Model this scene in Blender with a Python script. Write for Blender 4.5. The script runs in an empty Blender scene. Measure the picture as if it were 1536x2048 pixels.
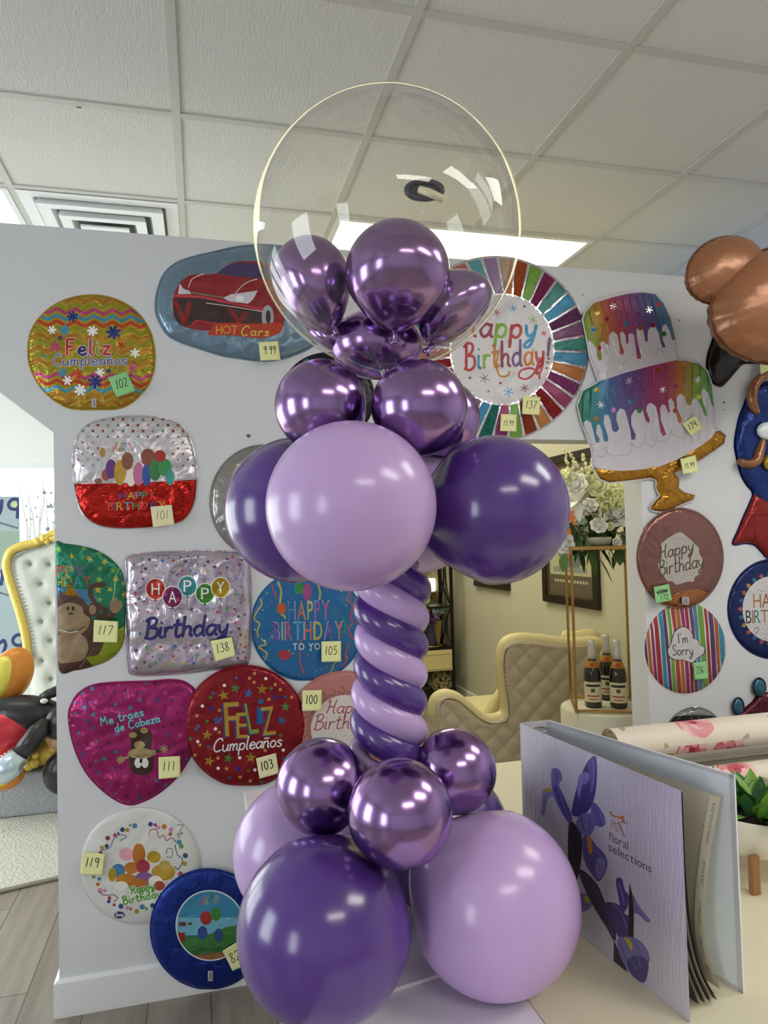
import bpy, bmesh, math, random
import numpy as np
from mathutils import Vector, Matrix, noise
from mathutils.geometry import delaunay_2d_cdt

random.seed(7)
scene = bpy.context.scene
COL = scene.collection

# ------------------------------------------------------------------ camera
F, CX, CY = 1420.0, 768.0, 1024.0
YAW, PITCH, ROLL = math.radians(14.5), math.atan(52 / 1420.0), math.radians(1.42)
FW = np.array([math.sin(YAW) * math.cos(PITCH), math.cos(YAW) * math.cos(PITCH), math.sin(PITCH)])
_r0 = np.array([math.cos(YAW), -math.sin(YAW), 0.0])
_u0 = np.cross(_r0, FW)
RT = math.cos(ROLL) * _r0 - math.sin(ROLL) * _u0
UP = math.sin(ROLL) * _r0 + math.cos(ROLL) * _u0
cam_data = bpy.data.cameras.new('camera')
cam = bpy.data.objects.new('camera', cam_data)
COL.objects.link(cam)
cam_data.sensor_fit = 'VERTICAL'
cam_data.sensor_height = 36.0
cam_data.lens = 36.0 * F / 2048.0
cam_data.clip_start = 0.02
cam.matrix_world = Matrix((
    (RT[0], UP[0], -FW[0], 0), (RT[1], UP[1], -FW[1], 0), (RT[2], UP[2], -FW[2], 0), (0, 0, 0, 1)))
scene.camera = cam

# ------------------------------------------------------------------ colour management, world
scene.view_settings.view_transform = 'Standard'
scene.view_settings.look = 'None'
scene.view_settings.gamma = 1.0
scene.view_settings.use_curve_mapping = False
scene.view_settings.exposure = 0.40
scene.cycles.use_denoising = True
scene.cycles.max_bounces = 12
scene.cycles.transparent_max_bounces = 16
scene.cycles.glossy_bounces = 6
scene.cycles.caustics_reflective = False
scene.cycles.caustics_refractive = False
scene.cycles.sample_clamp_indirect = 6.0
W_FAR, W_SIDE, W_ROOM = 2.2, 5.6, 3.4      # daylight panes: far window, left storefront
L_PANEL, L_BACK, L_DEEP_FILL = 9.4, 6.0, 12.5                   # ceiling light diffusers; the deep one is added fill
world = bpy.data.worlds.new('world')
scene.world = world
world.use_nodes = True
world.node_tree.nodes['Background'].inputs['Color'].default_value = (0.55, 0.7, 1.0, 1)
world.node_tree.nodes['Background'].inputs['Strength'].default_value = 0.6

# ------------------------------------------------------------------ photo geometry helpers
D = 2.4          # distance of the partition wall
ZF = -1.428      # floor
ZC = 1.37        # ceiling
ZT = -0.69       # table tops


def ray(px, py):
    return FW + RT * ((px - CX) / F) - UP * ((py - CY) / F)


def at_y(px, py, y):
    d = ray(px, py)
    return d * (y / d[1])


def at_z(px, py, z):
    d = ray(px, py)
    return d * (z / d[2])


def at_d(px, py, depth):
    return ray(px, py) * depth


def lin(c):
    if isinstance(c, str):
        c = c.lstrip('#')
        c = [int(c[i:i + 2], 16) for i in (0, 2, 4)]
    c = [v / 255.0 for v in c]
    return [v / 12.92 if v <= 0.04045 else ((v + 0.055) / 1.055) ** 2.4 for v in c]


def paint(c, k=1.0):
    return tuple(min(0.92, v * k) for v in lin(c)) + (1.0,)


# ------------------------------------------------------------------ materials
_M = {}


def mat(name, color, rough=0.5, metal=0.0, k=1.0, bump=0.0, bscale=40.0, stretch=(1, 1, 1), coat=0.0, vary=0.0,
        sss=0.0, spec=0.5, bdetail=2.0):
    if name in _M:
        return _M[name]
    m = bpy.data.materials.new(name)
    m.use_nodes = True
    nt = m.node_tree
    b = nt.nodes['Principled BSDF']
    col = color if isinstance(color, tuple) and len(color) == 4 else paint(color, k)
    b.inputs['Base Color'].default_value = col
    b.inputs['Roughness'].default_value = rough
    b.inputs['Metallic'].default_value = metal
    b.inputs['Specular IOR Level'].default_value = spec
    if coat:
        b.inputs['Coat Weight'].default_value = coat
        b.inputs['Coat Roughness'].default_value = 0.14
    if sss:
        b.inputs['Subsurface Weight'].default_value = sss
        b.inputs['Subsurface Radius'].default_value = (0.05, 0.04, 0.05)
    tc = nt.nodes.new('ShaderNodeTexCoord')
    mp = nt.nodes.new('ShaderNodeMapping')
    mp.inputs['Scale'].default_value = stretch
    nz = nt.nodes.new('ShaderNodeTexNoise')
    nz.inputs['Scale'].default_value = bscale
    nz.inputs['Detail'].default_value = bdetail
    nt.links.new(tc.outputs['Object'], mp.inputs['Vector'])
    nt.links.new(mp.outputs['Vector'], nz.inputs['Vector'])
    if bump:
        bp = nt.nodes.new('ShaderNodeBump')
        bp.inputs['Strength'].default_value = 1.0
        bp.inputs['Distance'].default_value = bump
        nt.links.new(nz.outputs['Fac'], bp.inputs['Height'])
        nt.links.new(bp.outputs['Normal'], b.inputs['Normal'])
    mx = nt.nodes.new('ShaderNodeMix')
    mx.data_type = 'RGBA'
    mx.blend_type = 'MULTIPLY'
    mx.inputs[0].default_value = vary if vary else 0.04
    mx.inputs[6].default_value = col
    nt.links.new(nz.outputs['Fac'], mx.inputs[7])
    nt.links.new(mx.outputs[2], b.inputs['Base Color'])
    _M[name] = m
    return m


def emit(name, color, strength, k=1.0):
    if name in _M:
        return _M[name]
    m = bpy.data.materials.new(name)
    m.use_nodes = True
    b = m.node_tree.nodes['Principled BSDF']
    c = paint(color, k)
    b.inputs['Base Color'].default_value = c
    b.inputs['Emission Color'].default_value = c
    b.inputs['Emission Strength'].default_value = strength
    _M[name] = m
    return m


FOIL_K = 1.05


def foil(color, kind='foil'):
    """printed metallised film: kinds foil (shiny), matte (print on white film), glit (glitter)"""
    key = 'film_%s_%s' % (kind, color.lstrip('#'))
    if key in _M:
        return _M[key]
    m = bpy.data.materials.new(key)
    m.use_nodes = True
    nt = m.node_tree
    b = nt.nodes['Principled BSDF']
    rgb = [int(color.lstrip('#')[i:i + 2], 16) / 255 for i in (0, 2, 4)]
    fk = FOIL_K + 0.65 * min(1, max(0, (min(rgb) - 0.35) / 0.25))
    b.inputs['Base Color'].default_value = paint(color, fk)
    metal, rough = {'foil': (0.55, 0.26), 'matte': (0.12, 0.38), 'glit': (0.75, 0.3), 'silver': (0.8, 0.22), 'crk': (0.85, 0.2), 'ink': (0.1, 0.35)}[kind]
    b.inputs['Metallic'].default_value = metal
    b.inputs['Roughness'].default_value = rough
    tc = nt.nodes.new('ShaderNodeTexCoord')
    n1 = nt.nodes.new('ShaderNodeTexNoise')
    n1.inputs['Scale'].default_value = 9.0
    n1.inputs['Detail'].default_value = 3.0
    n1.inputs['Distortion'].default_value = 1.6
    nt.links.new(tc.outputs['Object'], n1.inputs['Vector'])
    v = nt.nodes.new('ShaderNodeTexVoronoi')
    v.feature = 'DISTANCE_TO_EDGE' if kind != 'glit' else 'F1'
    v.inputs['Scale'].default_value = {'glit': 260.0, 'crk': 24.0}.get(kind, 12.0)
    nt.links.new(tc.outputs['Object'], v.inputs['Vector'])
    ad = nt.nodes.new('ShaderNodeMath')
    ad.operation = 'MULTIPLY_ADD'
    ad.inputs[1].default_value = 0.22 if kind != 'glit' else 0.5
    nt.links.new(v.outputs['Distance'], ad.inputs[0])
    nt.links.new(n1.outputs['Fac'], ad.inputs[2])
    bp = nt.nodes.new('ShaderNodeBump')
    bp.inputs['Strength'].default_value = 1.0
    bp.inputs['Distance'].default_value = {'foil': 0.008, 'matte': 0.004, 'glit': 0.010, 'silver': 0.0055, 'crk': 0.016, 'ink': 0.006}[kind]
    nt.links.new(ad.outputs[0], bp.inputs['Height'])
    nt.links.new(bp.outputs['Normal'], b.inputs['Normal'])
    _M[key] = m
    return m


# ------------------------------------------------------------------ object helpers
def tag(o, label=None, cat=None, group=None, kind=None):
    if label:
        o['label'] = label
    if cat:
        o['category'] = cat
    if group:
        o['group'] = group
    if kind:
        o['kind'] = kind
    return o


def empty(name, loc, label=None, cat=None, group=None, rz=0.0):
    o = bpy.data.objects.new(name, None)
    o.empty_display_size = 0.05
    COL.objects.link(o)
    o.location = tuple(loc)
    o.rotation_euler = (0, 0, rz)
    return tag(o, label, cat, group)


def world_of(p):
    m = Matrix.Translation(p.location) @ p.rotation_euler.to_matrix().to_4x4()
    return world_of(p.parent) @ m if p.parent else m


def build(name, verts, faces, mats, idx=None, smooth=False, parent=None, origin=None, mw=None):
    """verts are world coordinates; they are stored relative to the origin (or to the parent)"""
    if not isinstance(mats, (list, tuple)):
        mats = [mats]
    V = np.array(verts, dtype=float).reshape(-1, 3)
    if origin is None:
        origin = V.mean(axis=0) if len(V) else np.zeros(3)
        if parent is None and len(V):
            origin[2] = V[:, 2].min()
    origin = Vector(origin)
    me = bpy.data.meshes.new(name)
    me.from_pydata([tuple(v - np.array(origin)) for v in V], [], [tuple(f) for f in faces])
    for m in mats:
        me.materials.append(m)
    if idx is not None:
        me.polygons.foreach_set('material_index', list(idx))
    if smooth:
        me.polygons.foreach_set('use_smooth', [True] * len(me.polygons))
    me.update()
    o = bpy.data.objects.new(name, me)
    COL.objects.link(o)
    if parent is not None:
        o.parent = parent
        o.location = world_of(parent).inverted() @ origin
        o.rotation_euler = (0, 0, -world_of(parent).to_euler().z)
    else:
        o.location = origin
    return o


class MB:
    def __init__(s):
        s.v, s.f, s.i = [], [], []

    def add(s, v, f, i=0):
        n = len(s.v)
        s.v += [tuple(p) for p in v]
        s.f += [tuple(n + a for a in q) for q in f]
        s.i += [i] * len(f)
        return s

    def box(s, a, b, i=0, bev=0.0):
        (x0, y0, z0), (x1, y1, z1) = a, b
        if bev <= 0:
            v = [(x, y, z) for z in (z0, z1) for y in (y0, y1) for x in (x0, x1)]
            f = [(0, 2, 3, 1), (4, 5, 7, 6), (0, 1, 5, 4), (2, 6, 7, 3), (0, 4, 6, 2), (1, 3, 7, 5)]
            return s.add(v, f, i)
        bm = bmesh.new()
        bmesh.ops.create_cube(bm, size=1.0)
        for q in bm.verts:
            q.co = Vector(((x0 + x1) / 2 + q.co.x * (x1 - x0), (y0 + y1) / 2 + q.co.y * (y1 - y0), (z0 + z1) / 2 + q.co.z * (z1 - z0)))
        bmesh.ops.bevel(bm, geom=bm.edges[:], offset=bev, segments=2, affect='EDGES', profile=0.6)
        bm.verts.index_update()
        v = [tuple(q.co) for q in bm.verts]
        f = [[q.index for q in p.verts] for p in bm.faces]
        bm.free()
        return s.add(v, f, i)

    def tube(s, pts, r, n=10, i=0, closed=False, cap=True):
        P = [Vector(p) for p in pts]
        R = r if isinstance(r, (list, tuple)) else [r] * len(P)
        v, f = [], []
        m = len(P)
        T = []
        for k in range(m):
            a = P[(k - 1) % m] if (closed or k > 0) else P[k]
            b = P[(k + 1) % m] if (closed or k < m - 1) else P[k]
            T.append((b - a).normalized())
        up = Vector((0, 0, 1)) if abs(T[0].z) < 0.9 else Vector((1, 0, 0))
        nrm = (up - T[0] * up.dot(T[0])).normalized()
        for k in range(m):
            nrm = (nrm - T[k] * nrm.dot(T[k])).normalized()
            bn = T[k].cross(nrm)
            for j in range(n):
                a = 2 * math.pi * j / n
                v.append(P[k] + (nrm * math.cos(a) + bn * math.sin(a)) * R[k])
        for k in range(m if closed else m - 1):
            for j in range(n):
                a, b = k * n + j, k * n + (j + 1) % n
                c, d = ((k + 1) % m) * n + (j + 1) % n, ((k + 1) % m) * n + j
                f.append((a, b, c, d))
        if cap and not closed:
            f.append(tuple(range(n))[::-1])
            f.append(tuple((m - 1) * n + j for j in range(n)))
        return s.add(v, f, i)

    def lathe(s, c, prof, n=24, i=0, axis=(0, 0, 1)):
        """prof: list of (radius, height along the axis) from c"""
        ax = Vector(axis).normalized()
        u = ax.orthogonal().normalized()
        w = ax.cross(u)
        c = Vector(c)
        v, f = [], []
        for (r, h) in prof:
            for j in range(n):
                a = 2 * math.pi * j / n
                v.append(c + ax * h + (u * math.cos(a) + w * math.sin(a)) * r)
        for k in range(len(prof) - 1):
            for j in range(n):
                f.append((k * n + j, k * n + (j + 1) % n, (k + 1) * n + (j + 1) % n, (k + 1) * n + j))
        f.append(tuple(range(n))[::-1])
        f.append(tuple((len(prof) - 1) * n + j for j in range(n)))
        return s.add(v, f, i)

    def ball(s, c, r, n=16, m=10, i=0, M=None):
        c = Vector(c)
        rx = r if isinstance(r, (list, tuple)) else (r, r, r)
        v, f = [], []
        for k in range(m + 1):
            t = math.pi * k / m
            for j in range(n):
                a = 2 * math.pi * j / n
                p = Vector((rx[0] * math.sin(t) * math.cos(a), rx[1] * math.sin(t) * math.sin(a), rx[2] * math.cos(t)))
                v.append(c + (M @ p if M else p))
        for k in range(m):
            for j in range(n):
                f.append((k * n + j, (k + 1) * n + j, (k + 1) * n + (j + 1) % n, k * n + (j + 1) % n))
        return s.add(v, f, i)

    def prism(s, poly, axis_vec, i=0):
        """closed planar polygon (3D points) extruded along axis_vec"""
        n = len(poly)
        a = [Vector(p) for p in poly]
        b = [p + Vector(axis_vec) for p in a]
        f = [tuple(range(n))[::-1], tuple(range(n, 2 * n))]
        f += [(k, (k + 1) % n, n + (k + 1) % n, n + k) for k in range(n)]
        return s.add(a + b, f, i)

    def go(s, name, mats, parent=None, smooth=False, origin=None):
        return build(name, s.v, s.f, mats, s.i, smooth, parent, origin)


def autosmooth(o, deg=40):
    me = o.data
    me.polygons.foreach_set('use_smooth', [True] * len(me.polygons))
    if hasattr(me, 'set_sharp_from_angle'):
        me.set_sharp_from_angle(angle=math.radians(deg))
    return o


def smooth_path(pts, sub=6, closed=False):
    P = [np.array(p, float) for p in pts]
    n = len(P)
    if n < 3 and not closed:
        return [tuple(p) for p in P]
    out = []
    rng = range(n if closed else n - 1)
    for k in rng:
        p1, p2 = P[k], P[(k + 1) % n]
        p0 = P[(k - 1) % n] if (closed or k > 0) else p1 * 2 - p2
        p3 = P[(k + 2) % n] if (closed or k < n - 2) else p2 * 2 - p1
        for j in range(sub):
            t = j / sub
            out.append(tuple(0.5 * (2 * p1 + (p2 - p0) * t + (2 * p0 - 5 * p1 + 4 * p2 - p3) * t * t + (3 * p1 - p0 - 3 * p2 + p3) * t ** 3)))
    if not closed:
        out.append(tuple(P[-1]))
    return out
# ------------------------------------------------------------------ flat print designs (drawn as polygons of one mesh)
def circ(cx, cy, rx, ry=None, n=20, rot=0.0):
    ry = rx if ry is None else ry
    c, s = math.cos(rot), math.sin(rot)
    out = []
    for k in range(n):
        a = 2 * math.pi * k / n
        x, y = rx * math.cos(a), ry * math.sin(a)
        out.append((cx + x * c - y * s, cy + x * s + y * c))
    return out


def star(cx, cy, R, r=None, n=5, rot=-math.pi / 2):
    r = R * 0.42 if r is None else r
    return [(cx + (R if k % 2 == 0 else r) * math.cos(rot + math.pi * k / n),
             cy + (R if k % 2 == 0 else r) * math.sin(rot + math.pi * k / n)) for k in range(2 * n)]


def rect(x0, y0, x1, y1):
    return [(x0, y0), (x1, y0), (x1, y1), (x0, y1)]


def seg_quad(a, b, w):
    a, b = np.array(a, float), np.array(b, float)
    d = b - a
    L = np.hypot(*d)
    if L < 1e-6:
        return circ(a[0], a[1], w / 2, n=8)
    t = d / L
    n = np.array((-t[1], t[0])) * w / 2
    e = t * w * 0.3
    return [tuple(a + n), tuple(a - e), tuple(a - n), tuple(b - n), tuple(b + e), tuple(b + n)]


def strokes(pts, w, smooth=True, closed=False, sub=4):
    P = smooth_path(pts, sub, closed) if smooth and len(pts) > 2 else list(pts)
    if closed:
        P = P + [P[0]]
    return [seg_quad(P[k], P[k + 1], w) for k in range(len(P) - 1)]


def flower(cx, cy, r, n=6, w=None, rot=0.2):
    w = r * 0.45 if w is None else w
    return [seg_quad((cx, cy), (cx + r * math.cos(rot + 2 * math.pi * k / n), cy + r * math.sin(rot + 2 * math.pi * k / n)), w) for k in range(n)]


# pen lettering: strokes in a box with x-height .5, ascender 1, descender -.38
PEN = {
    'a': (.46, [[(.4, .42), (.24, .5), (.07, .34), (.07, .13), (.18, 0), (.32, .1), (.4, .32)], [(.41, .5), (.39, .1), (.48, 0)]]),
    'b': (.46, [[(.08, 1), (.08, 0)], [(.08, .3), (.22, .49), (.4, .4), (.4, .15), (.26, 0), (.08, .08)]]),
    'c': (.42, [[(.4, .4), (.25, .5), (.08, .35), (.06, .15), (.2, 0), (.42, .1)]]),
    'd': (.48, [[(.38, .4), (.24, .5), (.07, .35), (.07, .13), (.18, 0), (.36, .14)], [(.42, 1), (.39, .1), (.48, 0)]]),
    'e': (.42, [[(.08, .25), (.36, .3), (.33, .46), (.2, .5), (.07, .32), (.09, .09), (.24, 0), (.42, .1)]]),
    'f': (.36, [[(.4, .92), (.29, 1), (.2, .85), (.18, 0)], [(.04, .52), (.34, .53)]]),
    'h': (.46, [[(.1, 1), (.08, 0)], [(.08, .28), (.22, .48), (.36, .42), (.36, .1), (.46, 0)]]),
    'i': (.22, [[(.1, .5), (.09, .08), (.2, 0)], [(.1, .72), (.12, .75)]]),
    'l': (.22, [[(.11, 1), (.09, .1), (.2, 0)]]),
    'm': (.6, [[(.06, .5), (.06, 0)], [(.06, .3), (.18, .49), (.27, .42), (.27, 0)], [(.27, .3), (.4, .49), (.5, .42), (.5, .08), (.6, 0)]]),
    'n': (.44, [[(.06, .5), (.06, 0)], [(.06, .3), (.2, .49), (.34, .42), (.34, .08), (.44, 0)]]),
    'o': (.44, [[(.22, .5), (.08, .36), (.07, .14), (.21, 0), (.37, .13), (.38, .36), (.22, .5)]]),
    'p': (.45, [[(.08, .5), (.06, -.38)], [(.08, .3), (.2, .49), (.37, .42), (.39, .18), (.26, 0), (.08, .1)]]),
    'r': (.34, [[(.06, .5), (.06, 0)], [(.06, .28), (.18, .48), (.34, .46)]]),
    's': (.38, [[(.34, .42), (.2, .5), (.08, .4), (.2, .26), (.34, .14), (.22, 0), (.04, .06)]]),
    't': (.34, [[(.17, .85), (.14, .12), (.24, 0), (.34, .08)], [(.02, .58), (.33, .6)]]),
    'u': (.46, [[(.06, .5), (.06, .15), (.16, 0), (.3, .08), (.37, .3)], [(.38, .5), (.37, .1), (.46, 0)]]),
    'y': (.44, [[(.06, .5), (.1, .18), (.22, .08), (.36, .25)], [(.4, .5), (.34, 0), (.22, -.32), (.06, -.34), (.08, -.2), (.3, 0)]]),
    'z': (.4, [[(.06, .48), (.36, .5)], [(.36, .5), (.06, .02)], [(.06, .02), (.38, 0)]]),
    'B': (.52, [[(.14, .95), (.1, 0)], [(.02, .85), (.2, 1), (.42, .92), (.38, .66), (.16, .52)], [(.16, .52), (.46, .46), (.48, .12), (.26, -.04), (.02, .04)]]),
    'C': (.58, [[(.56, .8), (.48, .98), (.26, .95), (.08, .6), (.08, .2), (.26, 0), (.52, .12)]]),
    'F': (.46, [[(.1, 1), (.08, 0)], [(.08, 1), (.44, .98)], [(.1, .55), (.36, .55)]]),
    'H': (.58, [[(.04, .8), (.14, 1), (.16, .5), (.08, 0)], [(.5, 1), (.44, .5), (.44, .1), (.56, 0)], [(.12, .46), (.46, .52)]]),
    'I': (.2, [[(.11, 1), (.1, 0)]]),
    'M': (.62, [[(.05, 0), (.12, 1)], [(.12, 1), (.3, .4)], [(.3, .4), (.48, 1)], [(.48, 1), (.56, 0)]]),
    'S': (.46, [[(.42, .85), (.26, 1), (.08, .84), (.14, .58), (.36, .42), (.42, .16), (.22, 0), (.02, .1)]]),
    'D': (.52, [[(.12, 1), (.1, 0)], [(.04, .98), (.32, .95), (.48, .6), (.42, .2), (.04, 0)]]),
    "'": (.14, [[(.08, 1), (.05, .84)]]),
    '.': (.18, [[(.07, .04), (.09, .06)]]),
    '!': (.24, [[(.2, 1), (.1, .3)], [(.07, .04), (.09, .06)]]),
    '-': (.3, [[(.04, .4), (.28, .42)]]),
    ' ': (.28, []),
    '0': (.5, [[(.26, 1), (.08, .75), (.06, .3), (.2, 0), (.4, .2), (.44, .7), (.26, 1)]]),
    '1': (.3, [[(.16, 1), (.1, 0)]]),
    '2': (.48, [[(.06, .8), (.2, 1), (.4, .84), (.32, .5), (.04, .04)], [(.04, .04), (.48, .02)]]),
    '3': (.46, [[(.06, .92), (.26, 1), (.4, .82), (.22, .56)], [(.22, .56), (.42, .4), (.38, .08), (.18, 0), (.04, .1)]]),
    '4': (.5, [[(.12, 1), (.06, .45), (.46, .48)], [(.4, 1), (.34, 0)]]),
    '5': (.46, [[(.44, 1), (.14, .96)], [(.14, .96), (.1, .58)], [(.1, .58), (.32, .6), (.42, .32), (.28, .02), (.04, .06)]]),
    '6': (.46, [[(.34, 1), (.1, .6), (.08, .2), (.24, 0), (.4, .18), (.34, .42), (.1, .3)]]),
    '7': (.44, [[(.04, .98), (.42, 1)], [(.42, 1), (.16, 0)]]),
    '8': (.46, [[(.38, .86), (.22, 1), (.08, .84), (.2, .56), (.4, .3), (.3, .02), (.1, .08), (.1, .34), (.38, .86)]]),
    '9': (.44, [[(.38, .84), (.2, 1), (.07, .78), (.18, .55), (.38, .78)], [(.4, .95), (.32, 0)]]),
}
PEN['ñ'] = (.44, PEN['n'][1] + [[(.06, .68), (.15, .75), (.25, .68), (.34, .75)]])


def pen(s, p0, p1, h, w, up=None, slant=0.0, colors=None, halo=None, gap=0.02, rise=0.0):
    """returns [(color index of letter, polys)] ; p0,p1 baseline ends in px, h ascender height px"""
    p0, p1 = np.array(p0, float), np.array(p1, float)
    adv = sum(PEN[c][0] + gap for c in s)
    e = (p1 - p0) / adv
    if up is None:
        t = (p1 - p0) / np.hypot(*(p1 - p0))
        up = np.array((t[1], -t[0]))
    else:
        up = np.array(up, float)
    x = 0.0
    out = []
    for c in s:
        wd, st = PEN[c]
        polys = []
        for q in st:
            pts = [tuple(p0 + e * (x + a + slant * b) + up * h * b) for a, b in q]
            polys += strokes(pts, w, sub=3)
        out.append(polys)
        x += wd + gap
    return out


_G = {}


def glyph(ch, bold):
    key = (ch, bold)
    if key in _G:
        return _G[key]
    cu = bpy.data.curves.new('glyph', 'FONT')
    cu.body = ch
    cu.resolution_u = 3
    cu.offset = bold
    cu.fill_mode = 'NONE'
    o = bpy.data.objects.new('glyph', cu)
    COL.objects.link(o)
    bpy.context.view_layer.update()
    me = o.to_mesh()
    co = [(v.co.x, v.co.y) for v in me.vertices]
    nb = {}
    for e in me.edges:
        a, b = e.vertices
        nb.setdefault(a, []).append(b)
        nb.setdefault(b, []).append(a)
    loops, seen = [], set()
    for s0 in nb:
        if s0 in seen:
            continue
        lp, prev, cur = [], None, s0
        while cur not in seen:
            seen.add(cur)
            lp.append(co[cur])
            nx = [q for q in nb[cur] if q != prev and q not in seen]
            if not nx:
                break
            prev, cur = cur, nx[0]
        if len(lp) > 2:
            loops.append(lp)
    o.to_mesh_clear()
    bpy.data.objects.remove(o)
    bpy.data.curves.remove(cu)
    xs = [p[0] for l in loops for p in l] or [0, 0.25]
    x0, x1 = min(xs), max(xs)
    loops = [[(p[0] - x0, p[1]) for p in l] for l in loops]
    _G[key] = (loops, x1 - x0)
    return _G[key]


CAP = None


def block(s, p0, p1, h, bold=0.015, up=None, gap=0.06, slant=0.0):
    """block letters; returns one list of loops per character (even-odd filled)"""
    global CAP
    if CAP is None:
        CAP = max(p[1] for l in glyph('H', 0.0)[0] for p in l)
    p0, p1 = np.array(p0, float), np.array(p1, float)
    G = [glyph(c, bold) if c != ' ' else ([], 0.25) for c in s]
    adv = sum(g[1] + gap for g in G) - gap
    e = (p1 - p0) / adv
    if up is None:
        t = (p1 - p0) / np.hypot(*(p1 - p0))
        up = np.array((t[1], -t[0]))
    else:
        up = np.array(up, float)
    x, out = 0.0, []
    for loops, wd in G:
        out.append([[tuple(p0 + e * (x + a + slant * b) + up * (h / CAP) * b) for a, b in l] for l in loops])
        x += wd + gap
    return out


class Art:
    """ordered list of coloured shapes in the plane of the print"""
    def __init__(s):
        s.items = []          # (material, mode, polys, clip)

    def add(s, m, polys, mode='union', clip=None):
        if polys and isinstance(polys[0][0], (int, float)):
            polys = [polys]
        s.items.append((m, mode, polys, clip))
        return s

    def words(s, mats, letters, mode='union', under=None):
        if not isinstance(mats, (list, tuple)):
            mats = [mats]
        for k, l in enumerate(letters):
            if l:
                s.add(mats[k % len(mats)], l, mode)
        return s


def dist_to_outline(P, O):
    P, O = np.array(P), np.array(O)
    A, B = O, np.roll(O, -1, axis=0)
    best = np.full(len(P), 1e9)
    for a, b in zip(A, B):
        d = b - a
        L2 = max(1e-12, d @ d)
        t = np.clip(((P - a) @ d) / L2, 0, 1)
        q = a + t[:, None] * d
        best = np.minimum(best, np.hypot(*(P - q).T))
    return best


def inside(P, O):
    P, O = np.array(P), np.array(O)
    r = np.zeros(len(P), bool)
    x, y = P[:, 0], P[:, 1]
    for a, b in zip(O, np.roll(O, -1, axis=0)):
        c = ((a[1] > y) != (b[1] > y))
        with np.errstate(divide='ignore', invalid='ignore'):
            xi = (b[0] - a[0]) * (y - a[1]) / (b[1] - a[1]) + a[0]
        r ^= c & (x < xi)
    return r


def printed(outline, base, art, grid):
    """triangulates an outline with every print shape as part of the same surface.
    returns 2D vertices, triangles, material list, material index, distance to the outline"""
    pts, faces, owner = [], [], []

    def push(poly, own):
        clean = []
        for p in poly:
            if not clean or abs(p[0] - clean[-1][0]) + abs(p[1] - clean[-1][1]) > 1e-3:
                clean.append(p)
        if len(clean) > 2 and abs(clean[0][0] - clean[-1][0]) + abs(clean[0][1] - clean[-1][1]) < 1e-3:
            clean.pop()
        if len(clean) < 3:
            return
        q = np.array(clean)
        if (q[:, 0] * np.roll(q[:, 1], -1) - q[:, 1] * np.roll(q[:, 0], -1)).sum() < 0:
            clean = clean[::-1]
        n = len(pts)
        pts.extend(clean)
        faces.append(list(range(n, n + len(clean))))
        owner.append(own)

    push(outline, -1)
    O = np.array(outline)
    lo, hi = O.min(0), O.max(0)
    clips = {}
    for k, (m, mode, polys, clip) in enumerate(art.items):
        for q in polys:
            Q = np.array(q)
            if (Q.max(0) < lo).any() or (Q.min(0) > hi).any():
                continue
            push(q, k)
        if clip is not None:
            for q in clip:
                push(q, ('c', k))
    gx, gy = np.meshgrid(np.arange(lo[0] + grid / 2, hi[0], grid), np.arange(lo[1] + grid / 2, hi[1], grid * 0.87))
    gx = gx + (np.arange(gx.shape[0]) % 2)[:, None] * grid / 2
    G = np.stack([gx.ravel(), gy.ravel()], 1)
    G = G[inside(G, O)]
    if len(G):
        G = G[dist_to_outline(G, O) > grid * 0.35]
    pts.extend([tuple(p) for p in G])
    co, _, tris, _, _, of = delaunay_2d_cdt([Vector(p) for p in pts], [], faces, 1, 1e-4, True)
    mats = [base]
    T, I = [], []
    for t, src in zip(tris, of):
        cnt = {}
        for q in src:
            cnt[owner[q]] = cnt.get(owner[q], 0) + 1
        if -1 not in cnt:
            continue
        best = None
        for k in cnt:
            if not isinstance(k, int) or k < 0:
                continue
            m, mode, _, clip = art.items[k]
            if mode == 'eo' and cnt[k] % 2 == 0:
                continue
            if clip is not None and ('c', k) not in cnt:
                continue
            if best is None or k > best:
                best = k
        m = base if best is None else art.items[best][0]
        if m not in mats:
            mats.append(m)
        T.append(tuple(t))
        I.append(mats.index(m))
    C = np.array([(v.x, v.y) for v in co])
    return C, T, mats, I, dist_to_outline(C, O)


def sheet(name, outline, base, art, mapper, height, grid=5.0, skirt=0.0, parent=None, smooth=True, edge_mat=None, origin=None, flip=False):
    """printed surface in space: mapper(x, y, h) -> point, height(C, dist) -> h; a skirt closes the side down to h=skirt"""
    C, T, mats, I, ds = printed(outline, base, art, grid)
    H = height(C, ds)
    V = [mapper(c[0], c[1], h) for c, h in zip(C, H)]
    # orient the triangles towards the viewer side
    if T:
        a, b, c = (np.array(V[k]) for k in T[0])
        n0 = np.cross(b - a, c - a)
        p = np.array(mapper(C[T[0][0]][0], C[T[0][0]][1], H[T[0][0]] + 0.01)) - a
        if (n0 @ p < 0) != flip:
            T = [t[::-1] for t in T]
    if skirt is not None:
        ec = {}
        for t in T:
            for k in range(3):
                e = (t[k], t[(k + 1) % 3])
                ec[e] = 1
        em = edge_mat or base
        if em not in mats:
            mats.append(em)
        ei = mats.index(em)
        low = {}
        for (a, b) in [e for e in ec if (e[1], e[0]) not in ec]:
            for q in (a, b):
                if q not in low:
                    low[q] = len(V)
                    V.append(mapper(C[q][0], C[q][1], skirt))
            T.append((b, a, low[a], low[b]))
            I.append(ei)
    return build(name, V, T, mats, I, smooth, parent, origin)


def wall_map(lift=0.0):
    def f(px, py, h):
        return at_y(px, py, D - lift - h)
    return f


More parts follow.
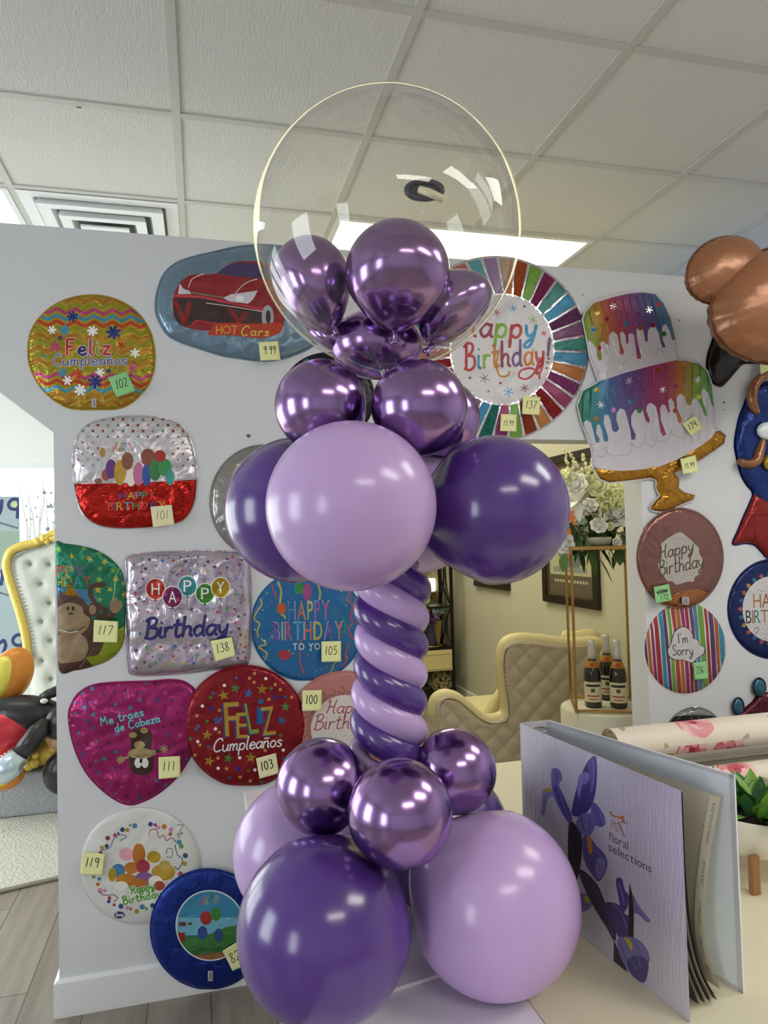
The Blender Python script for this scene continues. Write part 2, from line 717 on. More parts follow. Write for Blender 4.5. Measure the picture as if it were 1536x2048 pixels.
def puff(T, wid, seed=0.0, wr=1.0, pucker=1.0):
    """height of a limp foil balloon lying against the wall (distances in px, heights in metres)"""
    def f(C, ds):
        t = np.clip(ds / wid, 0, 1)
        base = T * np.sqrt(1 - (1 - t) ** 2)
        cx, cy = C.mean(0)
        out = []
        for (x, y), b, tt in zip(C, base, t):
            n = noise.noise((x * 0.022 + seed, y * 0.022, seed)) * 0.0045 + noise.noise((x * 0.05 + y * 0.03 + seed, y * 0.045 - x * .02, seed + 3)) * 0.0022
            a = math.atan2(y - cy, x - cx)
            p = math.sin(a * 31 + 4 * noise.noise((a * 3, seed, 0))) * 0.0011 * (1 - tt) * min(1, tt * 6) * pucker
            out.append(0.0012 + b + (n * wr + p) * min(1.0, tt * 1.5))
        return np.maximum(np.array(out), 0.0008)
    return f


FOILS = {}


def foil_balloon(label, outline, base, art, T=0.012, wid=45, seed=0.0, lift=0.0, smooth_outline=True, group='foil balloons pinned flat on the white partition wall', edge=True,
                 barcode=None, wr=1.0, grid=5.0):
    O = smooth_path(outline, 6, True) if smooth_outline else outline
    if not edge and barcode is None:
        o = sheet('foil_balloon', O, base, art, wall_map(lift), puff(T, wid, seed, wr), grid, 0.0004)
        return tag(o, label, 'balloon', group)
    c = np.array(O).mean(0)
    root = empty('foil_balloon', at_y(c[0], c[1], D - lift), label, 'balloon', group)
    body = sheet('foil_body', O, base, art, wall_map(lift), puff(T, wid, seed, wr), grid, 0.0004, root)
    if edge:
        A, B = np.array(O), None
        n = len(A)
        tn = np.roll(A, -1, 0) - np.roll(A, 1, 0)
        tn = tn / np.maximum(1e-6, np.hypot(*tn.T))[:, None]
        nr = np.stack([tn[:, 1], -tn[:, 0]], 1)
        if ((A - c) * nr).sum() < 0:
            nr = -nr
        B = A + nr * 2.6
        mb = MB()
        fa = [at_y(p[0], p[1], D - lift - 0.0016) for p in A]
        fb = [at_y(p[0], p[1], D - lift - 0.0010) for p in B]
        fc = [at_y(p[0], p[1], D - lift - 0.0002) for p in B]
        mb.add(fa + fb + fc, [(k, (k + 1) % n, n + (k + 1) % n, n + k) for k in range(n)] + [(n + k, n + (k + 1) % n, 2 * n + (k + 1) % n, 2 * n + k) for k in range(n)])
        mb.go('sealed_edge', base, root)
    if barcode:
        x, y, w, h = barcode
        a = Art()
        for k in range(6):
            yy = y - h * .3 + h * .6 * k / 5
            a.add(INK_DK, rect(x - w * .3, yy - h * .03, x + w * .3, yy + h * .03))
        sheet('barcode_label', rect(x - w / 2, y - h / 2, x + w / 2, y + h / 2), foil('#9a9aa0', 'ink'), a, wall_map(lift + T + 0.004), lambda C, d: np.full(len(C), 0.0006), 6, 0.0, root)
    return root


INK_DK = mat('dark_ink', '#1c1a22', 0.4)
PAPER_Y = mat('yellow_note_paper', '#c9c58a', 0.8, k=1.75)
PAPER_B = mat('beige_note_paper', '#c9bb95', 0.8, k=1.7)
PAPER_G = mat('green_note_paper', '#86bd80', 0.8, k=1.35)


def sticky(quad, text, label, paper=None, lift=0.022, strike=None, size=0.42, w=1.5, second=None):
    q = [np.array(p, float) for p in quad]
    ux, uy = (q[1] - q[0] + q[2] - q[3]) / 2, (q[3] - q[0] + q[2] - q[1]) / 2
    L = np.hypot(*ux)
    a = Art()

    def put(s, x0, x1, yb, hh):
        p0, p1 = q[0] + ux * x0 + uy * yb, q[0] + ux * x1 + uy * yb
        for l in pen(s, p0, p1, hh * np.hypot(*uy), w, slant=0.08, gap=.1):
            if l:
                a.add(INK_DK, l)
    if second:
        put(text, .2, .8, .5, .26)
        a.add(INK_DK, strokes([tuple(q[0] + ux * .12 + uy * .36), tuple(q[0] + ux * .85 + uy * .34)], w * 1.6))
        a.add(INK_DK, strokes([tuple(q[0] + ux * .16 + uy * .45), tuple(q[0] + ux * .85 + uy * .42)], w * 1.2))
        put(second, .3, .85, .88, .3)
    else:
        put(text, .18, .82, .66, size)
    edges = []
    for k in range(4):
        for j in range(6):
            edges.append(tuple(q[k] + (q[(k + 1) % 4] - q[k]) * j / 6))
    base = paper or PAPER_Y
    n = uy / np.hypot(*uy)

    def hgt(C, ds):
        t = np.clip(((C - q[0]) @ n) / np.hypot(*uy), 0, 1)
        return 0.0008 + 0.007 * t ** 2.2
    c = (q[0] + q[2]) / 2
    o = sheet('sticky_note', edges, base, a, wall_map(lift), hgt, 5.0, None, origin=at_y(c[0], c[1], D - lift))
    md = o.modifiers.new('thickness', 'SOLIDIFY')
    md.thickness = 0.0004
    return tag(o, label, 'sticky note', 'price notes stuck on the foil balloons')
# ------------------------------------------------------------------ the room
def node_mat(name):
    m = bpy.data.materials.new(name)
    m.use_nodes = True
    return m, m.node_tree, m.node_tree.nodes['Principled BSDF']


WALL = mat('wall_paint', '#b6b7bb', 0.75, k=1.62, bump=0.0012, bscale=60, bdetail=4)
TRIMW = mat('trim_paint', '#cfcfcf', 0.45, k=1.45)
CREAM = mat('cream_wall_paint', '#c9c5b4', 0.75, k=1.1, bump=0.0008, bscale=50)
WHITEW = mat('white_wall_paint', '#d8dad8', 0.7, k=1.35)

# floor of grey-beige wood planks
m, nt, b = node_mat('plank_floor')
tc = nt.nodes.new('ShaderNodeTexCoord')
mp = nt.nodes.new('ShaderNodeMapping')
mp.inputs['Rotation'].default_value = (0, 0, math.radians(90))
br = nt.nodes.new('ShaderNodeTexBrick')
br.inputs['Scale'].default_value = 1.0
br.inputs['Brick Width'].default_value = 1.2
br.inputs['Row Height'].default_value = 0.19
br.inputs['Mortar Size'].default_value = 0.0025
br.inputs['Color1'].default_value = paint('#9c948a', 1.15)
br.inputs['Color2'].default_value = paint('#8b8278', 1.15)
br.inputs['Mortar'].default_value = paint('#6a6258', 1.0)
nz = nt.nodes.new('ShaderNodeTexNoise')
nz.inputs['Scale'].default_value = 3.0
nz.inputs['Detail'].default_value = 6.0
m2 = nt.nodes.new('ShaderNodeMapping')
m2.inputs['Scale'].default_value = (9, 0.8, 1)
mx = nt.nodes.new('ShaderNodeMix')
mx.data_type = 'RGBA'
mx.blend_type = 'OVERLAY'
mx.inputs[0].default_value = 0.45
nt.links.new(tc.outputs['Object'], mp.inputs['Vector'])
nt.links.new(mp.outputs['Vector'], br.inputs['Vector'])
nt.links.new(tc.outputs['Object'], m2.inputs['Vector'])
nt.links.new(m2.outputs['Vector'], nz.inputs['Vector'])
nt.links.new(br.outputs['Color'], mx.inputs[6])
nt.links.new(nz.outputs['Fac'], mx.inputs[7])
nt.links.new(mx.outputs[2], b.inputs['Base Color'])
b.inputs['Roughness'].default_value = 0.42
FLOOR = m

# ceiling board: fine combed texture
m, nt, b = node_mat('ceiling_board')
b.inputs['Base Color'].default_value = paint('#b7b7b3', 1.6)
b.inputs['Roughness'].default_value = 0.9
tc = nt.nodes.new('ShaderNodeTexCoord')
mp = nt.nodes.new('ShaderNodeMapping')
mp.inputs['Scale'].default_value = (150, 34, 1)
nz = nt.nodes.new('ShaderNodeTexNoise')
nz.inputs['Scale'].default_value = 1.0
nz.inputs['Detail'].default_value = 3.0
nz.inputs['Roughness'].default_value = 0.6
bp = nt.nodes.new('ShaderNodeBump')
bp.inputs['Distance'].default_value = 0.0007
rp = nt.nodes.new('ShaderNodeValToRGB')
rp.color_ramp.elements[0].position = 0.35
rp.color_ramp.elements[1].position = 0.6
nt.links.new(tc.outputs['Object'], mp.inputs['Vector'])
nt.links.new(mp.outputs['Vector'], nz.inputs['Vector'])
nt.links.new(nz.outputs['Fac'], rp.inputs['Fac'])
nt.links.new(rp.outputs['Color'], bp.inputs['Height'])
nt.links.new(bp.outputs['Normal'], b.inputs['Normal'])
TILE = m

X0, X1, Y0, Y1 = -3.2, 3.6, -3.6, 6.3
YB = D + 0.115                 # back face of the partition


def struct(mb, name, mats, smooth=False):
    o = mb.go(name, mats, None, smooth)
    return tag(o, kind='structure')


struct(MB().box((X0 - .1, Y0 - .1, ZF - 0.1), (X1 + .1, Y1 + .1, ZF)), 'floor', FLOOR)

# tile ceiling: laid-in boards a little above the face of the metal grid
GX = [-0.057 + 0.6265 * k for k in range(-6, 7)]
GY = [2.318 + 0.597 * k for k in range(-11, 8)]
struct(MB().box((X0 - .1, Y0 - .1, ZC + 0.006), (X1 + .1, Y1 + .1, ZC + 0.08)), 'ceiling', TILE)
mb = MB()
hw = 0.0135
ix0 = min(range(len(GX)), key=lambda k: abs(GX[k] - 0.57))
near = lambda v: min(range(len(GY)), key=lambda k: abs(GY[k] - v))
iyb, iyf, iyg, iyh = near(2.915), near(-1.86), near(-0.67), near(0.527)
SPAN = {(ix0 + 1, iyb), (ix0 - 3, iyb), (ix0 + 1, iyb + 3), (ix0, iyf), (ix0 + 2, iyg), (ix0 + 3, iyh)}   # grid bars left out over double panels
for i, x in enumerate(GX):
    if X0 < x < X1:
        y0 = Y0
        for j, y in enumerate(GY):
            if (i, j) in SPAN:
                mb.box((x - hw, y0, ZC), (x + hw, y + hw, ZC + 0.007))
                y0 = GY[j + 1] - hw
        mb.box((x - hw, y0, ZC), (x + hw, Y1, ZC + 0.007))
for y in GY:
    if Y0 < y < Y1:
        xs = [X0] + [x for x in GX if X0 < x < X1] + [X1]
        for a, c in zip(xs[:-1], xs[1:]):
            mb.box((a + hw, y - hw, ZC + 0.0008), (c - hw, y + hw, ZC + 0.007))
struct(mb, 'trim_ceiling_grid', mat('grid_metal', '#bdbcb6', 0.5, k=1.25))

# partition wall with the two openings; it stops short of the ceiling
XL, XR, ZO = 0.525, 1.648, 0.352
ZW = 1.011
poly = [(X0, ZW), (X1, ZW), (X1, ZF), (XR, ZF), (XR, ZO), (XL, ZO), (XL, ZF), (-0.437, ZF), (-0.442, 0.356), (-0.593, 0.478), (-0.78, 0.625), (X0, 0.625)]
bm = bmesh.new()
vs = [bm.verts.new((x, D, z)) for x, z in poly]
fc = bm.faces.new(vs)
ex = bmesh.ops.extrude_face_region(bm, geom=[fc])
bmesh.ops.translate(bm, vec=(0, YB - D, 0), verts=[v for v in ex['geom'] if isinstance(v, bmesh.types.BMVert)])
bmesh.ops.recalc_face_normals(bm, faces=bm.faces[:])
bmesh.ops.triangulate(bm, faces=[f for f in bm.faces if len(f.verts) > 4])
me = bpy.data.meshes.new('wall_partition')
bm.to_mesh(me)
bm.free()
me.materials.append(WALL)
o = bpy.data.objects.new('wall_partition', me)
COL.objects.link(o)
tag(o, kind='structure')
SCUFF = mat('scuff_grey', '#6f6a68', .9)
for sx, sy, sr in ((497, 872, 3.6), (1358, 641, 2.2), (1448, 805, 2.6), (1448, 820, 1.6), (1165, 590, 1.6), (1100, 560, 2.0)):
    p_ = at_y(sx, sy, D)
    k_ = 2.6 / F
    sm = build('scuff_mark', [p_ + np.array((sr * k_ * math.cos(t) * (1 + .3 * math.sin(3 * t)), -.0006, sr * k_ * math.sin(t) * (1.2 + .3 * math.cos(2 * t)))) for t in np.linspace(0, 6.28, 12)[:-1]], [tuple(range(11))], SCUFF, None, False, o)
p_ = at_z(157, 213, ZC + .0055)
build('chipped_spot', [p_ + np.array(q) for q in ((-.012, -.004, 0), (.012, -.006, 0), (.008, .008, 0), (-.004, .01, 0))], [(0, 1, 2, 3)], mat('chip_brown', '#8a7a66', .9), None, False, bpy.data.objects['ceiling'])

# baseboards
zb = -1.326
mb = MB()
mb.box((-0.452, D - 0.014, ZF), (XL, D, zb))
mb.box((-0.452, D, ZF), (-0.437, YB + 0.014, zb))
mb.add([(-0.452, D - .014, zb), (XL, D - .014, zb), (XL, D, zb + .008), (-0.437, D, zb + .008)], [(0, 1, 2, 3)])
mb.add([(-0.452, D - .014, zb), (-0.437, D, zb + .008), (-0.437, YB, zb + .008), (-0.452, YB + .014, zb)], [(0, 1, 2, 3)])
struct(mb, 'baseboard_partition', TRIMW)
struct(MB().box((XR, D - 0.014, ZF), (X1, D, zb)), 'baseboard_right', TRIMW)

# outer walls (the camera's own room, the bright room on the left, the cream room behind the opening)
XB = 2.195                     # right wall of the cream room
struct(MB().box((XB, YB, ZF), (XB + .1, Y1, ZW)), 'wall_cream', CREAM)
struct(MB().box((0.40, YB, ZF), (0.50, Y1, ZW)), 'wall_divider', CREAM)
struct(MB().box((X1, Y0, ZF), (X1 + .1, YB, ZC)), 'wall_right', WALL)
struct(MB().box((0.5, Y1, ZF), (X1, Y1 + .1, ZC)), 'wall_rear', CREAM)
struct(MB().box((XB - .012, 3.0, ZF), (XB, Y1, zb)), 'baseboard_cream', TRIMW)

# window wall at the far end of the bright room
FR = mat('window_frame_paint', '#d8dcdc', 0.4, k=1.3)
PANE_FAR = emit('daylight_far', '#eef3f4', W_FAR)
PANE_SD = emit('daylight_side', '#e8f1ff', W_SIDE)
PANE_RM = emit('daylight_room', '#eef4ff', W_ROOM)
WZ = 0.60


def window_wall(axis, pos, a0, a1, z0, z1, panes, name, n, pane_mat, wmat, sign):
    """wall with a glazed band: axis 'y' = wall across y at pos (spans x), axis 'x' = wall across x (spans y)"""
    def bx(mb, u0, u1, w0, w1, d0, d1):
        lo, hi = pos + min(d0 * sign, d1 * sign), pos + max(d0 * sign, d1 * sign)
        if axis == 'y':
            mb.box((u0, lo, w0), (u1, hi, w1))
        else:
            mb.box((lo, u0, w0), (hi, u1, w1))
    mb = MB()
    bx(mb, a0, a1, ZF, z0, 0, .1)
    bx(mb, a0, a1, z1, ZC, 0, .1)
    us = [a0] + [v for p in panes for v in p] + [a1]
    for k in range(0, len(us), 2):
        if us[k + 1] - us[k] > 0.01:
            bx(mb, us[k], us[k + 1], z0, z1, 0, .1)
    struct(mb, 'wall_' + name, wmat)
    for k, (u0, u1) in enumerate(panes):
        g = MB()
        bx(g, u0, u1, z0, z1, 0.07, 0.08)
        w = struct(g, 'window_%d' % (n + k), pane_mat)
        f = MB()
        for (p, q, r, s) in ((u0, u0 + .035, z0, z1), (u1 - .035, u1, z0, z1), (u0 + .035, u1 - .035, z0, z0 + .035), (u0 + .035, u1 - .035, z1 - .035, z1)):
            bx(f, p, q, r, s, -.004, .068)
        if u1 - u0 > 1.1:
            mid = (u0 + u1) / 2
            bx(f, mid - .02, mid + .02, z0 + .035, z1 - .035, 0.0, .068)
        f.go('window_frame', FR, w)


window_wall('y', 5.6, X0, 0.4, -0.95, WZ, [(-3.0, -1.75), (-1.62, -0.32)], 'far', 1, PANE_FAR, WHITEW, 1)
window_wall('x', X0, 2.9, 5.6, -1.1, 0.75, [(3.1, 4.2), (4.35, 5.4)], 'left_room', 3, PANE_RM, WHITEW, -1)
window_wall('x', X0, Y0, 2.4, -0.75, 0.85, [(-2.5, -1.45), (0.45, 1.5)], 'left', 5, PANE_SD, WALL, -1)
struct(MB().box((X0, Y0 - .1, ZF), (X1, Y0, ZC)), 'wall_front', WALL)


# ------------------------------------------------------------------ ceiling fittings
def ceiling_light(ix, iy, nx, label, m, y_long=False):
    x0, x1 = GX[ix] + hw, GX[ix + nx] - hw
    y0, y1 = GY[iy] + hw, GY[iy + 1] - hw
    o = empty('ceiling_light', ((x0 + x1) / 2, (y0 + y1) / 2, ZC - 0.003), label, 'ceiling light', 'flat light panels in the tile ceiling')
    f = MB()
    t = 0.022
    for a, c in (((x0, y0), (x1, y0 + t)), ((x0, y1 - t), (x1, y1)), ((x0, y0 + t), (x0 + t, y1 - t)), ((x1 - t, y0 + t), (x1, y1 - t))):
        f.box((a[0], a[1], ZC - 0.003), (c[0], c[1], ZC + 0.0058))
    f.go('frame', FR, o)
    MB().box((x0 + t, y0 + t, ZC + 0.0015), (x1 - t, y1 - t, ZC + 0.0055)).go('diffuser', m, o)


PAN_B = emit('panel_back', '#ffecc0', L_BACK)
PAN_FILL_D = emit('fill_panel_deep', '#fff1d2', L_DEEP_FILL)
PAN_L = emit('panel_left', '#fffaf0', 2.6)
PAN_FILL_R = emit('fill_panel_right', '#fff6ee', 7.0)
PAN_F = emit('panel_front', '#fff4ea', L_PANEL)
ceiling_light(ix0, iyb, 2, 'bright ceiling light panel behind the clear bubble balloon', PAN_B)
ceiling_light(ix0 - 4, iyb, 2, 'ceiling light panel beside the square air vent at the left edge', PAN_L)
ceiling_light(ix0, iyb + 3, 2, 'added fill light panel deep inside the cream room, out of view', PAN_FILL_D)  # unseen panel, added to lift the warm light in the cream room
ceiling_light(ix0 - 1, iyf, 2, 'ceiling light panel in the shop room mirrored in the purple balloons', PAN_F)
ceiling_light(ix0 + 1, iyg, 2, 'ceiling light panel at the right side of the shop room', PAN_F)
ceiling_light(ix0 + 2, iyh, 2, 'added fill light panel above the right end of the cream table, out of view', PAN_FILL_R)  # unseen panel, added to brighten the right part of the partition

# square four-way air diffuser
dx0, dx1 = GX[ix0 - 2] + hw, GX[ix0 - 1] - hw
dy0, dy1 = GY[iyb] + hw, GY[iyb + 1] - hw
cxx, cyy, hs = (dx0 + dx1) / 2, (dy0 + dy1) / 2, (dx1 - dx0) / 2
VW = mat('vent_enamel', '#cfd3d3', 0.35, k=1.45)
vent = empty('air_vent', (cxx, cyy, ZC - 0.02), 'square white ceiling air vent with nested stepped vanes', 'air vent')
hy = (dy1 - dy0) / 2


def ring(mb, a, za, b_, zb_, t=0.004):
    va = [(cxx + sx * hs * a, cyy + sy * hy * a, za) for sx, sy in ((-1, -1), (1, -1), (1, 1), (-1, 1))]
    vb = [(cxx + sx * hs * b_, cyy + sy * hy * b_, zb_) for sx, sy in ((-1, -1), (1, -1), (1, 1), (-1, 1))]
    mb.add(va + vb + [(x, y, z + t) for x, y, z in va] + [(x, y, z + t) for x, y, z in vb],
           [(k, (k + 1) % 4, 4 + (k + 1) % 4, 4 + k) for k in range(4)] + [(8 + k, 12 + k, 12 + (k + 1) % 4, 8 + (k + 1) % 4) for k in range(4)])


mb = MB()
ring(mb, 1.0, ZC - .002, .84, ZC - .004)
ring(mb, .84, ZC - .004, .72, ZC + .05)
mb.go('outer_collar', VW, vent)
for (a, b_, zz) in ((.80, .64, -.022), (.56, .42, -.034), (.32, .0, -.042)):
    mb = MB()
    if b_ > 0:
        ring(mb, a, ZC + zz, b_, ZC + zz + .002)
        ring(mb, b_, ZC + zz + .002, b_ - .1, ZC + .045)
        ring(mb, a, ZC + zz, a - .02, ZC + zz + .02)
    else:
        mb.box((cxx - hs * a, cyy - hy * a, ZC + zz), (cxx + hs * a, cyy + hy * a, ZC + zz + .008))
    mb.go('vane', VW, vent)
MB().box((cxx - hs * .84, cyy - hy * .84, ZC + .0045), (cxx + hs * .84, cyy + hy * .84, ZC + .0058)).go('duct_throat', mat('vent_dark', '#74787a', 0.8), vent)
MB().tube([(cxx, cyy, ZC - .03), (cxx, cyy, ZC + .004)], .006).go('centre_rod', VW, vent)
# ------------------------------------------------------------------ foil balloons on the partition wall
R = random.Random(11)
S, MT, GL, SV, IK = 'foil', 'matte', 'glit', 'silver', 'ink'


def ell(cx, cy, rx, ry, n=44, flat=None, rot=0.0):
    out = circ(cx, cy, rx, ry, n, rot)
    if flat:
        out = [(x, min(y, cy + ry * flat)) for x, y in out]
    return out


def confetti(a, n, cols, O, lo=2.5, hi=5.0, avoid=(), kinds='csto', seed=1):
    r = random.Random(seed)
    A = np.array(O)
    x0, y0 = A.min(0)
    x1, y1 = A.max(0)
    pts = []
    tries = 0
    while len(pts) < n and tries < n * 40:
        tries += 1
        x, y = r.uniform(x0, x1), r.uniform(y0, y1)
        if not inside([(x, y)], O)[0]:
            continue
        if any(p[0] < x < p[2] and p[1] < y < p[3] for p in avoid):
            continue
        if any(abs(x - q[0]) + abs(y - q[1]) < hi * 2.6 for q in pts):
            continue
        pts.append((x, y))
        s = r.uniform(lo, hi)
        k = r.choice(kinds)
        rot = r.uniform(0, 6.28)
        m = r.choice(cols)
        if k == 'c':
            a.add(m, circ(x, y, s * .6, n=8))
        elif k == 's':
            a.add(m, star(x, y, s * 1.1, rot=rot))
        elif k == 't':
            a.add(m, circ(x, y, s * .8, n=3, rot=rot))
        elif k == 'o':
            a.add(m, circ(x, y, s * .8, n=4, rot=rot))
    return a


# --- yellow chevron balloon, 102
O = [(57, 705), (62, 665), (85, 630), (120, 605), (160, 593), (200, 592), (240, 603), (275, 627), (300, 665), (309, 710), (303, 755), (278, 792), (242, 815), (192, 818), (143, 816), (108, 799), (79, 770), (62, 737)]
a = Art()


def zig(y0, m, w=6.0, amp=5.0, per=37.0, ph=0.0):
    pts = []
    x = 40.0
    k = 0
    while x < 330:
        pts.append((x, y0 + (amp if k % 2 else -amp) + 0.02 * (x - 183)))
        x += per / 2
        k += 1
    a.add(m, strokes(pts, w, smooth=False))


GRN, ORG, MAG, SKY, RED = foil('#93962b', S), foil('#b0782a', S), foil('#b8457a', S), foil('#4796b4', S), foil('#c4452b', S)
for y0, m in ((600, ORG), (613, GRN), (623, MAG), (636, SKY), (648, RED), (661, GRN), (674, ORG), (687, GRN), (700, ORG), (713, GRN), (726, ORG), (740, GRN), (753, MAG), (766, RED), (779, SKY), (792, ORG), (806, ORG)):
    zig(y0, m)
NAVY, WHT, PNK = foil('#2b3c80', S), foil('#d8d5cc', IK), foil('#c2507e', S)
for x, y, r, m in ((145, 633, 10, NAVY), (227, 665, 13, NAVY), (104, 660, 8, WHT), (129, 660, 10, SKY), (185, 662, 10, WHT), (120, 676, 5, NAVY), (110, 693, 10, PNK), (270, 706, 9, WHT), (243, 690, 8, RED), (265, 736, 8, PNK), (125, 745, 9, SKY), (155, 748, 10, RED), (200, 745, 9, WHT), (217, 742, 5, NAVY), (190, 763, 13, NAVY), (135, 761, 9, WHT), (160, 780, 11, WHT), (90, 712, 4, SKY), (243, 660, 4, PNK)):
    a.add(m, flower(x, y, r, 7 if r > 9 else 6, rot=R.uniform(0, 1)))
LP = foil('#d9a0a0', IK)
for m, grow in ((LP, 2.2), (None, 0)):
    cs = [foil('#c23a35', S), NAVY, MAG, foil('#8aa04a', S), foil('#c23f52', S)]
    for k, ltr in enumerate(pen('Feliz', (131, 711), (226, 708), 32, 5.2 + grow, gap=.1)):
        a.add(m or cs[k], ltr)
BLU = foil('#3a4f98', IK)
for m, w in ((foil('#b9c3d8', IK), 4.6), (BLU, 2.8)):
    for ltr in pen('Cumpleaños', (106, 731), (256, 729), 22, w, gap=.06):
        a.add(m, ltr)
foil_balloon('round yellow zigzag-patterned foil balloon reading Feliz Cumpleaños, highest on the left', O, foil('#b0922f', S), a, seed=1, barcode=(188, 806, 9, 18))
sticky([(216, 755), (254, 743), (271, 782), (233, 795)], '102', 'green sticky note reading 102 on the zigzag balloon', PAPER_G, lift=.026)

# --- pale blue car balloon
O = [(312, 609), (315, 584), (327, 551), (352, 527), (387, 514), (417, 507), (456, 498), (487, 493), (540, 491), (600, 503), (645, 540), (668, 600), (655, 655), (628, 690), (590, 709), (560, 718), (519, 721), (477, 716), (446, 711), (425, 705), (394, 695), (362, 684), (337, 670), (321, 647), (313, 626)]


def c48(*p):
    return [(300 + x / 4.8, 480 + y / 4.8) for x, y in p]


a = Art()
CR, CD = foil('#8e1f24', MT), foil('#3c2c2e', MT)
body = smooth_path(c48((215, 600), (230, 520), (290, 405), (400, 335), (620, 325), (720, 255), (830, 208), (1000, 205), (1120, 225), (1250, 300), (1300, 500), (1290, 750), (1200, 870), (600, 870), (430, 860), (300, 820), (235, 740)), 4, True)
a.add(CR, body)
a.add(foil('#463a63', MT), smooth_path(c48((650, 322), (740, 250), (850, 218), (1000, 226), (1150, 265), (1210, 375), (1020, 368), (800, 345)), 3, True))
a.add(CD, c48((228, 565), (480, 555), (700, 605), (1110, 690), (1130, 800), (650, 805), (440, 762), (410, 808), (330, 828), (285, 815), (235, 740)))
a.add(CR, strokes(c48((250, 600), (330, 800), (380, 600)), 9, smooth=False))
a.add(CR, strokes(c48((770, 670), (850, 790), (920, 700)), 9, smooth=False))
a.add(foil('#b03030', MT), strokes(c48((400, 815), (440, 775), (650, 805)), 4, smooth=False))
a.add(foil('#c8414a', MT), strokes(c48((232, 535), (480, 545), (700, 590), (1110, 672)), 4.5, smooth=False))
a.add(foil('#c9aaa8', MT), strokes(c48((540, 605), (800, 640), (1100, 690)), 1.6, smooth=False))
a.add(foil('#c8b8b8', MT), strokes(c48((370, 455), (400, 380), (470, 340), (520, 328)), 1.3))
a.add(foil('#c8b8b8', MT), strokes(c48((820, 510), (890, 435), (960, 395), (1030, 375)), 1.3))
HL = foil('#a9a2ae', MT)
a.add(HL, c48((268, 520), (285, 418), (320, 468), (380, 488), (395, 522)))
a.add(HL, c48((700, 555), (780, 520), (1035, 485), (990, 570), (940, 612), (760, 590)))
a.add(foil('#cfcad2', MT), circ(300 + 860 / 4.8, 480 + 560 / 4.8, 9, 6))
a.add(foil('#7e7258', MT), strokes(c48((395, 503), (540, 528), (700, 552)), 3.4, smooth=False))
a.add(foil('#8d8a90', MT), circ(300 + 1130 / 4.8, 480 + 740 / 4.8, 12, 24))
a.add(foil('#33303a', MT), circ(300 + 1135 / 4.8, 480 + 740 / 4.8, 5, 14))
a.add(foil('#b83a22', MT), smooth_path(c48((555, 900), (620, 812), (720, 795), (1050, 805), (1250, 790), (1262, 880), (1130, 935), (1000, 942), (800, 915), (600, 915)), 3, True))
for m, w in ((foil('#6a2418', IK), 6.2), (foil('#d8a04a', IK), 3.8)):
    for s, p0, p1 in (('HOt', (432, 668), (475, 668)), ('Cars', (481, 671), (541, 672))):
        for ltr in pen(s, p0, p1, 19, w, gap=.12, slant=.1) if s != 'HOt' else [l for l in block('HOT', p0, p1, 17, .0 if w < 5 else .05)]:
            a.add(m, ltr, 'union' if s != 'HOt' else 'eo')
foil_balloon('pale blue car-shaped foil balloon showing a red sports car and Hot Cars', O, foil('#6d8396', S), a, T=.02, wid=40, seed=2, wr=1.5)
sticky([(517, 684), (556, 682), (561, 720), (521, 721)], '9.99', 'yellow sticky note reading 9.99 under the red car', lift=.03)

# --- black balloon behind the upper chrome balloons
a = Art()
TL = foil('#3f8f98', S)
for x, y in ((588, 735), (612, 722), (600, 760), (640, 730), (680, 760), (650, 800), (620, 790)):
    a.add(TL, star(x, y, 9, 4, 6, R.uniform(0, 1)))
foil_balloon('black foil balloon with teal stars hidden behind the upper shiny balloons', ell(655, 795, 92, 88), foil('#1c1c20', S), a, seed=3)

# --- silver and red square balloon, 101
O = [(145, 938), (148, 900), (160, 865), (185, 845), (225, 835), (275, 832), (325, 837), (360, 850), (380, 880), (391, 925), (393, 965), (388, 1005), (372, 1035), (345, 1048), (290, 1055), (230, 1056), (190, 1047), (165, 1025), (152, 990)]
a = Art()
a.add(foil('#b4261e', 'crk'), [(130, 968), (260, 966), (410, 959), (410, 1080), (130, 1080)])
cols = [foil('#6a2a32', IK), foil('#4d7f86', IK), foil('#77737e', IK), foil('#8a3a3a', IK)]
k = 0
for j in range(9):
    for i in range(14):
        x, y = 146 + i * 20 + (10 if j % 2 else 0), 839 + j * 11.5
        s = 2.6 if y < 870 else 2.0
        if not (200 < x < 345 and y > 878):
            a.add(cols[(i * 3 + j) % 4], rect(x - s, y - s, x + s, y + s))
# plain bright bunch in place of the printed picture
bunch = [(212, 950, 9, 12, '#a05a44'), (222, 938, 11, 20, '#6a3a86'), (240, 945, 12, 26, '#c49a35'), (255, 922, 12, 18, '#8a5a44'), (262, 955, 10, 18, '#c8b8b0'), (277, 948, 11, 24, '#b86a94'), (296, 915, 15, 18, '#8a4a38'), (293, 950, 9, 22, '#35549a'), (310, 940, 12, 22, '#3d7f4a'), (330, 935, 14, 18, '#43955a'), (340, 955, 9, 16, '#4a9a94'), (320, 912, 12, 12, '#a8352f'), (205, 905, 6, 10, '#b08a4a'), (196, 962, 8, 6, '#8a5a44')]
for x, y, rx, ry, c in bunch:
    a.add(foil(c, MT), circ(x, y, rx, ry, 14))
for s, p0, p1, h in (('SUPER', (230, 893), (262, 893), 8), ('MARIO', (226, 903), (265, 902), 10)):
    for m, l in zip([foil('#c23a30', IK), foil('#b89a2c', IK), foil('#3c8a48', IK), foil('#3a62a8', IK), foil('#c23a30', IK)], block(s, p0, p1, h, .06)):
        a.add(m, l, 'eo')
LC = [foil('#3a4a9a', IK), foil('#4a9a5a', IK), foil('#c8a83a', IK), foil('#c8453a', IK), foil('#4aa0b8', IK)]
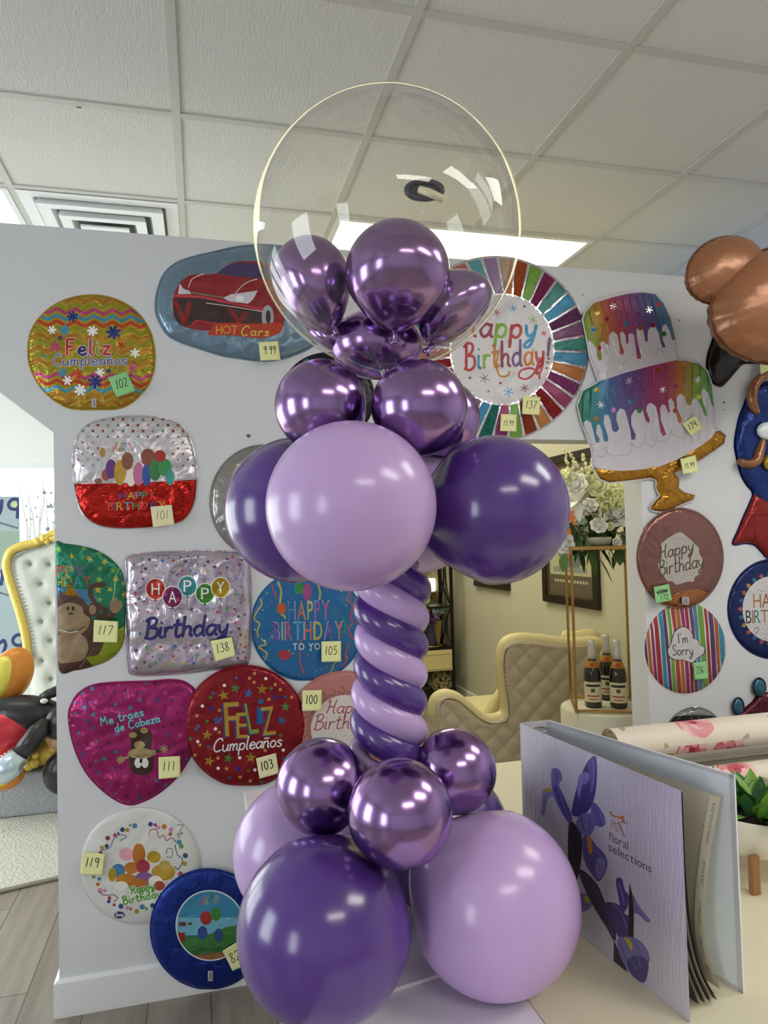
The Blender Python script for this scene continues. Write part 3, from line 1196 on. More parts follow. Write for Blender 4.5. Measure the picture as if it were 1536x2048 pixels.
for s, p0, p1, h in (('HAPPY', (238, 999), (311, 997), 14), ('BIRTHDAY', (216, 1021), (331, 1018), 16)):
    for k, l in enumerate(block(s, p0, p1, h + 1, .13)):
        a.add(foil('#3a1820', IK), l, 'eo')
    for k, l in enumerate(block(s, p0, p1, h, .075)):
        a.add(LC[(k * 2 + len(s)) % 5], l, 'eo')
foil_balloon('square silver and red foil balloon dotted with tiny squares, reading Happy Birthday', O, foil('#a9a4a8', S), a, T=.018, seed=4, wr=1.4)
sticky([(301, 1013.6), (343.6, 1009.5), (349, 1050), (306, 1054)], '101', 'beige sticky note with faint 101 on the silver and red balloon', PAPER_B, w=1.0, lift=.032)

# --- green monkey balloon, 117
O = [(111, 1087), (130, 1087), (165, 1092), (200, 1103), (230, 1125), (247, 1152), (251, 1200), (250, 1265), (240, 1300), (215, 1322), (180, 1335), (150, 1341), (118, 1340), (116, 1240), (113, 1160)]


def c35(*p):
    return [(100 + x / 3.531, 1060 + y / 3.531) for x, y in p]


a = Art()
a.add(foil('#8f9e2b', S), [(190, 1290), (252, 1250), (270, 1290), (230, 1345), (150, 1345)])
a.add(foil('#4a7a9a', S), [(100, 1172), (180, 1180), (200, 1205), (100, 1210)])
confetti(a, 16, [foil('#b8a83a', S), foil('#7fae4a', S)], O, 5, 8, avoid=((100, 1120, 190, 1345), (180, 1210, 252, 1345)), kinds='s', seed=4)
a.add(foil('#c8c070', IK), strokes([(243, 1130), (232, 1150), (229, 1180), (222, 1215)], 1.0))
BRN, TAN = foil('#4e3226', MT), foil('#907a5c', MT)
for s, p0, p1, h, cs in (('PPY', (113, 1152), (171, 1151), 20, ['#c0392f', '#b8782c', '#7a4494']), ('HDAY', (110, 1174), (183, 1172), 20, ['#c09a2c', '#b88a2c', '#3f88a8', '#b8442f'])):
    for c, l in zip(cs, block(s, p0, p1, h, .11)):
        a.add(foil(c, MT), l, 'eo')
a.add(BRN, strokes(c35((390, 390), (330, 385), (285, 420), (300, 490), (345, 540), (395, 570), (385, 600), (330, 620)), 10))
a.add(BRN, strokes(c35((400, 640), (450, 580), (460, 550)), 11))
a.add(TAN, smooth_path(c35((420, 540), (430, 500), (450, 505), (455, 475), (475, 480), (480, 500), (505, 500), (510, 540), (480, 580), (440, 585)), 3, True))
a.add(BRN, smooth_path(c35((50, 480), (130, 460), (200, 470), (260, 520), (290, 600), (300, 650), (380, 740), (380, 800), (340, 880), (260, 900), (300, 960), (290, 985), (60, 1000)), 4, True))
a.add(BRN, circ(100 + 310 / 3.531, 1060 + 560 / 3.531, 12, 15))
a.add(TAN, circ(100 + 300 / 3.531, 1060 + 562 / 3.531, 7, 10))
a.add(TAN, smooth_path(c35((45, 570), (100, 520), (160, 515), (220, 540), (240, 590), (285, 630), (260, 700), (190, 745), (100, 740), (45, 690)), 4, True))
a.add(TAN, smooth_path(c35((45, 760), (150, 730), (240, 750), (270, 830), (240, 910), (150, 935), (55, 925)), 4, True))
a.add(INK_DK, circ(136, 1217, 3, 4.5, 10))
a.add(INK_DK, circ(146, 1217, 3, 4.5, 10))
a.add(foil('#5b4636', MT), circ(141, 1227, 6, 3, 10))
a.add(INK_DK, strokes(c35((60, 690), (130, 715), (200, 705), (250, 680)), 1.8))
a.add(foil('#c8c4bc', IK), strokes(c35((70, 699), (130, 722), (195, 714)), 1.4))
a.add(foil('#b8862c', GL), c35((90, 455), (150, 385), (205, 470)))
a.add(foil('#b8452c', GL), circ(142, 1168, 3, n=8))
foil_balloon('green foil balloon with a waving brown cartoon monkey, cut off at the wall end', O, foil('#27785a', S), a, seed=5, wr=1.3, edge=False)
sticky([(188, 1240), (236, 1242.7), (234.5, 1285), (186, 1284)], '117', 'yellow sticky note reading 117 on the monkey balloon', lift=.026)

# --- silver balloon HAPPY Birthday, 138
O = [(254, 1115), (300, 1106), (350, 1103), (400, 1102), (460, 1104), (494, 1110), (500, 1150), (502, 1200), (503, 1250), (500, 1300), (494, 1327), (470, 1334), (430, 1338), (380, 1345), (310, 1350), (265, 1348), (257, 1330), (254, 1280), (250, 1200), (251, 1150)]
a = Art()
confetti(a, 120, [foil(c, IK) for c in ('#b83a3a', '#3a6aa8', '#4a9a5a', '#b89a3a', '#8a3a78', '#5a3a4a', '#c06a9a')], [(266, 1112), (490, 1110), (492, 1320), (270, 1338)], 2.8, 5.4, avoid=((288, 1150, 470, 1215), (288, 1225, 460, 1290)), seed=9)
for x, y, c, r in ((311, 1178, '#b03a2c', 19), (375, 1172, '#3f8a94', 18), (345, 1194, '#7c2a5c', 19), (410, 1187, '#4a8f3a', 18), (441, 1175, '#b8962c', 18)):
    a.add(foil('#cfc8cf', IK), circ(x, y, r + 1.6, r + 3.4, 20))
    a.add(foil(c, S), circ(x, y, r, r + 1.5, 20))
    a.add(foil(c, S), [(x - 4, y + r + 5), (x, y + r - 1), (x + 4, y + r + 5)])
    a.add(INK_DK, strokes([(x, y + r + 5), (x + 1, y + r + 32)], .7))
for ch, x, y in (('H', 311, 1178), ('A', 345, 1194), ('P', 375, 1172), ('P', 410, 1187), ('Y', 441, 1175)):
    for m, bo, hh in ((foil('#4a3a44', IK), .09, 24), (foil('#d4cfd2', IK), .045, 23)):
        g = block(ch, (x - 8, y + 11.5), (x + 8, y + 11.5), hh, bo)
        a.add(m, g[0], 'eo')
for ltr in pen('Birthday', (288, 1277), (456, 1268), 40, 6.5, slant=.12, gap=0):
    a.add(foil('#2c2c6e', IK), ltr)
foil_balloon('square silver foil balloon with HAPPY on five printed balloons and navy Birthday script', O, foil('#9d95a0', SV), a, T=.022, wid=30, seed=6, wr=1.9)
sticky([(421, 1282), (464, 1274), (471, 1311.5), (431, 1323)], '138', 'yellow sticky note reading 138 on the square silver balloon', lift=.032)

# --- pink heart, 111
O = [(138, 1437), (143, 1410), (160, 1385), (190, 1370), (240, 1365), (300, 1363), (345, 1360), (372, 1366), (392, 1385), (402, 1420), (395, 1480), (370, 1530), (345, 1562), (310, 1590), (275, 1606), (256, 1608), (232, 1599), (200, 1575), (170, 1540), (148, 1490)]
a = Art()
confetti(a, 90, [foil(c, S) for c in ('#6a2f6e', '#5a4a8a', '#4a7fa0', '#7a1f52', '#b84a90')], O, 4, 8, avoid=((195, 1425, 325, 1465), (235, 1455, 335, 1552)), kinds='co', seed=3)
AQ = foil('#6fc0c8', IK)
for m, w in ((foil('#3a1838', IK), 5.0), (AQ, 3.0)):
    for l in pen('Me traes', (202, 1452), (290, 1430), 17, w * .8, gap=.06):
        a.add(m, l)
    for l in pen('de Cabeza', (230, 1464), (322, 1443), 16, w * .8, gap=.06):
        a.add(m, l)
BR2, TN2 = foil('#3c2620', MT), foil('#a08c5e', MT)
a.add(TN2, strokes([(238, 1519), (262, 1513)], 5))
a.add(TN2, flower(241, 1520, 8, 7, 3))
a.add(BR2, strokes([(300, 1506), (322, 1500)], 5.5))
a.add(TN2, flower(328, 1498, 8, 7, 3))
a.add(BR2, smooth_path([(262, 1462), (302, 1462), (302, 1495), (306, 1510), (306, 1535), (296, 1549), (275, 1550), (262, 1540), (258, 1515), (263, 1495)], 4, True))
a.add(TN2, circ(266, 1470, 8, 6))
a.add(TN2, circ(288, 1461, 8, 6))
a.add(TN2, circ(279, 1490, 11, 8))
a.add(TN2, circ(282, 1507, 26, 11))
a.add(TN2, circ(307, 1505, 5, 6))
a.add(foil('#d0ccc4', IK), circ(276, 1526, 7, 10))
a.add(foil('#d0ccc4', IK), circ(290, 1526, 7, 10))
a.add(INK_DK, circ(282, 1522, 3, 4.5, 10))
a.add(INK_DK, strokes([(266, 1509), (282, 1513), (298, 1507)], 1.1))
foil_balloon('magenta heart foil balloon with an upside-down monkey, reading Me traes de Cabeza', O, foil('#a3276a', S), a, seed=7, wr=1.8, T=.018)
sticky([(317, 1514.5), (360, 1512), (361, 1554), (317.5, 1558.5)], '111', 'yellow sticky note reading 111 on the magenta heart', lift=.036)

# --- red Feliz Cumpleaños, 103
O = ell(490, 1452, 120, 120, 40, .97)


def c59(x, y):
    return (360 + x / 5.908, 1330 + y / 5.908)


a = Art()
GD, GNS, BLS, NV2 = foil('#b08c34', S), foil('#4a8f48', S), foil('#2f6aa8', S), foil('#3a2f86', S)
for m, L, r in ((GD, ((515, 360), (970, 285), (835, 1095), (345, 1135), (320, 830)), 11.5), (GNS, ((655, 275), (1245, 495), (570, 1105)), 10), (BLS, ((810, 335), (440, 655), (1200, 655)), 10), (NV2, ((1135, 380), (690, 1225), (370, 515)), 8)):
    for x, y in L:
        a.add(m, star(*c59(x, y), r, rot=-1.5 + R.uniform(-.3, .3)))
WD, OD = foil('#c8bfbf', IK), foil('#c08a48', IK)
for m, L in ((WD, ((525, 240), (265, 485), (1015, 160), (420, 755), (210, 905), (705, 1095), (450, 1220), (885, 1240), (1220, 1005))), (OD, ((880, 100), (820, 155), (875, 205), (1125, 230), (1185, 290), (1320, 380), (465, 535), (200, 600), (465, 795), (450, 1100), (175, 1065), (550, 1225), (710, 1325), (830, 1370), (235, 945), (1005, 1010), (1050, 405))), (BLS, ((665, 150), (390, 335), (1245, 380), (190, 765), (335, 965), (585, 1335), (1225, 1105), (215, 720))), (GNS, ((320, 665), (1075, 275), (810, 1250), (125, 870), (1190, 830), (360, 385), (965, 1385)))):
    for x, y in L:
        px, py = c59(x, y)
        a.add(m, circ(px, py, 3.4, n=10))
LY, LG = foil('#b3932f', IK), foil('#7f9f3a', IK)
letters = [('F', (535, 845), (715, 835), 400, LY), ('E', (670, 865), (800, 862), 300, LY), ('L', (825, 820), (935, 800), 370, LG), ('I', (920, 690), (985, 690), 190, BLS), ('Z', (980, 835), (1135, 820), 335, LY)]
for dx, dy, sh in ((-3.5, 2.5, foil('#2f3f86', IK)), (0, 0, None)):
    for ch, p0, p1, h, m in letters:
        q0, q1 = c59(*p0), c59(*p1)
        g = block(ch, (q0[0] + dx, q0[1] + dy), (q1[0] + dx, q1[1] + dy), h / 5.908, .05)
        a.add(sh or m, g[0], 'eo')
a.add(BLS, circ(*c59(955, 430), 5.5))
for m, w in ((foil('#4a1420', IK), 4.6), (foil('#c9c2c4', IK), 2.7)):
    for l in pen('Cumpleaños', c59(385, 1030), c59(1205, 960), 26, w, slant=.2, gap=.01):
        a.add(m, l)
foil_balloon('round red foil balloon with gold stars reading FELIZ and white Cumpleaños', O, foil('#8c1d26', S), a, seed=8, lift=.012)
sticky([(512, 1517), (552, 1506), (558, 1546.7), (519, 1557.7)], '103', 'cream sticky note reading 103 on the red starry balloon', PAPER_B, lift=.034, w=2.2)

# --- blue Happy Birthday to you, 105
O = ell(615, 1251, 112, 110, 40, .98)


def c54(*p):
    return [(480 + x / 5.389, 1140 + y / 5.389) for x, y in p]


a = Art()
confetti(a, 90, [foil(c, IK) for c in ('#c04a58', '#b8b24a', '#a9b4c4', '#3f8f58', '#8a5a9a')], O, 1.8, 3.2, avoid=((545, 1195, 690, 1300),), kinds='cct', seed=6)
YL, RD, GR = foil('#b5a84a', IK), foil('#b84a4a', IK), foil('#2f8a62', IK)
for m, w, pts in ((YL, 3.2, c54((220, 310), (235, 370), (190, 440), (150, 520), (210, 580), (185, 660), (200, 720))), (YL, 3.2, c54((230, 740), (280, 800), (205, 830), (290, 900), (260, 980))), (YL, 4, c54((410, 130), (445, 230), (430, 380), (445, 470), (480, 500), (485, 525))), (YL, 3.4, c54((840, 160), (865, 240), (855, 320))), (RD, 3, c54((1180, 240), (1160, 330), (1215, 380), (1195, 500), (1215, 570), (1170, 640), (1215, 745))), (RD, 2.4, c54((340, 150), (365, 240), (400, 310))), (RD, 2.6, c54((660, 740), (640, 880), (650, 1000), (690, 1120))), (RD, 3, c54((1170, 790), (1135, 920), (1150, 980), (1105, 1040))), (GR, 3, c54((1100, 500), (1140, 600), (1110, 680))), (YL, 2.2, c54((1040, 990), (1005, 1020), (1000, 1060), (965, 1120))), (YL, 2.6, c54((1255, 490), (1310, 480), (1275, 560), (1330, 600)))):
    a.add(m, strokes(pts, w))
for x, y, rx, ry, c in ((447, 415, 10, 11, '#b85a2c'), (640, 195, 9.5, 12, '#2f8a48'), (725, 240, 9, 18, '#a04a86'), (1035, 460, 9, 12, '#2f6f9a'), (480, 915, 13, 10, '#a83a4a')):
    a.add(foil(c, MT), circ(480 + x / 5.389, 1140 + y / 5.389, rx, ry))
for s, p0, p1, h, cs in (('HAPPY', (576, 1241), (660, 1239), 37, ['#3a6f98', '#c0623a', '#b8ae3a', '#8a4a98', '#b0406a']), ('BIRTHDAY', (547, 1281), (687, 1279), 36, ['#7a4494', '#b8ae3a', '#b0406a', '#2f8fae', '#c0623a', '#b8ae3a', '#6a3f9a', '#c0623a'])):
    for c, l in zip(cs, block(s, p0, p1, h + 1.5, .15, gap=.12)):
        a.add(foil('#8a9ab8', IK), l, 'eo')
    for c, l in zip(cs, block(s, p0, p1, h, .1, gap=.2)):
        a.add(foil(c, IK), l, 'eo')
for l in block('TO YOU', (586, 1300), (652, 1299), 13, .01, gap=.16):
    if l:
        a.add(foil('#b8c4d0', IK), l, 'eo')
foil_balloon('round blue foil balloon with streamers reading Happy Birthday to you', O, foil('#1f669c', MT), a, seed=9, T=.008)
sticky([(643, 1283), (682, 1282), (682, 1323), (643, 1324)], '105', 'yellow sticky note reading 105 on the blue streamer balloon')

# --- dusty pink balloon, 100
O = ell(690, 1457, 115, 113, 40)
a = Art()
a.add(foil('#9c7464', IK), circ(692, 1458, 78, 76, 40))
a.add(foil('#a8676a', MT), circ(692, 1458, 75, 73, 40))
for k in range(26):
    an = 2 * math.pi * k / 26
    cx_, cy_ = 692 + 80 * math.cos(an), 1458 + 78 * math.sin(an)
    a.add(foil('#8a5a4c', IK), strokes([(cx_ + 7 * math.cos(an + t), cy_ + 7 * math.sin(an + t)) for t in (0, 1.5, 3, 4.4)], 2.0))
a.add(foil('#b3aaa6', IK), circ(692, 1458, 70, 68, 40))
for s, p0, p1, h in (('Happy', (650, 1427), (738, 1425), 27), ('Birthday', (626, 1459), (752, 1456), 30)):
    for l in pen(s, p0, p1, h, 2.2, slant=.2, gap=.02):
        a.add(foil('#a03a50', IK), l)
confetti(a, 14, [foil('#c07a8a', IK), foil('#6a8a9a', IK)], circ(692, 1490, 50, 30), 1.5, 2.5, kinds='c', seed=8)
foil_balloon('dusty pink foil balloon with gold scroll ring and red Happy Birthday script', O, foil('#ac6f6c', MT), a, seed=10, T=.008, lift=.006)
sticky([(605, 1381), (644, 1380), (643, 1421), (604.7, 1422.5)], '100', 'yellow sticky note reading 100 on the dusty pink balloon', w=1.8)

# --- plain silver-grey disc behind the left purple balloon
foil_balloon('plain silver-grey foil balloon half hidden behind the big purple balloon', ell(527, 1003, 106, 112), foil('#85837f', SV), Art(), seed=11, T=.02)

# --- white birthday picture balloon, 119
O = ell(280, 1731, 121, 118, 44, .99)


def c37(x, y):
    return (100 + x / 3.657, 1580 + y / 3.657)


a = Art()
DC = ['#3a4a94', '#a03a4a', '#c07aa0', '#c0723a', '#4a8aa8', '#6a9a5a', '#2f4f6a', '#b8963a', '#b04a50']
for k, (x, y, r) in enumerate(((735, 250, 18), (770, 255, 13), (790, 275, 16), (835, 268, 20), (620, 262, 20), (585, 258, 10), (530, 290, 18), (565, 292, 16), (475, 330, 15), (500, 318, 10), (422, 352, 18), (885, 290, 18), (880, 322, 15), (945, 382, 20), (960, 412, 18), (990, 480, 20), (985, 538, 18), (955, 615, 20), (948, 655, 14), (910, 688, 15), (365, 735, 20), (350, 690, 15), (360, 650, 15), (320, 635, 15), (415, 410, 16), (380, 420, 16), (370, 458, 14), (520, 850, 20), (470, 840, 12), (565, 862, 14), (590, 870, 12), (675, 855, 20), (705, 868, 12), (750, 845, 18), (635, 888, 18), (835, 790, 18), (430, 815, 14), (435, 790, 14), (402, 735, 12))):
    a.add(foil(DC[k % 9], IK), circ(*c37(x, y), r / 3.657, n=12))
for c, pts in (('#3a6a9a', ((370, 440), (440, 420), (465, 360), (520, 325), (560, 345), (510, 370))), ('#a03a4a', ((720, 330), (740, 290), (780, 295), (800, 350), (830, 330), (850, 370), (890, 350), (920, 380))), ('#3a3f5a', ((915, 400), (930, 470), (970, 510), (940, 580), (910, 560))), ('#5a8a5a', ((930, 260), (975, 255), (950, 300), (970, 320), (930, 320), (950, 350))), ('#6a8a5a', ((850, 470), (860, 430), (895, 435), (890, 490), (850, 490))), ('#6a3a5a', ((360, 745), (400, 770), (460, 765), (495, 790), (470, 815)))):
    a.add(foil(c, IK), strokes([c37(*p) for p in pts], 1.7))
for x, y, rx, ry, c in ((560, 470, 15, 13, '#c08a94'), (650, 470, 13, 22, '#b8702c'), (760, 490, 14, 12, '#b8962c'), (500, 590, 14, 14, '#3f7fae'), (600, 570, 16, 12, '#c07a2c'), (680, 560, 14, 14, '#a83a4a'), (830, 600, 24, 17, '#c09a3a'), (560, 660, 22, 14, '#c0802c'), (690, 650, 20, 14, '#8a5a94'), (640, 690, 20, 12, '#b8702c'), (520, 700, 14, 9, '#c4c0b8'), (770, 670, 14, 12, '#c4c0b8'), (800, 700, 11, 10, '#a8523a'), (455, 620, 8, 14, '#b8962c'), (840, 550, 12, 10, '#c0a85a')):
    a.add(foil(c, IK), circ(*c37(x, y), rx, ry, 14))
for p0, p1, s, h in (((262, 1788), (311, 1777), 'Happy', 15), ((246, 1809), (325, 1793), 'Birthday', 16)):
    for m, w in ((foil('#d0d0c8', IK), 5.4), (foil('#5aa03a', IK), 3.4)):
        for l in pen(s, p0, p1, h, w, gap=.08):
            a.add(m, l)
a.add(foil('#2c3070', IK), circ(239, 1830, 11, 7.2, 20))
for l in pen('Disney', (231, 1833), (247, 1832), 8, .9, slant=.1):
    a.add(foil('#c4c6d0', IK), l) if l else None
foil_balloon('round white foil balloon with coloured dots and curly streamers, near the floor', O, foil('#b3b3b1', MT), a, seed=12, wr=1.2)
sticky([(165.6, 1703.6), (210, 1708), (205, 1751), (159.6, 1749.5)], '119', 'yellow sticky note reading 119 on the white dotted balloon', w=1.8)

# --- dark blue balloon with a round landscape, lowest on the wall
O = ell(417, 1858, 115, 119, 44, .99)
a = Art()
disc = circ(420, 1851, 69, 71, 48)
inner = circ(420, 1851, 66.5, 68.5, 48)
a.add(foil('#c9ccd2', IK), disc)
a.add(foil('#3f8fb8', MT), inner)
a.add(foil('#6fb0c8', MT), rect(340, 1835, 500, 1870), 'union', [inner])
a.add(foil('#3f8040', MT), [(340, 1882), (380, 1872), (420, 1868), (450, 1855), (500, 1845), (500, 1930), (340, 1930)], 'union', [inner])
a.add(foil('#356f38', MT), [(340, 1898), (420, 1894), (500, 1880), (500, 1930), (340, 1930)], 'union', [inner])
a.add(foil('#9a6a44', MT), [(380, 1911), (452, 1903), (500, 1895), (500, 1930), (380, 1930)], 'union', [inner])
a.add(foil('#a02c2c', MT), rect(354, 1865, 370, 1883), 'union', [inner])
a.add(foil('#6a4438', MT), rect(358, 1844, 372, 1852), 'union', [inner])
a.add(foil('#6a4438', MT), rect(376, 1845, 384, 1850), 'union', [inner])
for x, y, rx, ry, c in ((412, 1836, 12, 14, '#a8332c'), (432, 1828, 11, 14, '#3f8a3f'), (405, 1866, 10, 14, '#35508f'), (437, 1870, 9, 13, '#35508f')):
    a.add(foil(c, MT), circ(x, y, rx, ry, 14))
for s, p0, p1, h in (('SUPER', (406, 1799), (437, 1797), 8), ('MARIO', (400, 1810), (438, 1808), 11)):
    for m, l in zip([foil('#c23a30', IK), foil('#b8a02c', IK), foil('#3c8a48', IK), foil('#3a62a8', IK), foil('#b8a02c', IK)], block(s, p0, p1, h, .04)):
        a.add(m, l, 'eo')
foil_balloon('dark blue foil balloon with a round printed landscape, lowest on the wall', O, foil('#1a3590', S), a, seed=13, lift=.016, barcode=(421, 1952, 10, 20), T=.014)
sticky([(445, 1902), (476, 1883), (497, 1928), (465, 1942)], '82', 'tilted yellow sticky note reading 82 on the dark blue balloon', lift=.042)

# --- big starburst Happy Birthday balloon, 137
O = ell(990, 698, 186, 184, 56)


def c46(*p):
    return [(860 + x / 4.6545, 500 + y / 4.6545) for x, y in p]


a = Art()
C0, Rin = (1004, 699), (103, 110)
RAY = [('#a8672c', MT), ('#b8552c', GL), ('#6f9c3a', MT), ('#8f2f62', GL), ('#2f7f78', MT), ('#2f88b0', MT), ('#7a3f72', GL), ('#75486f', MT), ('#2f7f78', MT), ('#3f88ae', MT), ('#b0692c', MT), ('#96427a', GL), ('#8f2f5c', MT), ('#a82c34', GL), ('#b0702c', MT), ('#a8452c', GL), ('#6f9c3a', MT), ('#8f2f62', MT), ('#2f8078', GL), ('#2f7fae', MT), ('#7a4a7a', MT), ('#2f8070', MT), ('#6f9c3a', MT), ('#3a86b0', MT), ('#8a2f5a', MT), ('#a82c34', GL), ('#a8552c', MT), ('#7a4a7a', MT), ('#2f7f78', MT), ('#b0692c', MT), ('#8f2f62', GL), ('#6f9c3a', MT), ('#2f88b0', MT), ('#b0403a', MT), ('#2f8f98', MT), ('#7a4a8a', MT)]
N = len(RAY)
for k, (c, kd) in enumerate(RAY):
    a0 = -math.pi / 2 + math.radians(12) + 2 * math.pi * (k - 1) / N + .012
    a1 = a0 + 2 * math.pi / N - .034
    q = [(C0[0] + Rin[0] * 1.02 * math.cos(t), C0[1] + Rin[1] * 1.02 * math.sin(t)) for t in (a0, a1)]
    p = [(990 + 184 * math.cos(t), 698 + 182 * math.sin(t)) for t in np.linspace(a1, a0, 4)]
    a.add(foil(c, kd), q + p)
a.add(foil('#a9a5a8', MT), circ(C0[0], C0[1], Rin[0], Rin[1], 48))
for k in range(60):
    an = 2 * math.pi * k / 60
    a.add(foil('#c4c0b8', SV), circ(C0[0] + Rin[0] * math.cos(an), C0[1] + Rin[1] * math.sin(an), 2.2, n=8))
MR, GG, RR, BB, OO, PP = [foil(c, IK) for c in ('#8a2f4a', '#7fa83a', '#b03238', '#3086b4', '#c07a30', '#73507c')]
for s, p0, p1, h, cs, w in (('Happy', (920, 672), (1076, 677), 52, [RR, MR, GG, RR, BB], 6.2), ('Birthday!', (928, 739), (1105, 727), 52, [RR, BB, GG, OO, MR, PP, OO, RR, PP], 5.6)):
    for m, l in zip(cs, pen(s, p0, p1, h, w, gap=.06, slant=.05)):
        a.add(m, l)
a.add(RR, strokes(c46((1020, 1000), (980, 1130), (900, 1200), (830, 1180), (850, 1120), (940, 1100), (1010, 1140), (1020, 1200)), 4))
a.add(OO, strokes(c46((640, 930), (620, 1080), (650, 1170), (720, 1170), (740, 1130)), 4))
for x, y, m, r in ((775, 545, BB, 8), (960, 650, GG, 10), (1060, 775, RR, 6), (505, 1195, PP, 10), (730, 1320, BB, 10), (880, 1285, MR, 8), (500, 600, OO, 8), (620, 580, RR, 7)):
    for q in (strokes([(860 + x / 4.6545 - r * math.cos(t), 500 + y / 4.6545 - r * math.sin(t)), (860 + x / 4.6545 + r * math.cos(t), 500 + y / 4.6545 + r * math.sin(t))], 1.6) for t in (.3, 1.35, 2.4)):
        a.add(m, q)
for x, y, m in ((880, 525, MR), (372, 1190, MR), (655, 1238, RR), (545, 1315, BB), (590, 890, RR), (960, 930, GG), (1105, 1010, PP), (1085, 1100, MR)):
    a.add(m, circ(860 + x / 4.6545, 500 + y / 4.6545, 2.6, n=10))
foil_balloon('large round foil balloon with rainbow rays around a white Happy Birthday disc', O, foil('#a9a5ac', SV), a, seed=14, T=.01, grid=6)
sticky([(1046, 792), (1081, 794), (1079, 830), (1044, 828)], '137', 'yellow sticky note reading 137 on the rainbow-ray balloon')
sticky([(1002, 828), (1033.6, 829), (1033, 863), (1000, 862)], '15.99', 'yellow sticky note reading 15.99 at the bottom of the rainbow-ray balloon', w=1.1, size=.3)

# --- dripping cake on a gold stand, 174
def c44(*p):
    return [(1150 + x / 4.356, 570 + y / 4.356) for x, y in p]


cake = c44((70, 300), (90, 240), (160, 160), (330, 105), (480, 72), (600, 65), (700, 80), (770, 160), (830, 290), (875, 470), (890, 660), (960, 660), (1080, 685), (1150, 750), (1190, 870), (1210, 1050), (1222, 1230), (1200, 1320), (1100, 1410), (950, 1490), (870, 1540), (740, 1590), (500, 1620), (340, 1620), (200, 1590), (150, 1450), (110, 1330), (55, 1180), (25, 1050), (70, 920), (195, 855), (205, 830), (130, 620), (105, 470))
stand = c44((160, 1590), (250, 1610), (400, 1620), (560, 1610), (740, 1580), (870, 1530), (950, 1490), (1100, 1400), (1190, 1330), (1220, 1280), (1265, 1268), (1315, 1310), (1300, 1380), (1220, 1440), (1100, 1520), (960, 1590), (870, 1640), (910, 1690), (905, 1770), (960, 1810), (1045, 1830), (1030, 1870), (930, 1910), (820, 1965), (740, 1975), (670, 1960), (655, 1940), (690, 1890), (740, 1840), (710, 1770), (712, 1700), (660, 1680), (500, 1700), (300, 1720), (220, 1690))
O = cake[:17] + stand[10:35] + [stand[0]] + cake[25:]
O = [tuple(p) for p in O]
a = Art()
drip1 = c44((60, 320), (60, 200), (160, 140), (480, 50), (620, 45), (760, 90), (830, 240), (890, 470), (868, 480), (845, 478), (825, 400), (790, 340), (760, 360), (765, 480), (790, 540), (760, 545), (745, 500), (730, 420), (700, 365), (660, 362), (635, 400), (635, 490), (612, 495), (600, 430), (590, 380), (560, 360), (535, 390), (540, 470), (575, 610), (575, 645), (540, 640), (530, 560), (515, 440), (495, 418), (465, 430), (465, 510), (445, 510), (440, 440), (415, 405), (390, 420), (400, 500), (430, 580), (420, 612), (390, 600), (385, 500), (365, 430), (330, 403), (300, 430), (295, 530), (270, 510), (250, 490), (220, 500), (230, 600), (235, 650), (210, 660), (190, 620), (185, 560), (160, 520), (130, 485), (115, 490), (90, 430))
drip2 = c44((10, 1050), (60, 900), (200, 845), (420, 770), (680, 700), (900, 650), (1060, 665), (1170, 740), (1215, 950), (1215, 1060), (1190, 1050), (1160, 940), (1120, 895), (1100, 930), (1110, 1010), (1145, 1100), (1150, 1140), (1130, 1140), (1100, 1060), (1060, 990), (1030, 990), (1005, 1050), (975, 1040), (955, 970), (915, 945), (885, 980), (890, 1080), (930, 1160), (930, 1200), (900, 1200), (880, 1120), (860, 1020), (835, 985), (810, 1010), (830, 1110), (810, 1110), (790, 1050), (760, 1040), (740, 1080), (750, 1180), (795, 1300), (770, 1320), (745, 1280), (725, 1150), (705, 1060), (665, 1025), (630, 1040), (620, 1090), (655, 1180), (640, 1205), (615, 1180), (590, 1090), (560, 1080), (520, 1090), (490, 1140), (490, 1220), (530, 1310), (520, 1350), (490, 1345), (480, 1260), (450, 1140), (430, 1085), (395, 1075), (365, 1110), (360, 1170), (385, 1250), (360, 1285), (325, 1270), (310, 1180), (290, 1130), (255, 1135), (250, 1200), (290, 1330), (285, 1365), (250, 1360), (235, 1270), (215, 1215), (190, 1220), (185, 1290), (215, 1340), (210, 1375), (180, 1370), (160, 1280), (140, 1200), (100, 1175), (75, 1200), (90, 1290), (110, 1350), (80, 1290), (40, 1150))


def bands(clip, x0, x1, y0, y1, stops, skew, n=18):
    for k in range(n):
        t = (k + .5) / n
        for (ta, ca), (tb, cb) in zip(stops[:-1], stops[1:]):
            if ta <= t <= tb:
                u = (t - ta) / (tb - ta)
                A, B = [int(ca[j:j + 2], 16) for j in (1, 3, 5)], [int(cb[j:j + 2], 16) for j in (1, 3, 5)]
                c = '#' + ''.join('%02x' % round(p + (q - p) * u) for p, q in zip(A, B))
                break
        xa, xb = x0 + (x1 - x0) * k / n, x0 + (x1 - x0) * (k + 1) / n
        a.add(foil(c, MT), c44((xa, y0), (xb, y0), (xb + skew, y1), (xa + skew, y1)), 'union', [clip])


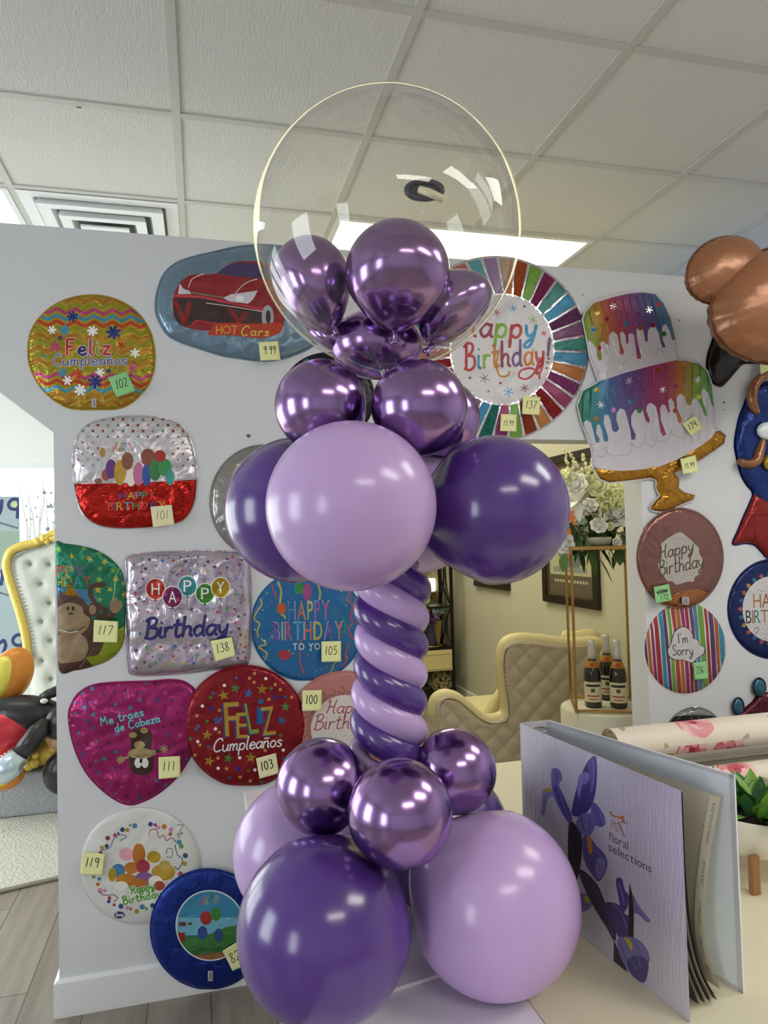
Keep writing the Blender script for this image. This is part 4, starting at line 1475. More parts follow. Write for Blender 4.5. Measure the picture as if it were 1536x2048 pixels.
bands(drip1, -250, 900, 40, 680, [(0, '#5f8a2f'), (.2, '#6a9a36'), (.34, '#b07a30'), (.45, '#a8474a'), (.58, '#8f4478'), (.7, '#5d4a86'), (.84, '#3a6a8a'), (1, '#2f7a6a')], 180)
bands(drip2, 0, 1220, 640, 1390, [(0, '#2f7a4a'), (.1, '#2f7f78'), (.18, '#3a7fa0'), (.3, '#565a94'), (.45, '#6a3f7e'), (.55, '#98336c'), (.66, '#a03f5e'), (.76, '#b0702f'), (.86, '#7f9a35'), (1, '#3f8a4a')], 0)
GOLD = foil('#a8762a', 'crk')
a.add(GOLD, stand)
for x, y, c in ((195, 240, '#b8962c'), (275, 295, '#a03a48'), (160, 390, '#3080a8'), (445, 335, '#3f8fae'), (550, 260, '#6a3a7a'), (725, 170, '#b0502c'), (570, 375, '#b8702c'), (675, 350, '#a02c58'), (775, 425, '#3f7f48'), (210, 548, '#a03468'), (190, 912, '#b8962c'), (185, 1165, '#b8782c'), (335, 1090, '#b87ac0'), (485, 1010, '#3a8fae'), (560, 1095, '#3f8048'), (875, 1095, '#a8502c'), (1080, 975, '#b8a82c'), (720, 745, '#a8602c'), (875, 880, '#8a3a5a'), (955, 715, '#b0882c')):
    a.add(foil(c, S), circ(1150 + x / 4.356, 570 + y / 4.356, 5, n=14))
STW = foil('#d2cec2', SV)
for x, y in ((470, 835), (765, 910), (225, 1045), (1060, 820), (335, 185), (645, 215)):
    for t in (.2, 1.25, 2.3):
        px, py = 1150 + x / 4.356, 570 + y / 4.356
        a.add(STW, strokes([(px - 7 * math.cos(t), py - 7 * math.sin(t)), (px + 7 * math.cos(t), py + 7 * math.sin(t))], 2.0))
SCR = foil('#86828a', IK)
for pts in (((180, 1490), (260, 1490), (285, 1420), (250, 1430), (330, 1490), (380, 1480)), ((390, 1480), (470, 1470), (500, 1380), (480, 1380), (540, 1420), (600, 1380), (610, 1300)), ((620, 1380), (680, 1410), (710, 1320)), ((720, 1360), (800, 1350), (850, 1250), (840, 1290), (930, 1330)), ((380, 660), (420, 690), (470, 640), (530, 600)), ((630, 560), (700, 610), (730, 550), (780, 600))):
    a.add(SCR, strokes(c44(*pts), 1.1))
foil_balloon('two-tier cake foil balloon with rainbow icing drips on a gold stand', O, foil('#a7a3aa', MT), a, T=.012, wid=26, seed=15, smooth_outline=False, grid=5, lift=.008)
sticky([(1365, 848), (1391, 829), (1407, 855), (1383, 872)], '174', 'tilted yellow sticky note reading 174 on the cake balloon', lift=.03)
sticky([(1360, 918), (1391, 910), (1398, 943), (1367, 948)], '15.99', 'yellow sticky note reading 15.99 on the gold cake stand', lift=.03, w=1.1, size=.3)

# --- rose gold balloon, 172
a = Art()


def c53(*p):
    return [(1260 + x / 5.25, 1010 + y / 5.25) for x, y in p]


r2 = random.Random(5)
a.add(foil('#b0704a', 'crk'), c53((330, 1040), (420, 960), (560, 900), (700, 870), (860, 930), (800, 1040), (700, 1090), (500, 1090)))
blob = [(1361 + (44 + r2.uniform(-5, 5)) * math.cos(t), 1120 + (50 + r2.uniform(-6, 6)) * math.sin(t)) for t in np.linspace(0, 6.28, 26)[:-1]]
a.add(foil('#96918e', IK), blob)
confetti(a, 40, [foil('#6a4a3c', IK), foil('#8a6a5a', IK)], circ(1361, 1119, 56, 62), 1.2, 2.2, kinds='c', seed=12)
BZ = foil('#4f3c22', IK)
for s, p0, p1, h in (('Happy', (1318, 1119), (1388, 1102), 27), ('Birthday', (1317, 1152), (1408, 1133), 30)):
    for l in pen(s, p0, p1, h, 2.4, slant=.2, gap=.01):
        a.add(BZ, l)
foil_balloon('round rose-gold foil balloon with bronze Happy Birthday script under the gold stand', ell(1360, 1116, 85, 98, 40), foil('#835a54', S), a, seed=16, barcode=(1371, 1202, 14, 15), lift=.01)
sticky([(1307, 1174), (1338, 1168), (1344, 1200.5), (1312, 1207)], '194', 'green sticky note with a crossed-out number and 172 on the rose-gold balloon', PAPER_G, lift=.034, second='172', w=1.3)

# --- striped I'm Sorry balloon, 236
a = Art()
x = 1283.0
SC = ['#5a3060', '#b0622c', '#8f2c5c', '#9c2c3a', '#3a86a4', '#5f3668', '#6f9c3a', '#a8402c', '#b06a2c', '#8f2f6a', '#9c2c44', '#75406f', '#3f88a4', '#6f9c3a', '#9c3034', '#5a3468', '#a8582c', '#3a88a8', '#9c2c3a', '#a03a70']
SW = [8, 6, 6, 9, 8, 6, 7, 8, 7, 7, 6, 7, 7, 10, 6, 9, 6, 9, 7, 7]
for c, w in zip(SC, SW):
    k = (x - 1283) / 170
    sh = 10 - 4 * k
    pts_l = [(x - sh, 1190), (x + R.uniform(-1, 1), 1260), (x + sh * .6, 1330), (x + sh * 1.2, 1400)]
    pts_r = [(x + w - sh, 1190), (x + w + R.uniform(-1, 1), 1260), (x + w + sh * .6, 1330), (x + w + sh * 1.2, 1400)]
    a.add(foil(c, MT), pts_l + pts_r[::-1])
    x += w + 1.9
cl = smooth_path(c53((400, 1520), (430, 1460), (470, 1340), (540, 1285), (600, 1295), (650, 1350), (660, 1400), (710, 1420), (730, 1465), (780, 1500), (770, 1560), (700, 1610), (660, 1655), (600, 1640), (560, 1625), (470, 1620), (410, 1580)), 4, True)
cc = np.array(cl).mean(0)
a.add(INK_DK, [tuple(cc + (np.array(p) - cc) * 1.05) for p in cl])
a.add(foil('#a9a5a8', MT), cl)
for s, p0, p1, h in (("I'm", (1356, 1287), (1378, 1285), 20), ('Sorry...', (1345, 1311), (1401, 1309), 21)):
    for l in pen(s, p0, p1, h, 1.7, gap=.06):
        a.add(INK_DK, l)
foil_balloon("round foil balloon with vertical rainbow stripes and a white I'm Sorry cloud", ell(1370, 1296, 81, 91, 40), foil('#b3aeb0', MT), a, seed=17, T=.008)
sticky([(1387, 1326), (1415, 1322), (1417, 1357), (1389.5, 1359.5)], '236-', 'green sticky note reading 236 on the striped balloon', PAPER_G, w=1.1)

# --- navy Happy Birthday balloon at the right edge
O = ell(1546, 1218, 89, 98, 40)
a = Art()
for k in range(26):
    an = 2 * math.pi * k / 26
    a.add(foil(['#a85a3a', '#a8823a', '#2f6a86', '#a04a5a', '#2f4f86'][k % 5], IK), circ(1546 + 65 * math.cos(an), 1218 + 70 * math.sin(an), 6, 5, 4, an))
a.add(foil('#a9a7a8', MT), circ(1546, 1218, 61, 66, 40))
confetti(a, 50, [INK_DK, foil('#5a5a62', IK)], circ(1546, 1218, 56, 61), 1.2, 2.2, avoid=((1490, 1184, 1610, 1250),), kinds='ct', seed=2)
a.add(INK_DK, strokes([(1508, 1262), (1512, 1255), (1518, 1258), (1513, 1266), (1506, 1270)], 1.0))
WDC = ['#a8702c', '#a8523a', '#2f6a72', '#a8702c', '#2f3f6a']
for s, p0, p1, h, cs in (('HAPPY', (1507, 1216), (1586, 1213), 28, WDC), ('BIRTHDAY', (1492, 1247), (1602, 1243), 26, ['#2a2a34', '#a8623a', '#2f7a72', '#a8702c', '#2f3f6a', '#a8523a', '#2f7a72', '#2a2a34'])):
    for c, l in zip(cs, block(s, p0, p1, h, .02)):
        a.add(foil(c, IK), l, 'eo')
foil_balloon('navy-rimmed foil balloon with wood-coloured HAPPY BIRTHDAY, cut by the right edge', O, foil('#1c2a5c', S), a, seed=18)

# --- black balloon under the bear, crown and dome shapes behind the paper roll
O = [(1436, 643), (1426, 680), (1416, 712), (1415, 739), (1423, 762), (1440, 772), (1453, 762), (1473, 739), (1486, 727), (1520, 726), (1575, 735), (1600, 690), (1560, 650), (1500, 640)]
foil_balloon('black foil balloon partly hidden under the brown bear balloon', O, foil('#26211f', S), Art(), seed=19, T=.02, wid=24, wr=1.5)
sticky([(1519, 716), (1550, 715), (1552, 748), (1521, 748)], ' ', 'yellow sticky note at the right edge under the bear balloon', lift=.034)

O = [(1477, 1434), (1490, 1418), (1505, 1405), (1516, 1392), (1540, 1386), (1570, 1385), (1600, 1392), (1620, 1440), (1560, 1446)]
a = Art()
for k in range(9):
    a.add(foil('#b87a86', S), circ(1518 + k * 9, 1391 - (k % 2) * 2, 3.2, n=10))
    a.add(foil('#b87a86', S), circ(1489 + k * 12, 1429 + (k % 2), 4, 2, n=10))
root = foil_balloon('burgundy crown foil balloon with blue oval gems behind the paper roll', O, foil('#5e1d2c', S), a, seed=20, T=.022, wid=16)
for x, y, rx, ry in ((1476, 1413, 12, 16.5), (1518, 1374, 14, 17)):
    C = at_y(x, y, D - .012)
    g = MB()
    sx = 1 / F * 2.75
    g.ball(C, (rx * sx, .012, ry * sx), 24, 12)
    gem = g.go('gem', foil('#3f6f86', S), root, True)
    g = MB()
    g.tube([C + np.array([rx * sx * 1.04 * math.cos(t), -.001, ry * sx * 1.04 * math.sin(t)]) for t in np.linspace(0, 2 * math.pi, 29)[:-1]], .0045, 8, closed=True)
    g.go('gem_rim', foil('#24303c', S), gem, True)

O = [(1338, 1449), (1352, 1431), (1368, 1421), (1388, 1416), (1408, 1419), (1424, 1428), (1440, 1448), (1440, 1475), (1338, 1475)]
a = Art()
a.add(foil('#1a1a1c', S), [(1330, 1436), (1352, 1433), (1424, 1431), (1450, 1436), (1450, 1490), (1330, 1490)])
confetti(a, 10, [foil('#b0b0b4', IK)], [(1350, 1436), (1430, 1434), (1430, 1450), (1350, 1450)], 1.2, 2, kinds='c')
root = foil_balloon('small grey and black dome foil balloon peeping over the paper roll', O, foil('#807e80', S), a, seed=21, T=.02, wid=14)
MB().ball(at_y(1391, 1414, D - .016), .0085, 16, 10).go('top_knob', mat('chrome_knob', '#cfcfcf', 0.12, 1.0, k=1.6), root, True)
# --- blue, tan and red figure-shaped foil balloon at the right edge (plain coloured shapes)
O = [(1515, 770), (1496, 792), (1487, 815), (1479, 834), (1472, 868), (1470, 892), (1474, 915), (1482, 947), (1493, 968), (1506, 986), (1500, 1006), (1487, 1035), (1476, 1062), (1466, 1088), (1490, 1086), (1510, 1090), (1524, 1104), (1540, 1118), (1590, 1125), (1640, 1080), (1640, 800), (1580, 760)]
a = Art()
RDF = foil('#8c2622', S)
a.add(RDF, [(1508, 988), (1535, 1004), (1650, 1010), (1650, 1140), (1540, 1130), (1508, 1095), (1460, 1092), (1480, 1040)])
a.add(foil('#6f1d1c', S), strokes([(1512, 992), (1508, 1040), (1510, 1085)], 2.0))
BLK2 = foil('#182f6e', S)
TNF = foil('#96684a', S)
root = foil_balloon('blue, tan and red figure-shaped foil balloon with a scalloped edge, cut off at right', O, BLK2, a, seed=22, T=.025, wid=30, wr=1.5)


def wall_tube(name, pts, r, m, parent, yoff=.03):
    mb = MB()
    P = [at_y(x, y, D - yoff) for x, y in smooth_path(pts, 5)]
    n = len(P)
    mb.tube(P, [r * (0.55 + 0.45 * math.sin(math.pi * min(1, max(0, (k + 1.2) / (n + 1.4))))) for k in range(n)], 14)
    return mb.go(name, m, parent, True)


wall_tube('arm', [(1550, 744), (1528, 752), (1509, 770), (1504, 795), (1508, 815), (1516, 826)], .021, TNF, root)
wall_tube('arm', [(1478, 922), (1495, 928), (1512, 922), (1520, 900), (1526, 880)], .021, TNF, root)
MB().ball(at_y(1535, 862, D - .035), (.05, .02, .036), 20, 12).go('white_sleeve', foil('#b7bfca', MT), root, True)
MB().ball(at_y(1540, 925, D - .03), (.035, .018, .035), 18, 10).go('yellow_patch', foil('#a08a2c', S), root, True)

# --- brown teddy bear foil balloon floating in front of the wall, top right
BEAR = mat('brown_film', '#7b5138', 0.27, 0.25, k=1.9, bump=.004, bscale=14, bdetail=3)
BEARD = mat('brown_film_seam', '#57341f', 0.3, 0.2, k=1.4)
bear = empty('bear_balloon', at_y(1560, 770, 2.02), 'brown bear-shaped foil balloon with a round ear, cut off at the top right', 'balloon')


def pillow(name, cx, cy, rx, ry, y, depth, m, parent, rot=0.0, puckers=26, seam=True):
    """inflated foil pad: lens-shaped with puckers near the seam"""
    c = at_y(cx, cy, y)
    ex = (at_y(cx + rx * math.cos(rot), cy + rx * math.sin(rot), y) - c)
    ey = (at_y(cx - ry * math.sin(rot), cy + ry * math.cos(rot), y) - c)
    nrm = -c / np.hypot(*c[:2])
    nrm = np.array((0, -1, 0))
    v, f = [], []
    n, m_ = 96, 18
    for side in (1, -1):
        for k in range(m_ + 1):
            s = k / m_
            for j in range(n):
                t = 2 * math.pi * j / n
                pk = 1 + 0.012 * math.sin(t * puckers) * s ** 8
                h = depth * math.sqrt(max(0, 1 - s ** 2.2)) * (1 + .05 * math.sin(t * puckers) * s ** 8)
                v.append(c + (ex * math.cos(t) + ey * math.sin(t)) * s * pk + nrm * h * side)
    L = (m_ + 1) * n
    for sd in (0, 1):
        for k in range(m_):
            for j in range(n):
                q = (sd * L + k * n + j, sd * L + k * n + (j + 1) % n, sd * L + (k + 1) * n + (j + 1) % n, sd * L + (k + 1) * n + j)
                f.append(q if sd else q[::-1])
    o = build(name, v, f, m, None, True, parent)
    if seam:
        mb = MB()
        mb.tube([c + (ex * math.cos(t) + ey * math.sin(t)) * 1.015 for t in np.linspace(0, 2 * math.pi, 97)[:-1]], .0035, 6, closed=True)
        mb.go('seam', BEARD, o, True)
    return o


pillow('head', 1577, 608, 146, 116, 2.0, .13, BEAR, bear, -.25)
pillow('ear', 1449, 541, 76, 64, 2.03, .07, BEAR, bear, -.5)
pillow('cheek', 1440, 690, 1, 1, 2.0, .001, BEAR, bear) if False else None

# ------------------------------------------------------------------ latex balloons
LAV = mat('lavender_latex', '#a488b5', 0.26, k=1.58, sss=.15, spec=.5, coat=.3)
PUR = mat('purple_latex', '#4a2b76', 0.24, k=1.35, sss=.04, coat=.5)


def chrome(name, c):
    return mat(name, c, 0.19, 1.0)


CHR = chrome('chrome_purple', (0.35, 0.21, 0.46, 1.0))


def latex(label, px, py, depth, rpx, m, knot=(0, 0, 1), stretch=1.06, name='latex_balloon', group='round balloons of the purple balloon column', clampto=None, squash=None, center=None):
    c = np.array(center) if center is not None else at_d(px, py, depth)
    Rr = rpx * depth / F
    ax = Vector(knot).normalized()
    u = ax.orthogonal().normalized()
    w = ax.cross(u)
    n, mm = 56, 40
    v, f = [], []
    for k in range(mm + 1):
        t = math.pi * k / mm          # 0 at the crown, pi at the knot
        rr = math.sin(t)
        h = math.cos(t)
        if t > 1.9:
            q = (t - 1.9) / (math.pi - 1.9)
            h -= (stretch - 1.0) * 1.6 * q ** 2.5
            rr *= 1 - 0.10 * math.sin(math.pi * q)
        for j in range(n):
            a = 2 * math.pi * j / n
            p = Vector(c) - ax * (h * Rr) + (u * math.cos(a) + w * math.sin(a)) * (rr * Rr)
            if squash:
                d = p - Vector(c)
                p = Vector(c) + Vector((d.x * squash[0], d.y * squash[1], d.z * squash[2]))
            if clampto is not None:
                cc, lim = clampto
                d = p - Vector(cc)
                s8 = lim * .82
                if d.length > s8:
                    p = Vector(cc) + d * ((s8 + (lim - s8) * (1 - math.exp(-(d.length - s8) / (lim - s8)))) / d.length)
            v.append(p)
    for k in range(mm):
        for j in range(n):
            f.append((k * n + j, (k + 1) * n + j, (k + 1) * n + (j + 1) % n, k * n + (j + 1) % n))
    # weld the poles
    bm = bmesh.new()
    bv = [bm.verts.new(p) for p in v]
    for q in f:
        bm.faces.new([bv[k] for k in q])
    bmesh.ops.remove_doubles(bm, verts=bm.verts[:], dist=1e-5)
    bmesh.ops.recalc_face_normals(bm, faces=bm.faces[:])
    bm.verts.index_update()
    vv = [tuple(p.co) for p in bm.verts]
    ff = [[p.index for p in q.verts] for q in bm.faces]
    bm.free()
    root = empty(name, (c[0], c[1], c[2] - Rr), label, 'balloon', group)
    build('skin', vv, ff, m, None, True, root, origin=c)
    tip = Vector(c) + ax * (Rr * (1 + (stretch - 1) * 1.6))
    if clampto is not None and (tip - Vector(clampto[0])).length > clampto[1]:
        return root
    kb = MB()
    kb.tube([tip - ax * .004, tip + ax * .004, tip + ax * .012, tip + ax * .016], [.006, .0045, .007, .0085], 12)
    kb.go('knot', m, root, True, origin=tip)
    return root


AX = np.array((0.295, 1.165))          # axis of the column


def toward(px, py, depth, z):
    c = at_d(px, py, depth)
    return (AX[0] - c[0], AX[1] - c[1], z - c[2])


def lat(label, px, py, depth, rpx, m, zk, **kw):
    return latex(label, px, py, depth, rpx, m, toward(px, py, depth, zk), **kw)


# base
lat('large glossy dark purple balloon at the very front of the column base', 650, 1852, 1.015, 174, PUR, -.47, stretch=1.1)
lat('large pale lavender balloon at the base beside the binder', 986, 1800, 1.09, 171, LAV, -.47)
lat('lavender balloon at the rear left of the base, behind the front purple one', 604, 1700, 1.27, 136, LAV, -.47)
lat('dark purple balloon at the rear right of the base, almost hidden', 880, 1672, 1.33, 140, PUR, -.47)
lat('shiny metallic purple balloon on the left of the base trio', 645, 1572, 1.13, 93, CHR, -.42)
latex('shiny metallic purple balloon in the middle front of the base trio, tip pointing down', 800, 1626, 1.0, 105, CHR, (0.02, .5, -.75), stretch=1.16)
lat('shiny metallic purple balloon on the right of the base trio, nearest the binder', 909, 1541, 1.16, 83, CHR, -.42)
# middle
lat('large lavender balloon at the front of the middle cluster', 703, 1012, 1.02, 170, LAV, .0)
lat('big dark purple balloon on the left of the middle cluster', 598, 1020, 1.2, 146, PUR, .0)
lat('big dark purple balloon on the right of the middle cluster', 987, 1020, 1.15, 149, PUR, .0)
lat('lavender balloon at the back of the middle cluster, only its underside showing', 832, 1012, 1.38, 134, LAV, .0)
lat('shiny metallic purple balloon below the bubble on the left', 643, 812, 1.12, 93, CHR, .15)
lat('shiny metallic purple balloon below the bubble on the right', 838, 816, 1.08, 97, CHR, .15)
lat('shiny metallic purple balloon behind the pair below the bubble', 880, 838, 1.3, 80, CHR, .15)

# clear bubble with five small balloons inside
BC = at_d(774, 470, 1.22)
BR = 264 * 1.22 / F
m, nt, b = node_mat('clear_bubble_film')
for n_ in list(nt.nodes):
    if n_.type != 'OUTPUT_MATERIAL':
        nt.nodes.remove(n_)
out = [n_ for n_ in nt.nodes if n_.type == 'OUTPUT_MATERIAL'][0]
tr = nt.nodes.new('ShaderNodeBsdfTransparent')
tr.inputs['Color'].default_value = (.985, .98, .965, 1)
gl = nt.nodes.new('ShaderNodeBsdfGlossy')
gl.inputs['Roughness'].default_value = 0.015
tl = nt.nodes.new('ShaderNodeBsdfDiffuse')
tl.inputs['Color'].default_value = (.85, .8, .6, 1)
lw = nt.nodes.new('ShaderNodeLayerWeight')
lw.inputs['Blend'].default_value = 0.5
pw = nt.nodes.new('ShaderNodeMath')
pw.operation = 'POWER'
pw.inputs[1].default_value = 32.0
nz = nt.nodes.new('ShaderNodeTexNoise')
nz.inputs['Scale'].default_value = 5.0
nz.inputs['Detail'].default_value = 3.0
tc = nt.nodes.new('ShaderNodeTexCoord')
bp = nt.nodes.new('ShaderNodeBump')
bp.inputs['Distance'].default_value = 0.004
bp.inputs['Strength'].default_value = 0.6
mx1 = nt.nodes.new('ShaderNodeMixShader')
mx2 = nt.nodes.new('ShaderNodeMixShader')
nt.links.new(tc.outputs['Object'], nz.inputs['Vector'])
nt.links.new(nz.outputs['Fac'], bp.inputs['Height'])
nt.links.new(bp.outputs['Normal'], gl.inputs['Normal'])
p5 = nt.nodes.new('ShaderNodeMath')
p5.operation = 'POWER'
p5.inputs[1].default_value = 4.0
sc5 = nt.nodes.new('ShaderNodeMath')
sc5.operation = 'MULTIPLY_ADD'
sc5.inputs[1].default_value = 0.75
sc5.inputs[2].default_value = 0.055
nt.links.new(lw.outputs['Facing'], p5.inputs[0])
nt.links.new(p5.outputs[0], sc5.inputs[0])
nt.links.new(sc5.outputs[0], mx1.inputs['Fac'])
nt.links.new(tr.outputs[0], mx1.inputs[1])
nt.links.new(gl.outputs[0], mx1.inputs[2])
nt.links.new(lw.outputs['Facing'], pw.inputs[0])
nt.links.new(pw.outputs[0], mx2.inputs['Fac'])
nt.links.new(mx1.outputs[0], mx2.inputs[1])
nt.links.new(tl.outputs[0], mx2.inputs[2])
nt.links.new(mx2.outputs[0], out.inputs['Surface'])
BUB = m

bub = empty('bubble_balloon', BC - np.array((0, 0, BR)), 'big clear bubble balloon holding small purple balloons, topping the column', 'balloon')
mb = MB()
n, mm = 96, 72
v, f = [], []
for k in range(mm + 1):
    t = math.pi * k / mm
    rr, h = math.sin(t), math.cos(t)
    if t > 2.5:
        q = (t - 2.5) / (math.pi - 2.5)
        h -= .05 * q * q
        rr = rr * (1 - q) + q * max(rr, 0.07)
    for j in range(n):
        a = 2 * math.pi * j / n
        v.append(BC + BR * np.array((rr * math.cos(a), rr * math.sin(a), h)))
for k in range(mm):
    for j in range(n):
        f.append((k * n + j, (k + 1) * n + j, (k + 1) * n + (j + 1) % n, k * n + (j + 1) % n))
build('clear_skin', v, f, BUB, None, True, bub, origin=BC)
# filling valve on the upper back of the bubble
vp = at_d(850, 379, 1.22)
dv = Vector(vp - BC)
q = ray(850, 379)
q = q / np.linalg.norm(q)
bq = q @ BC
disc_ = bq * bq - (BC @ BC - (BR * .985) ** 2)
vp = q * (bq + math.sqrt(disc_))
nv = (BC - vp) / np.linalg.norm(BC - vp)
vm = MB()
e1 = Vector(nv).orthogonal().normalized()
vm.tube([vp + nv * .004 + np.array(RT) * .034 * math.cos(t) + np.array(UP) * .016 * math.sin(t) for t in np.linspace(0, 2 * math.pi, 25)[:-1]], .006, 8, closed=True)
M3 = Matrix((RT, UP, nv)).transposed()
vm.ball(vp + nv * .006, (.030, .013, .003), 24, 10, M=M3)
vv_ = vm.go('valve_ring', mat('valve_dark', '#43414e', .3), bub, True)
vm = MB()
vm.tube([vp + nv * .012 + RT * -.008 + UP * .004, vp + nv * .018 + RT * .014, vp + nv * .02 + RT * .042 - UP * .012], [.0075, .008, .007], 12)
vm.go('valve_tube', mat('valve_ivory', '#d8cfae', .4, k=1.3), bub, True)
mb = MB()
nb_ = BC - np.array((0, 0, BR * 1.045))
mb.lathe(nb_, [(.012, -.03), (.014, -.012), (.02, 0), (.017, .012)], 20)
mb.go('tied_neck', BUB, bub, True)

cl_ = (tuple(BC), BR * .99)
IN = 'small shiny balloons inside the clear bubble'
latex('shiny purple balloon at the top centre inside the clear bubble', 795, 549, 1.135, 105, CHR, (0.02, .3, -.9), group=IN, clampto=cl_)
latex('shiny purple balloon on the left inside the clear bubble', 620, 573, 1.2, 88, CHR, (.5, .1, -.8), group=IN, clampto=cl_, squash=(.95, 1, 1.12), stretch=1.0)
latex('shiny purple balloon on the right inside the clear bubble', 917, 628, 1.2, 86, CHR, (-.6, .1, -.7), group=IN, clampto=cl_, stretch=1.0)
latex('shiny purple balloon at the bottom inside the clear bubble, under the centre one', 753, 690, 1.26, 93, CHR, (0, .9, -.2), group=IN, stretch=1.0, squash=(1, .9, .74))
latex('shiny purple balloon low at the back left inside the clear bubble', 660, 690, 1.27, 60, CHR, (.3, -.2, -.9), group=IN, clampto=cl_)

# two long balloons twisted round each other make the stem
P0, P1 = at_d(786, 1120, 1.19), at_d(776, 1528, 1.19)
RH, RT_ = 0.037, 0.0268
NTURN = 3.62
for k, (m, label) in enumerate(((PUR, 'long dark purple balloon spiralling down the stem'), (LAV, 'long lavender balloon spiralling down the stem'))):
    pts = []
    N = 150
    for i in range(N):
        t = i / (N - 1)
        c = P0 + (P1 - P0) * t
        ang = math.radians(200) + k * math.pi + 2 * math.pi * NTURN * t
        # descending strands cross the front from left to right
        c = c + np.array((0, 0, -1)) * .009 * math.cos(ang)
        fan = 1 + .45 * max(0, t - .84) / .16 + .05 * math.sin(9 * t + k)
        pts.append(c + np.array((RT[0], RT[1], 0)) * RH * fan * math.cos(ang) + np.array((FW[0], FW[1], 0)) * RH * math.sin(ang) * 0.8)
    r = [RT_ * min(1, .35 + 6 * min(i, N - 1 - i) / N) for i in range(N)]
    root = empty('twisting_balloon', (P0[0], P0[1], P1[2]), label, 'balloon', 'long balloons twisted into the stem')
    mb = MB()
    mb.tube(pts, r, 22)
    mb.go('long_skin', m, root, True)
    e = Vector(pts[-1])
    MB().ball(e, (.012, .012, .012), 12, 8).go('knot', m, root, True)
# ------------------------------------------------------------------ tables and things standing on them
TW = mat('white_table_top', '#d8d2d8', 0.35, k=1.25)
TC = mat('cream_table_top', '#c9c0a8', 0.4, k=1.35)
TL_ = mat('table_leg_metal', '#8a8a8c', 0.4, .6, k=1.2)


def table(x0, x1, y0, y1, m, label):
    t = empty('display_table', ((x0 + x1) / 2, (y0 + y1) / 2, ZF), label, 'table')
    MB().box((x0, y0, ZT - .03), (x1, y1, ZT), bev=.002).go('table_top', m, t)
    mb = MB()
    for a, c in (((x0 + .03, y0 + .03), (x1 - .03, y0 + .05)), ((x0 + .03, y1 - .05), (x1 - .03, y1 - .03)), ((x0 + .03, y0 + .05), (x0 + .05, y1 - .05)), ((x1 - .05, y0 + .05), (x1 - .03, y1 - .05))):
        mb.box((a[0], a[1], ZT - .09), (c[0], c[1], ZT - .03))
    mb.go('apron', m, t)
    for x in (x0 + .13, x1 - .05):
        for y in (y0 + .05, y1 - .05):
            MB().tube([(x, y, ZF), (x, y, ZT - .03)], .017, 12).go('leg', TL_, t, True)
    return t


table(.105, .4595, .55, 2.03, TW, 'narrow white table under the balloon column')
table(.4605, 2.5, .55, 2.03, TC, 'wide cream table under the open binder and the paper rolls')

# white board under the column
pl = MB()
c0, c1 = np.array((.267, 1.068)), np.array((.40, 1.092))
e = (c1 - c0) / np.linalg.norm(c1 - c0)
n_ = np.array((-e[1], e[0]))
q = [c0 - e * .10, c1 + e * .02, c1 + e * .02 + n_ * .27, c0 - e * .10 + n_ * .27]
pl.prism([(p[0], p[1], ZT + .0005) for p in q], (0, 0, .006))
tag(pl.go('base_board', mat('white_board', '#d6ccd2', .5, k=1.3)), 'thin white board lying on the white table under the lower balloons', 'board')

# ---- open binder with iris cover
BA, BS = np.array((.655, .887)), np.array((.599, 1.295))       # front cover: free edge and spine edge on the table
BB_, BT = np.array((.772, .918)), np.array((.662, 1.299))      # back cover
HB = .321
binder = empty('ring_binder', ((BA[0] + BT[0]) / 2, (BA[1] + BT[1]) / 2, ZT), 'open silver binder standing upright with purple irises on its cover', 'binder')
COVE = mat('cover_edge', '#b8b6bc', .4, k=1.3)
LINER = mat('cover_liner', '#c9d0da', .45, k=1.35)
PAGE = mat('cream_page', '#d2c9b4', .6, k=1.25)


def cover_map(p, s):
    d = s - p
    nrm = np.array((d[1], -d[0])) / np.linalg.norm(d)
    if nrm @ p > 0:
        nrm = -nrm

    def f(px, py, h):
        r = ray(px, py)
        o = p + nrm * h
        t = (o @ nrm) / (r[:2] @ nrm)
        return r * t
    return f


fm = cover_map(BA, BS)


def pxy(p, z):
    v = np.array((p[0], p[1], z))
    d = v @ FW
    return (CX + F * (v @ RT) / d, CY - F * (v @ UP) / d)


def lerp(a, c, t):
    return a + (c - a) * t


out_ = [pxy(BA, ZT), pxy(BA, ZT + HB)]
out_ += [pxy(lerp(BA, BS, t), ZT + HB) for t in np.linspace(0, 1, 9)[1:]]
out_ += [pxy(BS, ZT)] + [pxy(lerp(BS, BA, t), ZT) for t in np.linspace(0, 1, 9)[1:-1]]
# brushed silver cover stock
m, nt, b = node_mat('silver_cover')
tc = nt.nodes.new('ShaderNodeTexCoord')
mp = nt.nodes.new('ShaderNodeMapping')
mp.inputs['Scale'].default_value = (220, 220, 25)
nz = nt.nodes.new('ShaderNodeTexNoise')
nz.inputs['Scale'].default_value = 1.0
bp = nt.nodes.new('ShaderNodeBump')
bp.inputs['Distance'].default_value = .0012
b.inputs['Base Color'].default_value = paint('#a5a3ae', 1.6)
b.inputs['Metallic'].default_value = .35
b.inputs['Roughness'].default_value = .3
nt.links.new(tc.outputs['Object'], mp.inputs['Vector'])
nt.links.new(mp.outputs['Vector'], nz.inputs['Vector'])
nt.links.new(nz.outputs['Fac'], bp.inputs['Height'])
nt.links.new(bp.outputs['Normal'], b.inputs['Normal'])
SILV = m


def ink(c, k=1.25):
    return mat('print_' + c.lstrip('#'), c, .35, .1, k=k, vary=.25, bscale=60)


def bz(*p):
    return [(1030 + x / 3.036, 1420 + y / 3.036) for x, y in p]


def bs(*p):
    return smooth_path(bz(*p), 3, True)


